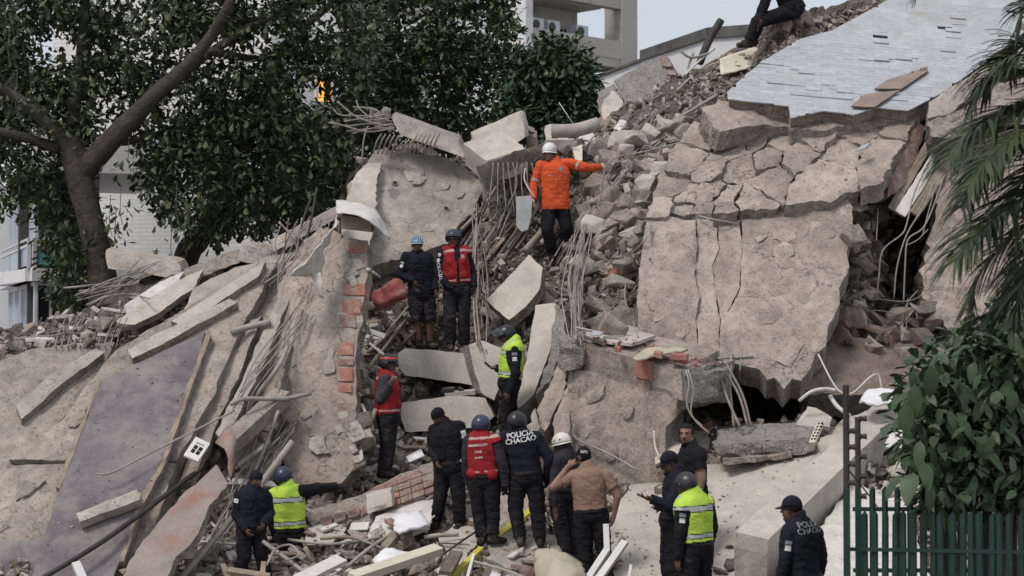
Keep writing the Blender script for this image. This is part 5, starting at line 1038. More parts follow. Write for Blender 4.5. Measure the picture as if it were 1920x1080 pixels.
# upright dark poles on the left crest, poles by the wall
rod('steel_rod', [(583,372,32.0),(566,420,31.8),(552,480,31.6)], .02, 'iron_dark', 6, label='dark rod leaning on the crest left of the crumpled sheet, shorter of two', cat='rod')
rod('steel_rod', [(594,352,32.0),(582,420,31.8),(564,490,31.5)], .02, 'iron_dark', 6, label='taller dark rod leaning on the crest left of the crumpled sheet', cat='rod')
rod('pole', [(1352,38,38.3),(1330,75,38.2),(1312,118,38.0)], .07, 'iron_dark', 8, label='thick dark pole sticking up from the crest against the white wall', cat='pole')
rod('pole', [(548,828,27.6),(470,930,27.2),(300,1130,26.4)], .042, 'pipe', 8, label='long pale pole slanting in front of the capped officer', cat='pole')
rod('pole', [(452,986,27.0),(520,1035,26.7),(590,1088,26.4)], .028, 'pipe', 8, label='grey pole slanting down in front of the pointing officer', cat='pole')
rod('pole', [(704,768,29.6),(680,830,29.3),(645,896,29.0)], .032, 'wood', 8, label='pole propped beside the brick-edged wall, leaning right', cat='pole')
rod('pole', [(668,770,29.5),(662,830,29.2),(648,894,29.0)], .028, 'wood', 8, label='pole propped beside the brick-edged wall, nearly upright', cat='pole')
rod('pole', lay([(432,758,.3),(460,748,.35),(530,748,.4),(582,738,.25)]), .03, 'pipe', 8, label='pale bent pipe jutting from the slope left of the brick-edged wall', cat='pipe')
rod('pole', lay([(432,860,.5),(470,760,.5),(520,690,.4),(538,650,.3)]), .03, 'pipe', 8, label='pale rod bent over the mouth of the dark tube', cat='rod')
rod('pole', lay([(470,900,.3),(500,830,.4),(522,770,.4)]), .024, 'pipe', 8, label='thin pipe standing in the tangle right of the dark tube', cat='pipe')
rod('pole', lay([(435,622,.1),(470,612,.14),(508,604,.1)]), .045, 'pipe', 8, label='short pipe end on the slope above the pale bent pipe', cat='pipe')
rod('steel_rod', lay([(180,888,.3),(210,886,.3),(300,840,.22),(440,770,.14)], .2), .014, 'pipe', 6, label='long thin rod lying across the mauve panel', cat='rod')
rod('angle_bar', lay([(70,1090,.28),(200,1010,.28),(340,906,.24),(392,866,.2)], .2), .04, 'iron_dark', 4, label='long dark angle bar slanting over the mauve panel', cat='bar')
rod('steel_rod', lay([(280,560,.4),(245,552,.4),(200,556,.4),(168,572,.3)]), .014, 'pipe', 6, label='pale rod curling under the beam end on the left heap', cat='rod')
rod('steel_rod', lay([(255,506,.5),(220,528,.5),(160,536,.4),(120,540,.3)]), .014, 'pipe', 6, label='pale rod reaching out left of the beam end', cat='rod')
# big tube and rolled duct, lower left
def rodbox(name, A, B, w_, h_, m, label, cat, group=None, up=Vector((0,-.5,1)), parent=None):
    d = (B-A).normalized(); s = d.cross(up).normalized(); u = s.cross(d)
    V = [q + s*(x*w_/2) + u*(y*h_/2) for q in (A, B) for x, y in ((-1,-1),(1,-1),(1,1),(-1,1))]
    o = obj(name, V, [(3,2,1,0),(4,5,6,7),(0,1,5,4),(1,2,6,5),(2,3,7,6),(3,0,4,7)], m, None, parent); return o if parent else tag(o, label, cat, group)
bx_ = rodbox('hollow_beam', P(530,742,29.2), P(424,838,28.2), .24, .2, 'plaster_l', 'long hollow boxed beam lying down the slope left of the brick-edged wall', 'beam')
rodbox('open_end', P(428,834,28.24), P(422,840,28.17), .19, .15, 'black_hole', None, None, parent=bx_)
slab('broken_panel', ((222,1110,26.3),(408,872,27.6),(292,1110,26.2)), [(214,1110),(262,1022),(330,942),(406,872),(426,902),(388,962),(372,1000),(330,1045),(300,1110)], .12, 'pink_duct', 'broken', rough=.03, jag=.03, relief=.04, off=.25, label='broken panel with worn red paint beside the dark angle bar', cat='panel', static=False)
sheet('rolled_sheet', [[(405,830,27.9),(428,800,28.2)],[(425,850,27.5),(440,820,27.8)],[(430,905,27.3),(442,870,27.6)]], 'pink_duct', .02, 4, label='flap of dusty sheet at the mouth of the tube', cat='sheet', crumple=.03)
# white crumpled sheet metal on the brick-edged wall
sheet('crumpled_sheet', [[(630,378,31.2),(665,378,31.3),(700,392,31.2),(718,415,31.0),(731,446,30.7)],[(632,398,30.4),(665,396,30.3),(698,408,30.2),(715,428,30.3),(729,448,30.5)],[(632,402,29.9),(660,402,29.8),(690,416,29.8),(712,434,30.0),(728,448,30.4)]], 'white_sheet', .012, 6, label='white crumpled metal sheet draped over the top of the brick-edged wall', cat='sheet', crumple=.035, seed=3)
sheet('crumpled_sheet', [[(636,400,30.4),(622,440,30.1),(605,475,29.9),(590,490,29.8)],[(628,420,29.9),(606,450,29.6),(585,480,29.5),(560,500,29.5)],[(612,446,29.8),(596,476,29.6),(575,500,29.5),(542,515,29.4)],[(606,475,30.0),(606,500,29.9),(600,518,29.9),(590,514,29.9)]], 'white_sheet', .012, 6, label='white torn sheet strip hanging down left of the draped one', cat='sheet', crumple=.05, seed=5)
sheet('crumpled_sheet', [[(580,512,29.7),(590,530,29.6),(598,556,29.6)],[(600,512,29.5),(602,535,29.5),(604,560,29.5)]], 'white_sheet', .012, 4, label='narrow dangling tail of torn white sheet', cat='sheet', crumple=.03, seed=6)
block('cornice', (638,404,30.0), (60,6,0.05), (-1,26,0), (6,-4,.4), 'wood', res=.1, rough=.01, chip=.03, label='brown boxed cornice under the draped white sheet', cat='cornice')
# hanging plate, planks, clutter of the gully
slab('hanging_plate', ((966,380,33.9),(998,372,33.9),(985,434,33.6)), [(968,368),(998,366),(996,405),(990,430),(978,434),(968,424)], .02, 'grey_plastic', 'grey_plastic', rough=.004, jag=.006, label='grey tongue-shaped plate hanging left of the orange rescuer', cat='plate', static=False)
rr = rnd(91)
for k in range(46):
    a = (rr.uniform(890,1012), rr.uniform(385,450)); dx = rr.uniform(-64,-22); b = (a[0]+dx, a[1]-dx*rr.uniform(.9,1.5)); A = P(*a, hD(*a)-rr.uniform(.05,.35)); B = P(*b, hD(*b)-rr.uniform(.05,.3))
    if abs(A.y-B.y) > 2.5 or (b[0] > 925 and b[1] > 490): continue
    V, F = tube_geo([A, B], rr.uniform(.014,.04), 4); o = obj('plank', V, F, rr.choice(['wood_dark','wood','wood_dark','bare'])); tag(o, 'dark splintered lath in the gully below the orange rescuer', 'plank', 'laths in the gully')
rod('pole', lay([(1024,425,.5),(1005,448,.4),(985,470,.4)]), .06, 'pipe', 8, label='thick pale pipe stub at the boots of the orange rescuer', cat='pipe')
for k, (a, b, r_, m) in enumerate([((690,692),(760,600),.035,'wood'),((700,700),(790,610),.03,'wood_dark'),((690,660),(745,610),.03,'wood'),((710,640),(770,570),.02,'pipe'),((720,690),(745,660),.03,'wood')]):
    rod('plank', lay([(a[0],a[1],.15),((a[0]+b[0])/2,(a[1]+b[1])/2,.25),(b[0],b[1],.1)]), r_, m, 4, label='brown batten slanting in the gully left of the man in shorts', cat='plank', group='battens in the gully')
def shell_bag(name, c, ax, r, m, label, cat):
    V = []; F = []; nu, nv = 26, 16
    for jj in range(nv+1):
        t = math.pi*jj/nv
        for i in range(nu):
            a_ = 2*math.pi*i/nu; sq = lambda v, e: math.copysign(abs(v)**e, v)
            p = c + ax[0]*(r[0]*sq(math.sin(t),.5)*sq(math.cos(a_),.55)) + ax[1]*(r[1]*sq(math.sin(t),.5)*sq(math.sin(a_),.55)) + ax[2]*(r[2]*sq(math.cos(t),.6))
            V.append(p + noise.noise_vector(p*4)*.05 + noise.noise_vector(p*11)*.015)
    for jj in range(nv):
        for i in range(nu): F.append((jj*nu+i, jj*nu+(i+1) % nu, (jj+1)*nu+(i+1) % nu, (jj+1)*nu+i))
    return tag(obj(name, V, F, m, None, None, smooth=True), label, cat)
bx1 = (P(762,530,32.5)-P(698,566,32.5)).normalized(); bz1 = Vector((0,-1,0.25)); bz1 = (bz1-bx1*bz1.dot(bx1)).normalized()
shell_bag('red_bag', P(731,552,32.55), (bx1, bx1.cross(bz1), bz1), (.27,.16,.16), 'red_bag', 'dusty red padded case left of the man in shorts', 'case')
for k, (a, b, c, m, lb) in enumerate([((690,505),(712,520),6,'white_metal','short white strip on the slope beside the brick-edged wall'),((1030,300),(1100,255),5,'white_metal','pale metal channel lying on the crest behind the orange rescuer'),((1060,306),(1125,262),4,'white_metal','thin pale channel parallel to the wider one on the crest'),((1048,192),(1080,240),1.6,'white_metal','thin pale antenna-like rod rising from the crest')]):
    rod('strip', lay([(a[0],a[1],.25),(b[0],b[1],.25)]), c*.0048, m, 4, label=lb, cat='strip')
rod('corrugated_pipe', lay([(1035,246,.3),(1080,244,.35),(1122,232,.3)]), .10, 'pipe', 12, label='fat corrugated pipe lying on the crest', cat='pipe')
slab('board', ((1075,300,34.6),(1092,268,35.0),(1098,300,34.6)), [(1072,274),(1092,270),(1092,300),(1080,304)], .04, 'cream', 'cream', rough=.006, jag=.01, label='cream board standing behind the shoulder of the orange rescuer', cat='board', static=False)
slab('board', ((1020,262,35.6),(1060,240,36),(1050,270,35.6)), [(1022,236),(1038,232),(1066,258),(1058,268),(1026,258)], .05, 'concrete_pale', 'concrete_pale', rough=.01, jag=.02, label='pale triangular board on the crest behind the white helmet', cat='board', static=False)
slab('board', ((990,262,35.8),(1010,245,36),(1005,275,35.6)), [(986,256),(1006,244),(1008,268),(988,272)], .05, 'wood', 'wood', rough=.01, jag=.02, label='brown board upright beside the cracked pale block', cat='board', static=False)
slab('board', ((1095,250,36),(1118,242,36.2),(1105,275,35.6)), [(1092,252),(1108,240),(1114,252),(1100,270)], .05, 'white_sheet', 'white_sheet', rough=.01, jag=.02, label='white scrap board on the crest near the corrugated pipe', cat='board', static=False)
# crest by the seated person: paper, netting
sheet('torn_sheet', [[(1462,64,37.4),(1480,34,37.9),(1505,32,38.1)],[(1470,76,37.2),(1500,56,37.5),(1530,42,37.9)],[(1485,76,37.1),(1515,62,37.3),(1545,48,37.7)]], 'white_sheet', .012, 5, label='cream torn sheet beside the seated person on the crest', cat='sheet', crumple=.05, seed=8)
sheet('torn_sheet', [[(1349,112,37.0),(1380,100,37.3),(1425,88,37.6)],[(1350,132,36.7),(1385,126,36.9),(1430,112,37.3)],[(1352,140,36.5),(1388,134,36.7),(1445,112,37.2)]], 'cream', .02, 5, label='cream panel sheet lying above the corner of the tiles', cat='sheet', crumple=.02, seed=9)
rr = rnd(17)
for k in range(14):
    x, y = rr.choice([(1375,98),(1420,80),(1525,42),(1355,108)]); q = [(x+rr.uniform(-14,14), y+rr.uniform(-7,7)) for _ in range(5)]
    if any(hit(a, b)[0] is None for a, b in q): continue
    rod('net_cord', [P(a, b, hD(a, b, 38.2)-.1) for a, b in q], .016, 'blue_net', 5, label='dark blue cord tangled on the crest by the seated person', cat='cord', group='blue cords on the crest')
for k, q in enumerate([[(1300,100),(1290,130),(1300,150)],[(1340,90),(1310,115),(1285,140)],[(1345,110),(1320,125),(1290,150),(1270,170)],[(1330,100),(1296,108),(1275,95)]]):
    rod('pipe', [P(a, b, hD(a, b, 37.8)-.15) for a, b in q], .022, ['pipe','white_metal','pipe','rebar'][k], 6, label=['grey conduit curling below the dark pole','white plastic strip below the dark pole','long grey conduit along the crest below the dark pole','thin rod poking left from the crest below the dark pole'][k], cat='pipe')
rod('beam', lay([(1160,290,.15),(1215,228,.2),(1275,190,.2)]), .05, 'wood_dark', 4, label='dark timber running up the crest below the grey wall chunk', cat='beam')
# vent plate on the mauve panel
vc = P(369,842,28.0); ve = empty('vent_cover', vc); tag(ve, 'white plastic wall plate with four black slots lying on the dusty slab', 'vent cover')
PV = plane3((345,858,27.75),(392,828,28.05),(366,866,27.7))
def vq(name, q, th, m, off): return slab(name, None, q, th, m, m, res=.3, rough=0, jag=0, parent=ve, pl=(PV[0]+PV[1]*off, PV[1]), static=False)
vq('plate', [(367,818),(394,831),(371,865),(344,853)], .03, 'white_metal', .03)
for cx, cy in ((367,837),(376,841),(362,844),(371,848)): vq('slot', [(cx-1,cy-4),(cx+5,cy-1),(cx+1,cy+5),(cx-5,cy+2)], .012, 'black_hole', .036)
vq('rib', [(369,827.5),(383,833.5),(382,836),(368,830)], .012, 'grey_plastic', .036)
# foreground floor clutter
sheet('cloth', [[(700,1058,26.3),(712,1040,26.5),(735,1032,26.7),(752,1040,26.7)],[(706,1062,26.0),(722,1048,26.2),(745,1044,26.3),(772,1044,26.5)],[(712,1062,25.9),(730,1058,26.0),(750,1052,26.1),(768,1052,26.3)]], 'cloth_white', .03, 5, label='crumpled white cloth on the debris below the white plastic bag', cat='cloth', crumple=.06, seed=4)
sheet('plastic_bag', [[(735,975,27.6),(760,966,27.8),(788,962,27.9)],[(742,995,27.0),(770,986,27.2),(800,982,27.4)],[(744,1002,26.9),(772,998,27.0),(802,990,27.2)]], 'cloth_white', .04, 5, label='white plastic bag lying by the boots of the man looking down', cat='bag', crumple=.05, seed=5)
sheet('paper', [[(762,858,29.8),(790,844,29.9)],[(768,868,29.5),(796,856,29.6)]], 'cloth_white', .02, 5, label='white papers on the ledge behind the red-vested man in profile', cat='paper', crumple=.04, seed=6)
rodbox('metal_profile', P(660,1084,25.4), P(822,1030,26.4), .16, .10, 'cream', 'long cream metal profile lying among the debris in front', 'profile')
rodbox('metal_profile', P(560,1088,25.5), P(640,1048,26.0), .20, .05, 'white_sheet', 'short pale metal tray below the pointing officer', 'profile')
rodbox('yellow_strip', P(848,1082,25.9), P(902,1030,26.9), .07, .07, 'yellow', 'yellow painted strip, lower length, in front of the red-vested back', 'strip')
rodbox('yellow_strip', P(932,1008,27.4), P(996,958,28.3), .09, .07, 'yellow', 'yellow painted strip passing behind the lettered officer', 'strip')
rodbox('white_bar', P(1136,984,26.2), P(1138,1035,26.0), .07, .05, 'white_metal', 'white metal frame piece standing upright beside the tan-shirted man', 'frame')
rodbox('white_bar', P(1138,1032,26.02), P(1100,1090,25.7), .08, .06, 'white_metal', 'white metal frame leg bent off the upright piece', 'frame')
rodbox('white_bar', P(1172,1016,25.9), P(1118,1092,25.5), .09, .05, 'white_metal', 'white metal bar slanting in front of the upright frame piece', 'frame')
rodbox('white_bar', P(142,1056,25.6), P(158,1092,25.4), .10, .06, 'white_metal', 'small white metal end poking up at the lower left', 'frame')
rodbox('white_bar', P(888,1040,26.1), P(874,1092,25.6), .035, .03, 'white_metal', 'thin white batten beside the yellow strip', 'frame')
rodbox('white_bar', P(1183,1060,25.6), P(1178,1092,25.4), .035, .03, 'white_metal', 'thin white tube end right of the slanting white bar', 'frame')
rodbox('timber', P(720,1030,26.6), P(772,968,27.9), .10, .08, 'wood', 'short squared timber among the debris by the white cloth', 'timber')
rodbox('timber', P(835,1075,25.7), P(856,1036,26.3), .16, .05, 'wood_dark', 'brown board standing beside the yellow strip', 'timber')
rodbox('timber', P(428,1072,25.9), P(505,1084,25.8), .10, .08, 'wood', 'brown crate edge in front of the capped officer', 'timber')
rodbox('timber', P(418,1060,26.0), P(430,1092,25.8), .06, .06, 'wood', 'brown crate upright in front of the capped officer', 'timber')
rodbox('timber', P(495,1055,26.0), P(490,1092,25.8), .06, .06, 'wood', 'second brown crate upright by the pointing officer', 'timber')
rod('steel_rod', [(540,1012,27.2),(620,1020,27.0),(700,1010,27.2),(720,1004,27.4)], .02, 'pipe', 6, label='pale pipe lying on the floor rubble behind the timber', cat='pipe')
rod('steel_rod', [(640,1072,25.9),(690,1030,26.6),(735,1000,27.3)], .025, 'pipe', 6, label='grey bar slanting to the white board', cat='rod')
rod('steel_rod', [(600,1010,27.0),(660,1008,27.0),(720,1030,26.7),(750,1046,26.4)], .022, 'wood', 6, label='bent wooden batten curving over the floor rubble', cat='batten')
rod('steel_rod', [(885,1052,26.0),(950,1070,25.8),(985,1084,25.6)], .02, 'pipe', 6, label='thin bar in front of the cracked floor slab', cat='rod')
rod('steel_rod', [(860,1002,27.2),(820,1004,27.2),(795,1008,27.2)], .03, 'pipe', 6, label='grey bar by the boots of the man looking down', cat='rod')
rod('steel_rod', [(500,1060,26.3),(516,1030,26.6),(545,1022,26.8),(560,1040,26.6),(540,1050,26.5)], .014, 'pipe', 6, label='looped wire on the floor by the pointing officer', cat='wire')
rod('strip', [(830,1040,26.4),(870,1012,26.9),(925,975,27.8)], .014, 'iron_dark', 5, label='dark edge strip along the smooth floor slab', cat='strip')
# sack
sheet('sack', [[(1008,1090,25.9),(1006,1040,26.6),(1020,1036,26.8)],[(1030,1092,25.4),(1030,1052,25.9),(1040,1036,26.5)],[(1060,1094,25.3),(1060,1064,25.6),(1062,1046,26.2)],[(1095,1096,25.6),(1092,1080,25.7),(1088,1066,26.1)]], 'sack', .05, 6, label='beige sack lying in front of the tan-shirted man', cat='sack', crumple=.04, seed=2)
for k, (x, y) in enumerate(((925,1080),(955,1084),(968,1082))):
    sheet('paper', [[(x-10,y+12,25.6),(x-2,y-10,25.9)],[(x+8,y+14,25.5),(x+12,y,25.8)]], 'cloth_white', .01, 4, label='white paper scrap in front of the cracked floor slab', cat='paper', crumple=.05, seed=20+k, group='paper scraps')
# right: dark gap clutter
rod('pipe', [(1498,752,29.4),(1520,735,29.4),(1545,729,29.4),(1568,732,29.4)], .024, 'white_sheet', 8, label='bent white pipe in the mouth of the dark gap', cat='pipe')
rod('cable', [(1534,664,29.6),(1560,715,29.4),(1578,736,29.3),(1600,736,29.3),(1630,708,29.3),(1646,702,29.4),(1652,722,29.4),(1654,736,29.4)], .012, 'white_metal', 6, label='white cable looping over the end of the fallen column', cat='cable')
rod('pipe', [(1556,742,29.5),(1570,762,29.4),(1594,780,29.3)], .03, 'white_metal', 6, label='white channel slanting into the dark gap', cat='channel')
slab('board', ((1490,800,29.3),(1530,765,29.7),(1560,800,29.3)), [(1494,796),(1514,762),(1530,764),(1560,784),(1556,800)], .05, 'concrete_pale', 'concrete_pale', rough=.02, jag=.03, label='pale pointed board in the mouth of the dark gap', cat='board', static=False)
sheet('cloth', [[(1612,756,28.9),(1625,738,29.2),(1650,732,29.3)],[(1625,760,28.7),(1650,748,28.9),(1680,738,29.2)],[(1640,762,28.7),(1670,756,28.8),(1702,748,29.0)]], 'cloth_white', .03, 5, label='white cloth bundled on the top end of the fallen column', cat='cloth', crumple=.04, seed=11)
gb = empty('vent_block', P(1528,830,28.5)); tag(gb, 'cream pierced brick leaning at the end of the grey ledge', 'block')
PG = plane3((1516,828,28.45),(1540,792,28.75),(1528,826,28.42))
slab('body', None, [(1516,829),(1533,790),(1543,792),(1528,829)], .05, 'cream', 'cream', res=.3, rough=0, jag=0, parent=gb, pl=PG, static=False)
for k in range(6):
    for s in (0, 1):
        x = 1520+s*5.5+k*2.6; y = 824-k*5.8; slab('hole', None, [(x,y),(x+3.2,y),(x+4.6,y-3.4),(x+1.4,y-3.4)], .02, 'black_hole', 'black_hole', res=.3, rough=0, jag=0, parent=gb, pl=(PG[0]+PG[1]*.004, PG[1]), static=False)
# on the massive block
sheet('cloth', [[(1188,674,28.9),(1192,668,29.0),(1215,656,29.5)],[(1196,680,28.8),(1225,664,29.2),(1262,654,29.6)],[(1225,668,29.0),(1255,664,29.2),(1290,660,29.5)]], 'sack', .03, 5, label='pinkish rag on top of the massive block', cat='cloth', crumple=.03, seed=12)
for k, (x, y, w_) in enumerate(((1255,664,34),(1225,660,16),(1150,650,12),(1270,672,16))):
    block('loose_brick', (x,y,29.0+.02*k), (w_,3,0), (0,10,0), (4,-4,.2), 'brick', res=.1, rough=.01, chip=.02, label=['long red hollow brick lying on the massive block by the rag','small red brick piece under the rag on the massive block','red brick crumb near the flat slab on the massive block','red brick piece at the broken corner of the massive block'][k], cat='brick', static=False)
block('loose_tile', (1106,626,29.4), (18,2,0), (0,3,0), (8,-6,.3), 'tile', res=.2, rough=0, chip=0, label='white tile lying on the flat slab on the massive block', cat='tile', static=False)
block('loose_tile', (1604,282,32.9), (18,-5,0.02), (0,4,0), (12,-10,.2), 'tile', res=.2, rough=0, chip=0, label='single blue-white tile lying on the shattered slab', cat='tile', static=False)

def scraps(poly, n_, Ls, Ws, mats, label, cat, group, seed, off=.08, name='scrap', flat=(-.5,.5)):
    rr = rnd(seed); xs = [q[0] for q in poly]; ys = [q[1] for q in poly]; k = 0; t = 0
    while k < n_ and t < 3000:
        t += 1; px, py = rr.uniform(min(xs), max(xs)), rr.uniform(min(ys), max(ys))
        if not pip(px, py, poly): continue
        l, nm = hit(px, py)
        if l is None: continue
        d = Vector((rr.uniform(-1,1), rr.uniform(-.5,.5), rr.uniform(*flat))).normalized(); n1 = (nm+Vector((rr.uniform(-.4,.4), rr.uniform(-.4,.2), rr.uniform(-.2,.6)))).normalized(); d = (d-n1*d.dot(n1)*.8).normalized(); s_ = d.cross(n1).normalized(); n1 = s_.cross(d)
        L = rr.uniform(*Ls)/2; W = rr.uniform(*Ws)/2; T = rr.uniform(.008,.02); c = l+nm*off*rr.uniform(.3,1.2)
        mm = rr.choice(mats)
        V = [c + d*(x*L*rr.uniform(.8,1.1)) + s_*(y*W*rr.uniform(.75,1.15)) + n1*(z*T) for z in (-1,1) for x, y in ((-1,-1),(1,-1),(1,1),(-1,1))]
        o = obj(name, V, [(3,2,1,0),(4,5,6,7),(0,1,5,4),(1,2,6,5),(2,3,7,6),(3,0,4,7)], mm); tag(o, {'wood':'brown','white_sheet':'white','wood_dark':'dark brown','cream':'cream','pipe':'beige','concrete_pale':'pale','concrete':'beige','brick_dark':'reddish','grey_plastic':'grey'}[mm]+' '+label, cat, {'wood':'brown ','white_sheet':'white ','wood_dark':'dark brown '}.get(mm, mm+' ')+group); k += 1
FLOOR = [(560,1000),(700,975),(820,1000),(900,1040),(1100,1050),(1180,1040),(1200,1095),(430,1095),(430,1040)]
scraps(FLOOR, 46, (.12,.5), (.03,.10), ('wood','white_sheet','wood_dark','cream','pipe','concrete_pale'), 'splinter of board or trim on the debris floor among the boots', 'scrap', 'scraps on the debris floor', 51)
scraps(FLOOR, 26, (.12,.32), (.10,.24), ('concrete_pale','white_sheet','concrete','brick_dark'), 'flat plate of render on the debris floor among the boots', 'scrap', 'plates on the debris floor', 52)
scraps([(680,590),(760,580),(770,650),(735,700),(700,760),(690,830),(670,760)], 34, (.15,.6), (.03,.12), ('wood','wood_dark','white_sheet','pipe'), 'splintered wood or trim in the gully left of the two standing men', 'scrap', 'scraps in the gully', 53)
scraps([(990,240),(1130,235),(1180,240),(1150,300),(1080,300),(1010,280)], 34, (.12,.5), (.04,.16), ('white_sheet','concrete_pale','wood','cream','grey_plastic'), 'scrap of board or trim on the crest behind the orange rescuer', 'scrap', 'scraps on the crest', 54)
scraps([(690,840),(810,810),(815,870),(700,900)], 22, (.12,.4), (.04,.14), ('wood','white_sheet','wood_dark','cream'), 'scrap of wood or trim on the ledge behind the man looking down', 'scrap', 'scraps on the ledge', 55)
scraps([(380,900),(520,780),(540,860),(440,1060),(340,1090)], 30, (.2,.8), (.03,.09), ('wood','pipe','wood_dark','white_sheet'), 'splintered batten in the tangle around the capped officer', 'scrap', 'battens in the left tangle', 56, flat=(-1.2,.2))
scraps([(1620,860),(1770,850),(1780,935),(1640,940)], 20, (.15,.45), (.1,.26), ('white_sheet','concrete_pale'), 'plate of render behind the palisade', 'scrap', 'plates behind the palisade', 57)
scraps([(1080,560),(1190,600),(1190,640),(1090,640)], 14, (.1,.35), (.02,.06), ('wood','pipe','wood_dark'), 'twig-like splinter above the massive block', 'scrap', 'splinters above the massive block', 58)
scraps([(20,600),(230,580),(230,640),(60,650)], 18, (.12,.4), (.03,.12), ('white_sheet','concrete_pale','pipe'), 'scrap of trim caught on the left crest', 'scrap', 'scraps on the left crest', 59)
# ------------------------------------------------------------------ people
def cap_geo(a, b, ra, rb, seg=14):
    """closed tapered capsule"""
    d = b-a; L = d.length; d = d/L if L > 1e-6 else Vector((0,0,1)); pts = []; rr = []
    for k in range(4): t = math.pi/2*(1-k/3.0); pts.append(a-d*ra*math.sin(t)); rr.append(max(ra*math.cos(t), 1e-4))
    for k in (1, 2): pts.append(a.lerp(b, k/3.0)); rr.append(ra+(rb-ra)*k/3.0)
    for k in range(4): t = math.pi/2*k/3.0; pts.append(b+d*rb*math.sin(t)); rr.append(max(rb*math.cos(t), 1e-4))
    return tube_geo(pts, rr, seg)
def ell_geo(c, ax, r, nu=14, nv=9):
    V = []; F = []
    for j in range(nv+1):
        t = math.pi*j/nv
        for i in range(nu):
            a = 2*math.pi*i/nu; V.append(c + ax[0]*(r[0]*math.sin(t)*math.cos(a)) + ax[1]*(r[1]*math.sin(t)*math.sin(a)) + ax[2]*(r[2]*math.cos(t)))
    for j in range(nv):
        for i in range(nu):
            a, b = j*nu+i, j*nu+(i+1) % nu
            if j == 0: F.append((a, b+nu, a+nu)) if False else F.append((j*nu, (j+1)*nu+(i+1) % nu, (j+1)*nu+i))
            elif j == nv-1: F.append((a, b, (nv)*nu))
            else: F.append((a, b, b+nu, a+nu))
    bm = bmesh.new(); bv = [bm.verts.new(v) for v in V]
    for f in F:
        try: bm.faces.new([bv[i] for i in f])
        except ValueError: pass
    bmesh.ops.remove_doubles(bm, verts=bm.verts, dist=1e-5); bmesh.ops.recalc_face_normals(bm, faces=bm.faces); bm.verts.index_update()
    V = [v.co.copy() for v in bm.verts]; F = [tuple(v.index for v in f.verts) for f in bm.faces]; bm.free(); return V, F
TPL = {'pelvis':(0,0,.0),'neck':(0,-.01,.51),'head':(0,.02,.69),'shL':(.185,0,.455),'shR':(-.185,0,.455),'elL':(.235,-.02,.165),'elR':(-.235,-.02,.165),'wrL':(.245,.07,-.085),'wrR':(-.245,.07,-.085),
       'hipL':(.095,0,-.045),'hipR':(-.095,0,-.045),'knL':(.12,.03,-.475),'knR':(-.12,.03,-.475),'anL':(.13,-.02,-.885),'anR':(-.13,-.02,-.885)}
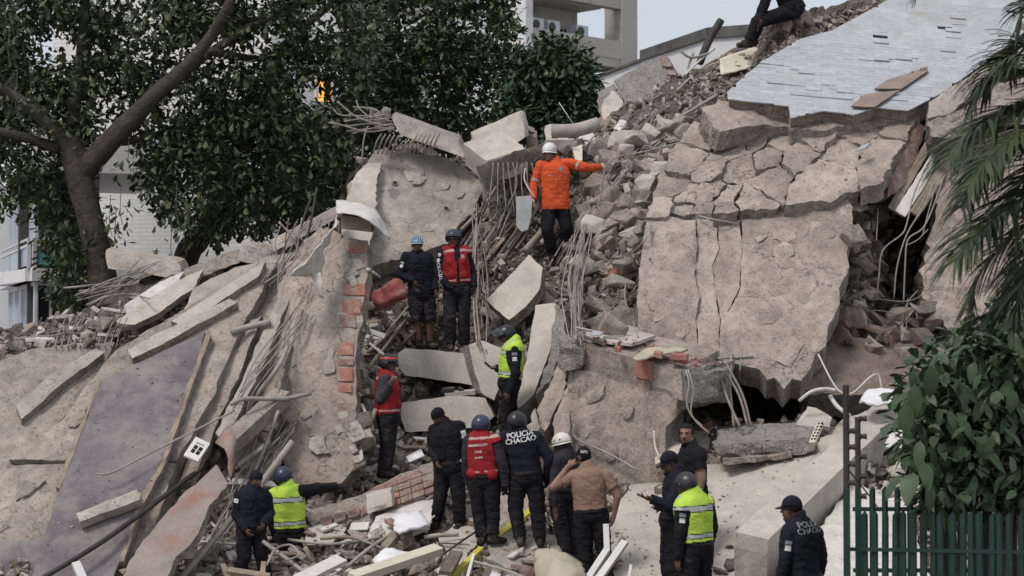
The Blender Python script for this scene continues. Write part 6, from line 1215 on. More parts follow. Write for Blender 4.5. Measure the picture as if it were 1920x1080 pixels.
def person(label, D, pel, phi, J={}, head=(None,0,0), H=1.0, skin='skin_brown', shirt='navy', trousers='trouser', sleeve='long', legs='long', gloves=None, gear=None, vest=None, girth=1.0, hand={}, footyaw=None, tuck=True, moust=False, mask=False, hair=True, ground=True):
    """pel=(px,py) of the pelvis; phi facing in degrees (0 to the camera, 90 to the right, 180 away); J: joints seen in the photo as (px,py[,depth offset])"""
    if ground and 'anL' in J:      # stand on what is under the boots
        g_ = sum(hD(J[k][0], J[k][1]+10, D) for k in ('anL','anR'))/2 - 0.08
        if abs(g_-D) < 3.0: H *= g_/D; D = g_
    ph = R(phi); f = Vector((math.sin(ph), -math.cos(ph), 0)); lat = Vector((math.cos(ph), math.sin(ph), 0)); up = Vector((0,0,1))
    O = P(pel[0], pel[1], D); j = {}
    for k, (a, b, c) in TPL.items(): j[k] = O + (lat*a + f*b + up*c)*H
    def base_shift(keys, dv):
        for k in keys: j[k] = j[k]+dv
    order = ['neck','head','shL','shR','elL','elR','wrL','wrR','hipL','hipR','knL','knR','anL','anR']
    follow = {'neck':['head','shL','shR','elL','elR','wrL','wrR'],'shL':['elL','wrL'],'shR':['elR','wrR'],'elL':['wrL'],'elR':['wrR'],'hipL':['knL','anL'],'hipR':['knR','anR'],'knL':['anL'],'knR':['anR']}
    for k in order:
        if k in J:
            q = J[k]; dd = (j[k].y - D) if len(q) < 3 else q[2]; new = P(q[0], q[1], D+dd); dv = new-j[k]; j[k] = new; base_shift(follow.get(k, []), dv)
    j['neck'] = j['neck']+up*.035*H
    hy, hp, hr = head; hy = phi if hy is None else hy
    hf0 = Vector((math.sin(R(hy)), -math.cos(R(hy)), 0)); hl = Vector((math.cos(R(hy)), math.sin(R(hy)), 0))
    q = Quaternion(hl, R(hp)); hf = q @ hf0; hu = q @ up; q2 = Quaternion(hf, R(hr)); hl = q2 @ hl; hu = q2 @ hu
  
    hc = j['head']; G = []; S = H; bones = []
    def bone(nm, a, b, ra, rb, geo=True):
        bones.append((nm, a, b, ra, rb))
        if geo: G.append(cap_geo(a, b, ra, rb))
    # torso
    pv, nk = j['pelvis'], j['neck']; sp = nk-pv; L = sp.length; sd_ = sp/L
    l0 = (j['hipL']-j['hipR']).normalized(); l1 = (j['shL']-j['shR']).normalized()
    secs = [(-.20,.05,.05),(-.17,.115,.09),(-.10,.160,.118),(0,.172,.124),(.14,.166,.118),(.32,.166,.118),(.52,.178,.126),(.68,.188,.126),(.79,.178,.116),(.87,.145,.100),(.94,.098,.078),(1.0,.066,.064),(1.08,.052,.055),(1.1,.02,.02)]
    V = []; F = []; n_ = 20; sec_f = None
    for t, a, b in secs:
        c = pv + sp*t; tt = min(1, max(0, t)); la = l0.lerp(l1, tt).normalized(); la = (la - sd_*la.dot(sd_)).normalized(); fo = sd_.cross(la) 
        if fo.dot(f) < 0: fo = -fo
        a *= S*girth; b *= S*girth*(1.06 if girth > 1.05 else 1)
        for k in range(n_):
            g_ = 2*math.pi*k/n_; cs, sn = math.cos(g_), math.sin(g_); e = 0.85
            V.append(c + la*(a*math.copysign(abs(cs)**e, cs)) + fo*(b*math.copysign(abs(sn)**e, sn)+ .01*S))
    for i in range(len(secs)-1):
        for k in range(n_): F.append((i*n_+k, i*n_+(k+1) % n_, (i+1)*n_+(k+1) % n_, (i+1)*n_+k))
    F.append(tuple(range(n_))[::-1]); F.append(tuple((len(secs)-1)*n_+k for k in range(n_)))
    G.append((V, F)); bones.append(('torso', pv-sp*.05, pv+sp*.88, .15*S, .15*S))
    fo = sd_.cross(l1)
    if fo.dot(f) < 0: fo = -fo
    bag = 1.12
    for s in 'LR':
        sh_, el, wr = j['sh'+s], j['el'+s], j['wr'+s]; ins = (nk-sh_).normalized()
        G.append(cap_geo(nk+(sh_-nk)*.35-up*.035*S, sh_-up*.004*S, .056*S, .064*S))
        bone('ua'+s, sh_, el, .066*S*girth**.5, (.053 if sleeve == 'long' else .049)*S); bone('fa'+s, el, wr, (.052 if sleeve == 'long' else .047)*S, (.038 if sleeve == 'long' else .033)*S)
        hp_, kn, an = j['hip'+s], j['kn'+s], j['an'+s]
        bone('th'+s, hp_, kn, .092*S*girth**.5*1.05, .066*S*bag); bone('sk'+s, kn, an, .064*S*bag, .047*S*bag*1.15)
        calf = kn.lerp(an, .3); G.append(ell_geo(calf-f*.012, (lat, f, up), (.06*S,.066*S,.11*S)))
        fy = R(phi if footyaw is None else footyaw[0 if s == 'L' else 1]); fd = Vector((math.sin(fy), -math.cos(fy), 0))
        heel = an + up*(-.045*S) - fd*.035*S; toe = an - up*.058*S + fd*.16*S
        bone('ft'+s, heel, toe, .043*S, .036*S); G.append(cap_geo(an, heel.lerp(toe,.35)+up*.01, .05*S, .042*S))
        # hand: palm, four fingers in two joints, thumb on the side
        hd = (wr-el).normalized(); spec = hand.get(s, {}); hd = (Vector(spec['dir']).normalized() if 'dir' in spec else hd)
        pn = Vector(spec.get('palm', tuple(-lat*(1 if s == 'L' else -1)))); pn = (pn-hd*pn.dot(hd)); pn = pn.normalized() if pn.length > .05 else hd.orthogonal().normalized()
        sd2 = hd.cross(pn); tside = spec.get('thumb', None); sd2 = sd2 if tside is None else sd2*tside
        if tside is None and sd2.dot(f) < 0: sd2 = -sd2
        pc = wr + hd*.055*S; G.append(ell_geo(pc, (sd2, pn, hd), (.042*S,.020*S,.058*S))); bones.append(('ha'+s, wr+hd*.02*S, wr+hd*.17*S, .045*S, .045*S))
        G.append(cap_geo(wr-hd*.02*S, pc, .031*S, .030*S, 10))
        curl = spec.get('curl', (.5,.55,.6,.65))
        for i, fl_ in enumerate((.070,.078,.072,.056)):
            o = sd2*(.030-.0205*i)*S; k1 = wr + hd*(.098-.004*abs(i-1.3))*S + o; cu = curl[i]
            d1 = (hd*math.cos(cu*1.0) + pn*math.sin(cu*1.0)).normalized(); d2 = (hd*math.cos(cu*2.2) + pn*math.sin(cu*2.2)).normalized()
            k2 = k1 + d1*fl_*.52*S; k3 = k2 + d2*fl_*.5*S; G.append(cap_geo(k1-hd*.03*S, k1, .0098*S, .0098*S, 8)); G.append(cap_geo(k1, k2, .0098*S, .009*S, 8)); G.append(cap_geo(k2, k3, .009*S, .0078*S, 8))
        tb = wr + hd*.03*S + sd2*.034*S; t1_ = tb + (hd*.75+sd2*.62+pn*.25).normalized()*.042*S; t2_ = t1_ + (hd*.9+sd2*.15+pn*.4).normalized()*.036*S
        G.append(cap_geo(wr+hd*.03*S+sd2*.018*S, t1_, .014*S, .0115*S, 8)); G.append(cap_geo(t1_, t2_, .011*S, .009*S, 8))
    # head
    fr = (hl, hf, hu); hs = S*1.0
    bones.append(('head', hc-hu*.06*hs, hc+hu*.06*hs, .09*hs, .09*hs)); bones.append(('neck', hc-hu*.11*hs, nk+sd_*.02, .052*S, .06*S))
    G.append(ell_geo(hc+hu*.035*hs-hf*.012*hs, fr, (.077*hs,.097*hs,.085*hs), 18, 12)); G.append(ell_geo(hc-hu*.030*hs+hf*.022*hs, fr, (.062*hs,.074*hs,.092*hs), 16, 10))
    G.append(cap_geo(hc-hu*.098*hs+hf*.068*hs, hc-hu*.098*hs+hf*.072*hs, .024*hs, .024*hs, 10)); G.append(cap_geo(hc+hf*.088*hs+hu*.016*hs, hc+hf*.110*hs-hu*.022*hs, .010*hs, .0165*hs, 8))
    G.append(cap_geo(hc+hf*.082*hs+hu*.030*hs-hl*.034*hs, hc+hf*.082*hs+hu*.030*hs+hl*.034*hs, .013*hs, .013*hs, 8)); G.append(cap_geo(hc+hf*.088*hs-hu*.058*hs-hl*.012*hs, hc+hf*.088*hs-hu*.058*hs+hl*.012*hs, .011*hs, .011*hs, 8))
    for s in (-1, 1):
        G.append(ell_geo(hc+hl*s*.077*hs-hf*.008*hs-hu*.004*hs, fr, (.011*hs,.021*hs,.032*hs), 10, 6)); G.append(ell_geo(hc+hl*s*.036*hs+hf*.07*hs-hu*.012*hs, fr, (.022*hs,.018*hs,.016*hs), 8, 6))
    G.append(cap_geo(hc-hu*.03*hs-hf*.018*hs, nk+sd_*.01, .052*S, .060*S))
    # union into one continuous skin
    V = []; F = []
    for v, fc in G: b = len(V); V += v; F += [tuple(i+b for i in q) for q in fc]
    lo = Vector((min(v[i] for v in V) for i in range(3))); c0 = Vector((O.x, O.y, lo.z)); me = bpy.data.meshes.new('tmp'); me.from_pydata([v-c0 for v in V], [], F)
    tmp = bpy.data.objects.new('tmp', me); C.objects.link(tmp); md = tmp.modifiers.new('r', 'REMESH'); md.mode = 'VOXEL'; md.voxel_size = 0.0105*S; md.use_smooth_shade = True
    dg = bpy.context.evaluated_depsgraph_get(); body = bpy.data.meshes.new_from_object(tmp.evaluated_get(dg)); bpy.data.objects.remove(tmp); bpy.data.meshes.remove(me)
    nv = len(body.vertices); co = np.empty(nv*3); body.vertices.foreach_get('co', co); co = co.reshape(-1, 3) + np.array(c0)
    ne = len(body.edges); ed = np.empty(ne*2, int); body.edges.foreach_get('vertices', ed); ed = ed.reshape(-1, 2)
    # which limb each point belongs to
    best = np.full(nv, 9.0); bid = np.zeros(nv, int); bt = np.zeros(nv)
    for i, (nm, a, b, ra, rb) in enumerate(bones):
        a_, d_ = np.array(a), np.array(b-a); t = np.clip(((co-a_) @ d_)/max(1e-9, d_ @ d_), 0, 1); dist = np.linalg.norm(co-a_-t[:,None]*d_, axis=1)-(ra+(rb-ra)*t)
        k = dist < best; best[k] = dist[k]; bid[k] = i; bt[k] = t[k]
    nmv = np.array([b[0] for b in bones])[bid]
    fine = np.isin(nmv, ['haL','haR','head']); deg = np.bincount(ed.ravel(), minlength=nv).astype(float)
    for it in range(5):
        acc = np.zeros((nv, 3)); np.add.at(acc, ed[:,0], co[ed[:,1]]); np.add.at(acc, ed[:,1], co[ed[:,0]]); avg = acc/np.maximum(deg, 1)[:,None]
        wgt = np.where(fine, 0.0 if it else 0.35, 0.6)[:,None]; co = co*(1-wgt)+avg*wgt
    root = empty('person', Vector((O.x, O.y, min(j['anL'].z, j['anR'].z)-.1))); tag(root, label, 'person')
    np_f = np.empty(len(body.polygons)*4, int); body.loops.foreach_get('vertex_index', np_f[:len(body.loops)]) if len(body.loops) == len(body.polygons)*4 else None
    quads = np_f.reshape(-1, 4)
    bo = obj('body', [Vector(v) for v in co], [tuple(int(i) for i in q) for q in quads], skin, None, root, smooth=True)
    bpy.data.meshes.remove(body)
    nrm = np.empty(nv*3); bo.data.vertices.foreach_get('normal', nrm); nrm = nrm.reshape(-1, 3)
    spn = ((co-np.array(pv)) @ np.array(sd_))/L; latc = (co-np.array(pv)) @ np.array(l1); fwd = (co-np.array(pv)) @ np.array(fo)
    tors = np.isin(nmv, ['torso','thL','thR','neck']) 
    def shell(name, vm, m, off, wr=.006, seed=0, fm=None, mats=None, parent=root, thick=.006):
        fmask = vm[quads].all(axis=1)
        if fm is not None: fmask &= fm
        qs = quads[fmask]
        if not len(qs): return None
        used = np.unique(qs); mp = -np.ones(nv, int); mp[used] = np.arange(len(used)); W = np.zeros(len(used))
        pts = co[used]
        for i_, p in enumerate(pts):
            v_ = Vector(p); W[i_] = wr*(.5+.8*noise.noise(Vector((v_.x*9+seed, v_.y*9, v_.z*11))) + .8*(.35-abs(noise.noise(Vector((v_.x*13+v_.z*11, v_.y*13-v_.z*5, v_.z*15+seed)))))*1.6 + .3*noise.noise(Vector((v_.x*34, v_.y*34, v_.z*50+seed))))
        e2 = {}
        q2 = mp[qs]
        for q in q2:
            for a, b in ((q[0],q[1]),(q[1],q[2]),(q[2],q[3]),(q[3],q[0])): 
                k = (a,b) if a < b else (b,a); e2[k] = None if k in e2 else (a,b)
        bnd = [v for v in e2.values() if v is not None]
        o2 = pts + nrm[used]*(off+np.maximum(W, -off*.6))[:,None]
        V2 = [Vector(p) for p in o2]; F2 = [tuple(int(i) for i in q) for q in q2]; inn = {}
        for a, b in bnd:
            for k in (a, b):
                if k not in inn: inn[k] = len(V2); V2.append(Vector(pts[k]-nrm[used][k]*.004))
            F2.append((int(b), int(a), inn[a], inn[b]))
        mi = None
        if mats is not None:
            mf = mats(qs); mi = list(mf)+[0]*len(bnd)
        o = obj(name, V2, F2, m if isinstance(m, list) else [m], mi, parent, smooth=True); return o
    belt = .06 if tuck else -.10
    tor = (nmv == 'torso') | (((nmv == 'thL') | (nmv == 'thR')) & (spn > belt)); bs = {}
    arm_u = np.isin(nmv, ['uaL','uaR']); arm_f = np.isin(nmv, ['faL','faR'])
    if shirt:
        vm = ((nmv == 'torso') & (spn > belt-.02)) | (((nmv == 'thL') | (nmv == 'thR')) & (spn > belt-.02)) | ((nmv == 'neck') & (bt > .62))
        vm |= arm_u & ((bt < .62) if sleeve == 'short' else (bt < .06) if sleeve == 'none' else True)
        if sleeve == 'long': vm |= arm_f | (np.isin(nmv, ['haL','haR']) & (bt < .03))
        if sleeve == 'half': vm |= arm_f & (bt < .3)
        bs['shirt'] = shell('shirt', vm, shirt, .012, .013, 3)
        if sleeve == 'long':
            shell('collar', (nmv == 'neck') & (bt > .60), shirt, .016, .004, 6, parent=bs['shirt'])
            for s in 'LR': shell('cuff', (nmv == 'fa'+s) & (bt > .86), shirt, .017, .003, 6, parent=bs['shirt'])
    vm = ((nmv == 'torso') & (spn < belt)) | (np.isin(nmv, ['thL','thR']) & (spn < belt)) | np.isin(nmv, ['skL','skR']) & ((bt < .03) if legs == 'shorts' else (bt < .93))
    bs['trousers'] = shell('trousers', vm, trousers, .014 if legs != 'shorts' else .022, .014, 9)
    vm = np.isin(nmv, ['ftL','ftR']) | (np.isin(nmv, ['skL','skR']) & (bt > (.80 if legs != 'shorts' else .86)))
    for s in 'LR': shell('boot', vm & np.isin(nmv, ['ft'+s,'sk'+s]), 'boot', .010, .003, 5)
    if tuck and legs != 'shorts': shell('belt', tor & (spn > belt-.045) & (spn < belt+.045), 'leather', .028, .003, 1)
    if tuck and legs != 'shorts':
        rg_ = rnd(int(pel[0]))
        for sx, fy_, w2, h2, d2 in ((.178,.0,.035,.09,.05),(-.178,.02,.03,.075,.045),(.11,-.115,.04,.05,.03),(-.10,-.118,.035,.05,.03),(.12,.115,.03,.045,.025)):
            cpt = pv + sd_*(belt*L-.035*S) + l0*(sx*S*girth) + (sd_.cross(l0) if sd_.cross(l0).dot(f) > 0 else -sd_.cross(l0))*(fy_*S*girth)
            V2, F2 = block_geo(cpt - l0*w2/2*S - sd_*h2*.7*S - f*d2/2*S, l0*w2*S, sd_*h2*S, f*d2*S, .03, .004, .01, int(sx*99)); obj('belt_pouch', V2, F2, 'leather', None, root)
    if gloves:
        for s in 'LR': shell('glove', (nmv == 'ha'+s) | ((nmv == 'fa'+s) & (bt > .93)), gloves, .003, .001, 2)
    if vest:
        kind, mm, rf = vest; top = .97
        vm = ((nmv == 'torso') | ((nmv == 'neck') & (bt > .8)) | (arm_u & (bt < .10))) & (spn > .10) & (np.abs(latc) < .215*S*girth)
        vm &= ~((fwd > .03) & (np.abs(latc) < .035) & (spn > .62)); vm |= False
        if kind != 'hivis': vm &= (np.abs(latc) < .19*S*girth)
        def vmats(qs):
            s_ = spn[qs].mean(axis=1); l_ = np.abs(latc[qs].mean(axis=1)); r_ = np.zeros(len(qs), int); fw_ = fwd[qs].mean(axis=1)
            if kind == 'hivis':
                r_[(s_ > .18) & (s_ < .25)] = 1; r_[((s_ > .66) & (s_ < .74))] = 1; r_[(l_ > .095) & (l_ < .125) & (s_ > .72) & (fw_ > 0)] = 1; r_[((s_ > .165) & (s_ < .18)) | ((s_ > .25) & (s_ < .265)) | ((s_ > .645) & (s_ < .66)) | ((s_ > .74) & (s_ < .755))] = 2
            else:
                r_[((s_ > .84) & (s_ < .885))] = 1; r_[((s_ > .15) & (s_ < .19)) & (l_ > .03)] = 1; r_[(fw_ > 0) & (l_ < .018)] = 2
            return r_
        bs['vest'] = shell('vest', vm, [mm, rf, 'black_cloth'], .034, .008, 7, mats=vmats)
        if kind == 'red':
            for s in (-1, 1):
                for t, m2 in ((.30,.055),(.62,.05)):
                    cpt = pv + sp*t + l1*(s*.085*S) + fo*(.15*S*girth); V2, F2 = ell_geo(cpt, (l1, fo, sd_), (.065*S,.035*S,m2*S*1.3), 12, 8); obj('pocket', V2, F2, mm, None, bs['vest'], smooth=True)
                cpt = pv + sp*.12 + l1*(s*.13*S) - fo*(.10*S); V2, F2 = ell_geo(cpt, (l1, fo, sd_), (.08*S,.06*S,.07*S), 12, 8); obj('pouch', V2, F2, mm, None, bs['vest'], smooth=True)
    # face
    def blob(nm, c, r, m): V2, F2 = ell_geo(c, fr, r, 10, 6); return obj(nm, V2, F2, m, None, root, smooth=True)
    for s in (-1, 1):
        blob('eye', hc+hl*s*.033*hs+hf*.084*hs+hu*.012*hs, (.013*hs,.008*hs,.006*hs), 'eye'); blob('eyebrow', hc+hl*s*.034*hs+hf*.094*hs+hu*.034*hs, (.019*hs,.006*hs,.005*hs), 'hair')
    blob('mouth', hc+hf*.096*hs-hu*.060*hs, (.021*hs,.005*hs,.004*hs), 'lip')
    if moust:
        blob('moustache', hc+hf*.101*hs-hu*.044*hs, (.027*hs,.006*hs,.006*hs), 'hair'); blob('goatee', hc+hf*.088*hs-hu*.088*hs, (.014*hs,.006*hs,.008*hs), 'hair')
    if mask: blob('face_mask', hc+hf*.062*hs-hu*.098*hs, (.048*hs,.042*hs,.034*hs), 'mask_blue')
    if hair:
        rel = co-np.array(hc); uu = rel @ np.array(hu); ff = rel @ np.array(hf)
        vm = (nmv == 'head') & ((uu > .072*hs) | ((ff < .02*hs) & (uu > -.005*hs)) | ((ff < -.045*hs) & (uu > -.05*hs))); shell('hair', vm, 'hair', .008, .004, 4)
    # headgear
    def dome(nm, c, r, m, cut, seg=28, rings=14, flat=0.0, inner=.93, keep=None, par=root):
        V2 = []; F2 = []; nr = rings
        ks = [math.pi*k/(2*nr)*(1+cut) for k in range(nr+1)]
        for q in (1.0, inner):
            for th in ks:
                for i in range(seg):
                    a = 2*math.pi*i/seg; V2.append(c + (hl*(r[0]*math.sin(th)*math.cos(a)) + hf*(r[1]*math.sin(th)*math.sin(a)) + hu*(r[2]*math.cos(th)))*q)
        n1 = (nr+1)*seg
        for k in range(nr):
            for i in range(seg):
                a, b = k*seg+i, k*seg+(i+1) % seg
                th = (ks[k]+ks[k+1])/2; an = 2*math.pi*(i+.5)/seg
                if keep and not keep(th, an): continue
                F2.append((a, b, b+seg, a+seg)); F2.append((a+n1+seg, b+n1+seg, b+n1, a+n1))
        # rims
        ec = {}
        for fc in F2:
            for q in range(4):
                a, b = fc[q], fc[(q+1) % 4]; k = (min(a,b), max(a,b)); ec[k] = None if k in ec else (a, b)
        for v in [v for v in ec.values() if v is not None]:
            a, b = v
            if a < n1 and b < n1: F2.append((b, a, a+n1, b+n1))
        return obj(nm, V2, F2, m, None, par, smooth=True)
    def brim(nm, c, r0, r1, a0, a1, drop, m, par, th=.006):
        V2 = []; F2 = []; n2 = 14
        for k in range(n2+1):
            a = R(a0+(a1-a0)*k/n2)
            for q in range(4):
                t = q/3; w_ = math.sin(math.pi*k/n2)**.5 if a1-a0 < 300 else 1
                p = c + hl*math.cos(a)*(r0[0]+(r1[0]-r0[0])*t*w_) + hf*math.sin(a)*(r0[1]+(r1[1]-r0[1])*t*w_) - hu*(drop*t*t*w_+.012*abs(math.cos(a))*t)
                V2 += [p, p-hu*th]
        for k in range(n2):
            for q in range(3):
                a = (k*4+q)*2; b = a+8; F2 += [(a, b, b+2, a+2), (a+1, a+3, b+3, b+1)]
            a = (k*4+3)*2; b = a+8; F2.append((a, b, b+1, a+1)); a = k*8; F2.append((a+8, a, a+1, a+9))
        return obj(nm, V2, F2, m, None, par, smooth=True)
    hg = None
    if gear:
        k, m1 = gear[0], gear[1]; c = hc+hu*.030*hs-hf*.008*hs
        if k == 'moto':
            def kp(th, an): return not (math.sin(an) > .25 and th > 1.45) and not (th > 2.05)
            hg = dome('helmet', c, (.122*hs,.145*hs,.132*hs), m1, .42, 32, 18, inner=.86, keep=kp)
            brim('rim', c+hu*.004*hs, (.10*hs,.12*hs), (.124*hs,.150*hs), 20, 160, .012*hs, 'helmet_black', hg)
            if len(gear) > 2 and gear[2]:
                V2 = []; F2 = []; n2 = 16
                for q in range(9):
                    tz = (.02+.11*q/8) if gear[2] == 'up' else (.03-.13*q/8)
                    for i in range(n2+1):
                        a = R(15+150*i/n2); rr_ = 1.06+(.25*q/8 if gear[2] == 'up' else .02); V2.append(c + hl*math.cos(a)*.128*hs*(1.03) + hf*math.sin(a)*.152*hs*rr_ + hu*tz*hs)
                for q in range(8):
                    for i in range(n2): a = q*(n2+1)+i; F2.append((a, a+1, a+n2+2, a+n2+1))
                obj('visor', V2, F2, 'visor', None, hg, smooth=True)
            if len(gear) > 3:
                dome('stripe', c+hu*.002, (.1235*hs,.1465*hs,.1335*hs), gear[3], .0, 32, 18, inner=.98, keep=lambda th, an: .95 < th < 1.2, par=hg)
            for s in (-1, 1): V2, F2 = ell_geo(c+hl*s*.121*hs-hu*.012*hs, fr, (.008*hs,.022*hs,.022*hs), 10, 6); obj('pivot', V2, F2, 'helmet_black', None, hg)
        elif k == 'bike':
            def kp(th, an):
                x = math.sin(th)*math.cos(an); return not (.25 < th < 1.3 and int((x+1.0)*5.5) % 2 == 0 and .2 < abs(math.sin(an)) )
            hg = dome('helmet', c+hu*.012*hs, (.098*hs,.142*hs,.118*hs), m1, .06, 36, 14, inner=.86, keep=kp); dome('liner', c+hu*.008*hs, (.088*hs,.122*hs,.100*hs), 'helmet_black', .02, 24, 8, par=hg)
            brim('rim', c+hu*.008*hs, (.094*hs,.134*hs), (.104*hs,.150*hs), 0, 360, .004*hs, 'helmet_white', hg)
        elif k == 'rescue':
            hg = dome('helmet', c+hu*.012*hs, (.112*hs,.136*hs,.122*hs), m1, .12, 30, 12, inner=.9)
            brim('rim', c-hu*.012*hs, (.106*hs,.13*hs), (.122*hs,.150*hs), 0, 360, .008*hs, m1, hg); brim('peak', c-hu*.006*hs, (.10*hs,.12*hs), (.112*hs,.175*hs), 30, 150, .018*hs, m1, hg)
            for a in (20,160,200,340):
                p = c+hu*.012*hs + (hl*math.cos(R(a))*.112*hs+hf*math.sin(R(a))*.136*hs)*.97+hu*.02*hs; V2, F2 = ell_geo(p, fr, (.012*hs,.012*hs,.012*hs), 8, 6); obj('vent', V2, F2, 'helmet_black', None, hg)
        elif k in ('cap','beanie'):
            hg = dome('cap', c+hu*.008*hs, (.089*hs,.108*hs,(.105 if k == 'cap' else .098)*hs), m1, .05, 26, 10, inner=.95)
            if k == 'cap': brim('peak', c+hu*.002*hs, (.080*hs,.10*hs), (.088*hs,.185*hs), 22, 158, .02*hs, m1, hg)
            V2, F2 = ell_geo(c+hu*.113*hs, fr, (.008*hs,.008*hs,.005*hs), 8, 5); obj('button', V2, F2, m1, None, hg)
        # chin strap
        if k in ('moto','rescue','bike'):
            for s in (-1, 1): V2, F2 = tube_geo([c+hl*s*.088*hs-hu*.02*hs, hc+hl*s*.072*hs-hu*.07*hs+hf*.02*hs, hc-hu*.118*hs+hf*.05*hs], .005*hs, 4); obj('strap', V2, F2, 'leather', None, hg)
    return dict(root=root, j=j, f=fo, lat=l1, up=sd_, pv=pv, sp=sp, hc=hc, hf=hf, hl=hl, hu=hu, parts=bs, body=bo, gear=hg, O=O)
def world_bvh(objs):
    V = []; F = []
    for o in objs:
        if o is None: continue
        b = len(V); V += [v.co + o.location for v in o.data.vertices]; F += [tuple(i+b for i in p.vertices) for p in o.data.polygons]
    return BVHTree.FromPolygons(V, F)
def stick(txt_or_geo, name, c, right, upv, n_, objs, m, parent, size=None, off=.006, shear=0.0):
    """lay flat print (text or an outline) on cloth: each point is cast onto the garment"""
    bv = world_bvh(objs)
    if isinstance(txt_or_geo, str):
        cu = bpy.data.curves.new('t', 'FONT'); cu.body = txt_or_geo; cu.align_x = 'CENTER'; cu.align_y = 'CENTER'; cu.size = size; cu.resolution_u = 3; cu.offset = size*.018; cu.space_line = .8
        to = bpy.data.objects.new('t', cu); C.objects.link(to); me = bpy.data.meshes.new_from_object(to.evaluated_get(bpy.context.evaluated_depsgraph_get())); pts = [v.co.copy() for v in me.vertices]; fc = [tuple(p.vertices) for p in me.polygons]; bpy.data.objects.remove(to); bpy.data.meshes.remove(me)
    else: pts, fc = txt_or_geo
    V = []
    for p in pts:
        w_ = c + right*(p.x+shear*p.y) + upv*p.y; l, nn, i, d = bv.ray_cast(w_+n_*.4, -n_)
        V.append((l if l is not None else w_)+n_*off)
    return obj(name, V, fc, m, None, parent)
def rect(w_, h_, k=5):
    pts = [Vector((-w_/2+w_*i/k, -h_/2+h_*jj/k, 0)) for jj in range(k+1) for i in range(k+1)]; return pts, [(jj*(k+1)+i, jj*(k+1)+i+1, (jj+1)*(k+1)+i+1, (jj+1)*(k+1)+i) for jj in range(k) for i in range(k)]
def disc(r, n_=14): return [Vector((0,0,0))]+[Vector((r*math.cos(2*math.pi*i/n_), r*math.sin(2*math.pi*i/n_), 0)) for i in range(n_)], [(0, 1+i, 1+(i+1) % n_) for i in range(n_)]
def patch(p, s, dx, t, w_, h_, m, name='patch', geo=None, dirn=None):
    """badge on an upper arm, s side, facing dirn"""
    a, b = p['j']['sh'+s], p['j']['el'+s]; c = a.lerp(b, t); u = (a-b).normalized(); n_ = dirn if dirn is not None else Vector((0,-1,0)); n_ = (n_-u*n_.dot(u)).normalized(); r_ = u.cross(n_)
    return stick(geo or rect(w_, h_, 3), name, c+r_*dx, r_, u, n_, [p['parts']['shirt']], m, p['parts']['shirt'], off=.007)
def back_text(p, txt, t, size, target, m='print_white', dx=0.0, shear=0.0, rot=0.0):
    n_ = -p['f']; u = p['up']; r_ = u.cross(n_).normalized()
    if rot: q = Quaternion(n_, R(rot)); r_ = q @ r_; u = q @ u
    return stick(txt, 'lettering', p['pv']+p['sp']*t+r_*dx, r_, u, n_, [p['parts'][target]], m, p['parts'][target], size, .013, shear)
def phone(c, d, n_, label):
    s = d.cross(n_).normalized(); V = [c + s*(x*.036) + d*(y*.075) + n_*(z*.005) for z in (-1,1) for x, y in ((-1,-1),(1,-1),(1,1),(-1,1))]
    o = obj('mobile_phone', V, [(3,2,1,0),(4,5,6,7),(0,1,5,4),(1,2,6,5),(2,3,7,6),(3,0,4,7)], 'phone'); return tag(o, label, 'phone')
PR = {}
# seated on the crest, head out of the picture
PR[1] = person('person in dark clothes sitting on the crest beside the cream torn sheet', 36.6, (1486,16), -80, {'neck':(1466,-48),'elL':(1440,-8,-.18),'wrL':(1428,34,-.16),'elR':(1436,-4,.2),'wrR':(1422,30,.2),'knL':(1418,42,-.12),'knR':(1424,38,.14),'anL':(1404,78,-.12),'anR':(1412,74,.14)}, gear=('cap','navy'), shirt='black_cloth', head=(-90,15,0), H=1.12, girth=1.3, ground=False)
# orange rescuer
PR[2] = person('rescuer in an orange shirt and white helmet holding on to the rebar', 34.0, (1042,384), 5, {'neck':(1040,306),'head':(1030,287),'shR':(1014,312),'shL':(1066,306),'elR':(1002,344),'wrR':(999,372),'elL':(1098,314,-.05),'wrL':(1124,314,.1),'knR':(1026,430,-.12),'knL':(1062,428,-.02),'anR':(1036,478,.05),'anL':(1060,476,.2)}, head=(-25,2,0), H=1.04, girth=1.16, skin='skin_mid', shirt='orange', gear=('rescue','helmet_white'), gloves='glove_white', tuck=False, hand={'R':{'curl':(.6,.5,.3,.4)},'L':{'curl':(.9,.9,.9,.9)}})
# pair on the thick slab
PR[3] = person('officer in navy shorts and a pale blue cycle helmet on the thick slab', 32.4, (790,546), 12, {'neck':(782,476),'head':(782,460),'shR':(762,481),'shL':(802,482),'elR':(753,516),'wrR':(774,525,-.16),'elL':(811,518),'wrL':(816,542,-.06),'knR':(781,599),'knL':(806,599),'anR':(785,642),'anL':(806,643)}, head=(5,2,0), H=.96, girth=1.08, skin='skin_brown', legs='shorts', trousers='trouser_dusty', gear=('bike','helmet_lightblue'), footyaw=(45,20), tuck=False, hand={'R':{'dir':(.5,-.2,-.8),'curl':(.5,.5,.5,.5)}})
PR[4] = person('rescuer in a red vest with a lettered sleeve on the thick slab', 32.2, (857,540), 8, {'neck':(851,467),'head':(850,449),'shR':(830,474),'shL':(872,473),'elR':(823,514),'wrR':(836,532,-.14),'elL':(886,513),'wrL':(888,536),'knR':(843,596),'knL':(870,596),'anR':(845,646),'anL':(871,648)}, head=(-4,2,0), H=1.0, girth=1.1, skin='skin_brown', shirt='navy', trousers='trouser_dusty', gear=('moto','helmet_blue','up'), vest=('red','red_vest','reflect_pink'), gloves='glove_black')
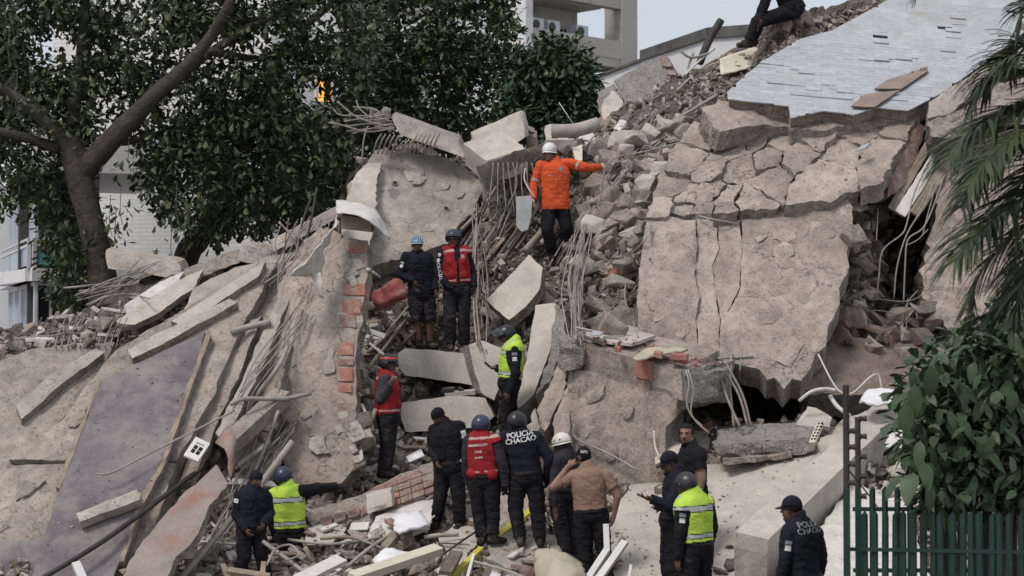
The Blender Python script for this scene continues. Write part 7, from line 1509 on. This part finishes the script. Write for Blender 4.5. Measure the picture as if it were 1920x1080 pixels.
# red vest in profile
PR[5] = person('rescuer in a red vest seen in profile beside the brick-edged wall', 30.6, (727,784), 78, {'neck':(724,704),'head':(729,684),'shL':(727,712,.14),'shR':(722,712,-.18),'elR':(712,748,-.2),'wrR':(731,720,-.28),'elL':(735,748,.2),'wrL':(744,726,.1),'knR':(726,838,-.1),'knL':(729,838,.08),'anR':(717,884,-.1),'anL':(725,878,.1)}, head=(80,2,0), H=1.0, girth=1.12, skin='skin_dark', shirt='grey_shirt', trousers='trouser_dusty', gear=('moto','helmet_black',None,'red_stripe'), vest=('red','red_vest','reflect_pink'), hand={'R':{'dir':(.5,-.3,.7),'curl':(1,1,1,1)}})
# phone reader
PR[6] = person('officer in a yellow-green vest reading a phone beside the smooth leaning slab', 30.6, (957,718), -80, {'neck':(964,644),'head':(950,630),'shL':(964,655,-.16),'shR':(958,656,.18),'elL':(967,700,-.24),'wrL':(955,734,-.22),'elR':(944,698,.16),'wrR':(932,690,.04),'knL':(948,778,-.08),'knR':(958,778,.1),'anL':(950,830,-.1),'anR':(962,828,.12)}, head=(-85,28,0), H=1.0, girth=1.08, skin='skin_brown', gear=('moto','helmet_black','up'), vest=('hivis','hivis','reflect'), shirt='navy', hand={'R':{'dir':(-1,-.2,.1),'palm':(0,-.3,1),'curl':(.3,.3,.3,.3)}})
# looking down
PR[7] = person('officer in a dark beret and black uniform looking down, mask on the chin', 29.2, (842,874), -18, {'neck':(834,796),'head':(822,782),'shR':(814,806),'shL':(860,800),'elR':(811,840),'wrR':(819,866,-.14),'elL':(874,842),'wrL':(866,872,-.05),'knR':(826,930),'knL':(860,932),'anR':(816,980),'anL':(862,982)}, head=(-40,32,0), H=1.0, girth=1.1, skin='skin_dark', shirt='black_cloth', gear=('beanie','black_cloth'), mask=True)
# red vest from behind
PR[8] = person('rescuer in a red lettered vest and dark blue helmet seen from behind', 28.3, (908,898), 168, {'neck':(901,816),'head':(902,800),'shL':(880,826),'shR':(928,828),'elL':(874,866),'wrL':(878,904),'elR':(942,868,-.1),'wrR':(947,908,-.05),'knL':(898,960),'knR':(924,958),'anL':(905,1010),'anR':(925,1006)}, head=(170,0,0), H=1.02, shirt='plum_shirt', trousers='trouser', gear=('moto','helmet_blue'), vest=('red','red_vest','reflect_pink'), gloves='glove_black', footyaw=(120,120))
# lettered officer
PR[9] = person('officer from behind with POLICIA CHACAO in white on the back', 28.0, (986,892), 178, {'neck':(975,810),'head':(970,795),'shL':(946,820),'shR':(1006,820),'elL':(938,866),'wrL':(946,910),'elR':(1030,862),'wrR':(1026,898,.1),'knL':(966,956),'knR':(1008,958),'anL':(976,1010),'anR':(1013,1012)}, head=(150,8,0), H=1.05, girth=1.1, shirt='navy', gear=('moto','helmet_black'), gloves='glove_black')
# white helmet
PR[10] = person('person in a cream helmet and dark plum shirt beside the tan-shirted man', 28.2, (1056,924), -150, {'neck':(1062,848),'head':(1053,834),'shL':(1044,862,-.1),'shR':(1078,858,.05),'elL':(1040,905,-.12),'wrL':(1040,945,-.1),'knL':(1052,990),'knR':(1066,990),'anL':(1062,1042),'anR':(1074,1042)}, head=(-125,12,0), H=1.0, shirt='plum_shirt', skin='skin_brown', gear=('rescue','helmet_cream'))
# tan shirt
PR[11] = person('man in a tan shirt and black cap from behind, holding a phone to his ear', 27.2, (1108,962), 176, {'neck':(1100,878),'head':(1094,858),'shL':(1076,892),'shR':(1136,892),'elL':(1036,914,-.1),'wrL':(1064,876,-.02),'elR':(1158,932,-.06),'wrR':(1150,970,0),'knL':(1098,1030),'knR':(1132,1030),'anL':(1100,1088),'anR':(1140,1090)}, head=(180,0,4), H=1.06, girth=1.1, skin='skin_mid', shirt='tan_shirt', sleeve='short', trousers='black_cloth', gear=('cap','black_cloth'), hand={'L':{'dir':(.75,-.1,.65),'palm':(.5,.5,0),'curl':(.7,.7,.7,.7)}})
# right group
PR[12] = person('officer in a navy cap looking at a phone in his outstretched hand', 25.8, (1262,978), -78, {'neck':(1272,886),'head':(1256,868),'shL':(1276,902,-.16),'shR':(1270,900,.18),'elL':(1256,952,-.3),'wrL':(1224,936,-.34),'elR':(1262,950,.2),'wrR':(1240,950,.1)}, head=(-80,22,0), H=1.06, skin='skin_dark', shirt='navy', gear=('cap','navy'), hand={'L':{'dir':(-1,-.1,.2),'palm':(0,.2,1),'curl':(.5,.6,.6,.6)}})
PR[13] = person('man with a moustache in a black T-shirt glancing over, behind the capped officer', 26.6, (1306,944), -62, {'neck':(1294,836),'head':(1287,814),'shL':(1312,850,-.12),'shR':(1286,848,.16),'elL':(1316,900,-.2),'wrL':(1308,940,-.2)}, head=(-22,6,0), H=1.06, skin='skin_mid', shirt='black_cloth', sleeve='short', trousers='black_cloth', moust=True, tuck=False)
PR[14] = person('officer in a yellow-green vest and scuffed dark helmet, back turned, at right', 24.6, (1306,1026), -140, {'neck':(1298,928),'head':(1286,912),'shL':(1280,954,-.12),'shR':(1326,944,.1),'elL':(1276,1004,-.16),'wrL':(1272,1046,-.16)}, head=(-135,10,0), H=1.04, girth=1.08, shirt='black_cloth', gear=('moto','helmet_black'), vest=('hivis','hivis','reflect'))
PR[15] = person('officer in a navy cap and navy jacket before the fallen column', 22.6, (1508,1090), -140, {'neck':(1498,976),'head':(1484,955),'shL':(1478,1004,-.12),'shR':(1528,1000,.1),'elL':(1472,1056,-.14),'elR':(1540,1048,.1)}, head=(-120,2,0), H=1.05, girth=1.06, skin='skin_brown', shirt='navy', gear=('cap','navy'))
# left group
PR[16] = person('officer in a dark cap and navy uniform behind the long pale pole', 28.6, (471,990), 22, {'neck':(474,916),'head':(480,899),'shR':(450,930),'shL':(497,928),'elR':(444,966),'wrR':(460,992,-.16),'elL':(506,962),'wrL':(494,984,-.18),'knR':(458,1042),'knL':(490,1040),'anR':(446,1084),'anL':(500,1084)}, head=(35,14,0), H=.97, girth=1.05, skin='skin_dark', shirt='navy', gear=('beanie','navy'))
PR[17] = person('officer in a yellow-green vest and blue-black helmet pointing with an outstretched arm', 27.8, (544,1000), 168, {'neck':(538,915),'head':(530,897),'shL':(516,928),'shR':(560,922),'elL':(510,972),'wrL':(518,1006,.1),'elR':(598,916,.04),'wrR':(628,913,.08),'knL':(534,1060),'knR':(562,1058)}, head=(190,-2,0), H=1.02, shirt='black_cloth', gear=('moto','helmet_blue'), vest=('hivis','hivis','reflect'), gloves='glove_black', hand={'R':{'dir':(1,.1,.02),'palm':(0,0,-1),'curl':(.05,.9,1,1)}})
# lettering and badges
back_text(PR[9], 'POLICIA\nCHACAO', .84, .092, 'shirt', dx=-.005, rot=3)
back_text(PR[15], 'POLICIA\nCHACAO', .84, .085, 'shirt', m='print_grey', dx=.03)
back_text(PR[8], 'MANDOCOT', .74, .042, 'vest', dx=-.01); back_text(PR[8], 'RULE', .60, .04, 'vest', dx=-.01); back_text(PR[8], 'SWPT', .47, .04, 'vest', dx=-.01)
left_ = Vector((-1,0,0)); cam_ = Vector((0,-1,0))
patch(PR[3], 'R', 0, .36, .055, .03, 'print_white', dirn=Vector((-.5,-1,0))); patch(PR[3], 'R', 0, .54, .05, .05, 'print_white', geo=disc(.03), dirn=Vector((-.5,-1,0)), name='badge')
patch(PR[4], 'R', 0, .12, .05, .05, 'print_white', geo=disc(.03), dirn=Vector((-.5,-1,0)), name='badge'); patch(PR[4], 'R', 0, .36, .05, .05, 'print_white', geo=disc(.026), dirn=Vector((-.5,-1,0)), name='badge')
p = PR[4]; a, b = p['j']['shR'].lerp(p['j']['elR'], .5), p['j']['elR'].lerp(p['j']['wrR'], .6); u = (b-a).normalized(); n_ = Vector((-.3,-1,.1)); n_ = (n_-u*n_.dot(u)).normalized()
stick('POLICIAL', 'lettering', a.lerp(b,.5)+Vector((-.02,0,0)), u, n_.cross(u), n_, [p['parts']['shirt']], 'print_white', p['parts']['shirt'], .075, .006)
for k in (6, 14, 15):
    patch(PR[k], 'L', 0, .26, .075, .04, 'print_grey', dirn=cam_); patch(PR[k], 'L', 0, .46, .065, .055, 'print_white', dirn=cam_, name='flag_patch')
patch(PR[7], 'L', 0, .28, .07, .05, 'print_white', dirn=Vector((.5,-1,0))); patch(PR[7], 'L', 0, .44, .07, .045, 'print_white', dirn=Vector((.5,-1,0)), name='flag_patch')
patch(PR[16], 'R', 0, .25, .06, .05, 'print_white', dirn=Vector((-.4,-1,0)))
for s in 'LR': patch(PR[2], s, 0, .78 if s == 'R' else .55, .13, .035, 'reflect', name='reflective_band', dirn=cam_)
p = PR[2]; stick(disc(.038), 'badge', p['pv']+p['sp']*.78+p['lat']*.085, p['lat'], p['up'], p['f'], [p['parts']['shirt']], 'print_grey', p['parts']['shirt'], off=.006)
for s in (-1, 1): stick(rect(.11,.016,4), 'pocket_flap', p['pv']+p['sp']*.66+p['lat']*(s*.085), p['lat'], p['up'], p['f'], [p['parts']['shirt']], 'reflect_pink', p['parts']['shirt'], off=.007)
p = PR[4]; stick(rect(.055,.06,3), 'badge', p['pv']+p['sp']*.74+p['lat']*.10, p['lat'], p['up'], p['f'], [p['parts']['vest']]+[o for o in p['parts']['vest'].children], 'reflect_pink', p['parts']['vest'], off=.006)
p = PR[11]; n_ = -p['hf']; r_ = p['hu'].cross(n_).normalized()
stick('ILPG', 'lettering', p['hc']+p['hu']*.075, r_, p['hu'], n_, [p['gear']], 'print_white', p['gear'], .045, .004)
p = PR[7]; stick(disc(.022), 'badge', p['j']['wrL']+Vector((0,0,.06)), Vector((1,0,0)), Vector((0,0,1)), cam_, [p['parts']['shirt'], p['parts']['trousers']], 'print_white', p['parts']['shirt'], off=.006)
for k in (2, 3, 7, 16):
    p = PR[k]; sh_m = p['parts']['shirt'].data.materials[0]; sc_ = .9
    stick(rect(.03,.40,8), 'placket', p['pv']+p['sp']*.52, p['lat'], p['up'], p['f'], [p['parts']['shirt']], sh_m, p['parts']['shirt'], off=.008)
    for s in (-1, 1):
        stick(rect(.10,.11,4), 'chest_pocket', p['pv']+p['sp']*.60+p['lat']*(s*.085), p['lat'], p['up'], p['f'], [p['parts']['shirt']], sh_m, p['parts']['shirt'], off=.007)
        stick(rect(.105,.035,4), 'pocket_flap', p['pv']+p['sp']*.70+p['lat']*(s*.085), p['lat'], p['up'], p['f'], [p['parts']['shirt']], sh_m, p['parts']['shirt'], off=.012)
for k, s in ((9,'R'),(14,'R'),(8,'R'),(7,'L'),(17,'L')):      # shoulder radios
    p = PR[k]; a = p['j']['sh'+s].lerp(p['j']['neck'], .35); n_ = p['f']*(1 if k == 7 else -1); c = a + n_*.075 - Vector((0,0,.05)); l_ = p['lat']; 
    V, F = block_geo(c-l_*.022-Vector((0,0,.05)), l_*.044, n_*.03, Vector((0,0,.085)), .03, .002, .005, k); obj('radio', V, F, 'leather', None, p['root'])
    V, F = tube_geo([c+Vector((0,0,.03))+n_*.015, c+Vector((0,0,.13))+n_*.02], .005, 5); obj('radio_aerial', V, F, 'leather', None, p['root'])
# things in hands
w_ = PR[6]['j']['wrR']; phone(w_+Vector((-.12,-.03,.035)), Vector((-.75,0,.65)).normalized(), Vector((.6,-.3,.7)).normalized(), 'dark phone in the hand of the officer by the leaning slab')
w_ = PR[12]['j']['wrL']; phone(w_+Vector((-.12,0,.03)), Vector((-.9,0,.42)).normalized(), Vector((.4,-.2,.9)).normalized(), 'dark phone in the outstretched hand of the navy-capped officer')
w_ = PR[11]['j']['wrL']; phone(w_+Vector((.09,.02,.06)), Vector((.35,0,.9)).normalized(), Vector((1,.2,-.2)).normalized(), 'dark phone held to the ear of the tan-shirted man')
# ------------------------------------------------------------------ front right: palisade fence, shrub, palm
FD = 20.0
fe = empty('palisade_fence', P(1760,1000,FD)); fe.location.z = -0.95; tag(fe, 'dark green metal palisade fence in front of the big-leaved shrub', 'fence')
zf = lambda py: P(1750, py, FD).z
pk_w, pk_h = 0.062, zf(957)+0.95
def picket_mesh(h):
    w_, t = 0.031, 0.012; V = [(-w_,0,0),(w_,0,0),(w_,0,h-.04),(.004,0,h),(-.004,0,h),(-w_,0,h-.04)]
    V = [Vector((x, -t + (0.018 if abs(x) > .02 else 0), z)) for x, y, z in V] + [Vector((x, 0.006+(0.018 if abs(x) > .02 else 0), z)) for x, y, z in V]
    n_ = 6; F = [tuple(range(n_))[::1], tuple(range(2*n_-1, n_-1, -1))] + [(i, i+n_, (i+1) % n_+n_, (i+1) % n_) for i in range(n_)]
    me = bpy.data.meshes.new('picket'); me.from_pydata(V, [], F); me.materials.append(M['fence_green']); return me
pm = picket_mesh(pk_h); rg = rnd(3)
for k in range(24):
    px = 1621+k*18.2; o = bpy.data.objects.new('picket', pm); C.objects.link(o); p = P(px, 957, FD-k*0.02)
    o.location = (p.x, p.y, -0.95+rg.uniform(-.01,.01)); o.rotation_euler = (0, rg.uniform(-.012,.012), rg.uniform(-.06,.06)); child(o, fe)
xa, xb = P(1585,957,FD).x, P(2060,957,FD-.48)
for py in (1030, 1120): 
    z = zf(py); V, F = tube_geo([Vector((xa, FD+.03, z)), Vector((xb.x, FD-.45, z))], 0.024, 4); obj('rail', V, F, 'fence_green', None, fe)
# a second leaf of the fence set further back
fe2 = empty('palisade_fence', P(1720,1000,22.5)); fe2.location.z = -0.95; tag(fe2, 'second palisade run standing behind the green fence', 'fence')
z2 = P(1700,912,22.5).z; pm2 = picket_mesh(z2+0.95)
for k in range(14):
    o = bpy.data.objects.new('picket', pm2); C.objects.link(o); p = P(1636+k*23.5, 912, 22.5); o.location = (p.x, p.y, -0.95); child(o, fe2)
z = P(1700,955,22.5).z; V, F = tube_geo([Vector((P(1600,955,22.5).x, 22.53, z)), Vector((P(1980,955,22.5).x, 22.53, z))], 0.03, 4); obj('rail', V, F, 'fence_green', None, fe2)
z = P(1700,1070,22.5).z; V, F = tube_geo([Vector((P(1600,955,22.5).x, 22.53, z)), Vector((P(1980,955,22.5).x, 22.53, z))], 0.03, 4); obj('rail', V, F, 'fence_green', None, fe2)
# posts with insulators
def epost(px, pytop, D, r, ins, label):
    b0 = empty('fence_post', P(px, 1000, D)); b0.location.z = -0.95; tag(b0, label, 'post'); p = P(px, pytop, D)
    V, F = tube_geo([Vector((p.x,p.y,-0.97)), Vector((p.x,p.y,P(px,918,D).z))], r*1.35, 4); obj('post_base', V, F, 'fence_green', None, b0)
    V, F = tube_geo([Vector((p.x,p.y,P(px,918,D).z)), p], r, 6); obj('upper_pole', V, F, 'iron_dark', None, b0)
    for py, sx in ins:
        q = P(px, py, D); V, F = tube_geo([q, q+Vector((sx*.03,-.01,0)), q+Vector((sx*.045,-.012,0)), q+Vector((sx*.085,-.015,0))], [.012,.03,.022,.03], 8); obj('insulator', V, F, 'iron_dark', None, b0)
    return b0
epost(1586,722,19.9,.03,[(808,1),(838,1),(870,1),(905,1)],'tall dark post with insulators at the end of the green fence')
epost(1608,782,20.6,.028,[(785,1),(818,1),(856,1),(893,1),(930,1)],'shorter dark post with insulators just behind the tall one')
for k, (ya, yb) in enumerate([(840,838),(872,874),(908,912),(935,940)]):
    rod('fence_wire', [(1608,ya,20.4),(1760,ya+8,20.2),(1990,yb,20)], 0.0016, 'iron_dark', 4, label='thin wire strung from the insulators over the fence', cat='wire', group='wires over the fence')
rod('fence_brace', [(1590,880,19.95),(1630,930,20.0),(1650,958,20.0)], 0.008, 'iron_dark', 5, label='thin dark brace cable from the post to the fence', cat='cable')
# big-leaved shrub: every leaf its own piece
sh = empty('leafy_shrub', P(1850,1000,21.2)); sh.location.z = -0.95; tag(sh, 'large-leaved green shrub behind the fence under the palm', 'shrub')
rg = rnd(44); stems = []
for k in range(9):
    bx_, tp = P(1770+k*20, 1000, 21.8), P(1740+k*26, rg.uniform(740,840), 21.8+rg.uniform(-.2,.3))
    b = Vector((bx_.x, bx_.y, -0.95)); mid = b.lerp(tp, .55)+Vector((rg.uniform(-.1,.1),0,.1)); V, F = tube_geo(catmull([b, mid, tp], 6), [.022]*6+[.016]*6+[.008], 6); obj('stem', V, F, 'bark', None, sh, smooth=True)
def bigleaf(k):
    rr = rnd(900+k); V = []; F = []; n_ = 7; L, W = 1.0, rr.uniform(.38,.52); bend = rr.uniform(.15,.45); fold = rr.uniform(.08,.2)
    for i in range(n_):
        t = i/(n_-1); w_ = W*.5*(math.sin(math.pi*min(1,t**.8*1.0))**.75 if 0 < t < 1 else 0.0)+.004; z = -bend*t*t
        wav = .03*math.sin(t*9+k)
        V += [(-w_, t*L, z+fold*w_+wav), (0, t*L, z), (w_, t*L, z+fold*w_-wav)]
    for i in range(n_-1):
        a = i*3; F += [(a,a+1,a+4,a+3),(a+1,a+2,a+5,a+4)]
    me = bpy.data.meshes.new('leaf'); me.from_pydata(V, [], F); me.materials.append(M['leaf_bush']); me.polygons.foreach_set('use_smooth', [True]*len(me.polygons)); return me
LM = [bigleaf(k) for k in range(6)]
BPOLY = [(1706,700),(1740,668),(1790,640),(1850,600),(1950,570),(1990,960),(1740,950),(1712,905),(1690,850),(1686,770)]
crown(sh, BPOLY, 21.4, 22.8, 330, 14, .17, 'leaf_bush', 91, thr=-.9, name='foliage', rad=.2)
cnt = 0
while cnt < 290:
    px, py = rg.uniform(1680,1990), rg.uniform(570,950)
    if not pip(px, py, BPOLY): continue
    D = rg.uniform(20.5, 21.6); L = rg.uniform(.12,.26)
    o = bpy.data.objects.new('leaf', LM[cnt % 6]); C.objects.link(o); o.location = P(px, py-8, D); o.scale = (L, L, L)
    az = rg.uniform(0, 2*math.pi) if rg.random() < .4 else R(rg.uniform(100,260)); o.rotation_euler = (R(rg.uniform(-80,10)), R(rg.uniform(-40,40)), az); child(o, sh); cnt += 1
for px, py, D, L, az, tl in [(1712,900,19.8,.34,150,-40),(1740,915,19.8,.30,210,-70),(1690,905,19.9,.28,120,-30),(1730,880,19.9,.3,190,-50),(1700,770,20.2,.3,150,-80),(1715,735,20.2,.32,170,-78),(1745,700,20.3,.3,185,-80),(1725,840,20.1,.3,160,-60)]:
    o = bpy.data.objects.new('leaf', LM[cnt % 6]); C.objects.link(o); o.location = P(px, py-14, D); o.scale = (L,L,L); o.rotation_euler = (R(tl), 0, R(az)); child(o, sh); cnt += 1
# palm
pa = empty('palm_tree', P(2080,1000,18.5)); pa.location.z = -0.95; tag(pa, 'palm whose feathery fronds hang in from the right edge', 'palm')
pt = P(2070,300,18.5); V, F = tube_geo(catmull([Vector((pt.x+.2,pt.y,-0.97)), Vector((pt.x+.1,pt.y,1.5)), pt], 8), [.14]*16+[.12], 12); obj('trunk', V, F, 'bark', None, pa, smooth=True)
def frond(pts, nl, ll, spread, droop, seed, ty=0.15):
    rg = rnd(seed); rp = catmull([P(*q) for q in pts], 10); V, F = tube_geo(rp, [.014*(1-.75*i/len(rp))+.002 for i in range(len(rp))], 5)
    for i in range(nl):
        t = ty+(1-ty)*i/nl; q = t*(len(rp)-1); j = min(int(q), len(rp)-2); p = rp[j].lerp(rp[j+1], q-j); d = (rp[j+1]-rp[j]).normalized()
        for s in (-1, 1):
            side = d.cross(Vector((0,0,1))).normalized()*s
            dirn = (d*rg.uniform(.5,.95) + side*spread*rg.uniform(.7,1.2) + Vector((0,0,rg.uniform(-.15,.25)))).normalized(); L = ll*(0.55+.6*math.sin(math.pi*min(.98,t+.1)))*rg.uniform(.85,1.12); w_ = .016*rg.uniform(.8,1.3)
            prev = p; cu = dirn.copy(); b = len(V); ws = d.cross(dirn).cross(dirn).normalized()
            for k in range(6):
                tt = k/5; w2 = w_*(1-tt**2.2)+.0015; V += [prev-ws*w2, prev+Vector((0,0,-.006)), prev+ws*w2]; prev = prev + cu*(L/5); cu = (cu+Vector((0,0,-droop*(.12+.2*tt)))).normalized()
            for k in range(5):
                a = b+k*3; F += [(a,a+1,a+4,a+3),(a+1,a+2,a+5,a+4)]
    return obj('frond', V, F, 'leaf_palm', None, pa)
frond([(2060,290,18.5),(1990,215,18.3),(1900,205,18.1),(1820,245,17.9),(1775,300,17.8)], 60, .62, .75, 1.0, 1)
frond([(2060,290,18.5),(2010,200,18.5),(1935,140,18.6),(1880,140,18.7),(1845,175,18.8)], 48, .5, .7, 1.0, 2)
frond([(2060,330,18.5),(2000,330,18.2),(1920,370,18.0),(1840,430,17.8),(1790,490,17.7)], 60, .66, .75, 1.0, 3)
frond([(2060,330,18.5),(2010,350,18.6),(1950,420,18.6),(1900,500,18.6),(1880,570,18.6)], 48, .6, .7, .9, 4)
frond([(2060,320,18.5),(2020,300,18.7),(1960,310,19.0),(1900,360,19.2),(1860,430,19.3)], 44, .55, .7, 1.0, 5)
frond([(2060,260,18.5),(2010,80,18.3),(1930,-60,18.1),(1820,-90,17.9),(1740,-50,17.8),(1718,-18,17.8)], 40, .34, .5, 1.2, 6, .5)
frond([(2060,260,18.5),(2030,120,18.6),(1980,30,18.6),(1930,10,18.6),(1905,60,18.6)], 34, .4, .6, 1.3, 7)
frond([(2060,300,18.5),(2000,250,18.0),(1930,240,17.7),(1860,290,17.4),(1815,350,17.3)], 56, .55, .75, 1.0, 8)
frond([(2060,330,18.5),(2010,380,18.2),(1950,470,18.0),(1915,540,17.9),(1900,610,17.9)], 50, .6, .7, .9, 9)
frond([(2060,300,18.5),(2010,180,18.8),(1950,100,19.0),(1910,90,19.1),(1890,130,19.2)], 44, .45, .7, 1.1, 10)
frond([(2060,340,18.5),(1990,380,18.8),(1900,440,19.0),(1840,510,19.1),(1815,570,19.1)], 52, .6, .75, 1.0, 12)
frond([(2060,300,18.5),(1995,270,18.4),(1920,275,18.3),(1850,320,18.2),(1800,390,18.1)], 60, .6, .8, 1.0, 13)
frond([(2060,340,18.5),(2000,420,18.4),(1930,520,18.3),(1870,580,18.3),(1830,600,18.3)], 52, .5, .8, .8, 14)
frond([(2060,300,18.5),(2000,170,18.2),(1940,110,18.0),(1880,120,17.9),(1840,160,17.9),(1820,210,17.9)], 54, .5, .75, 1.1, 15)
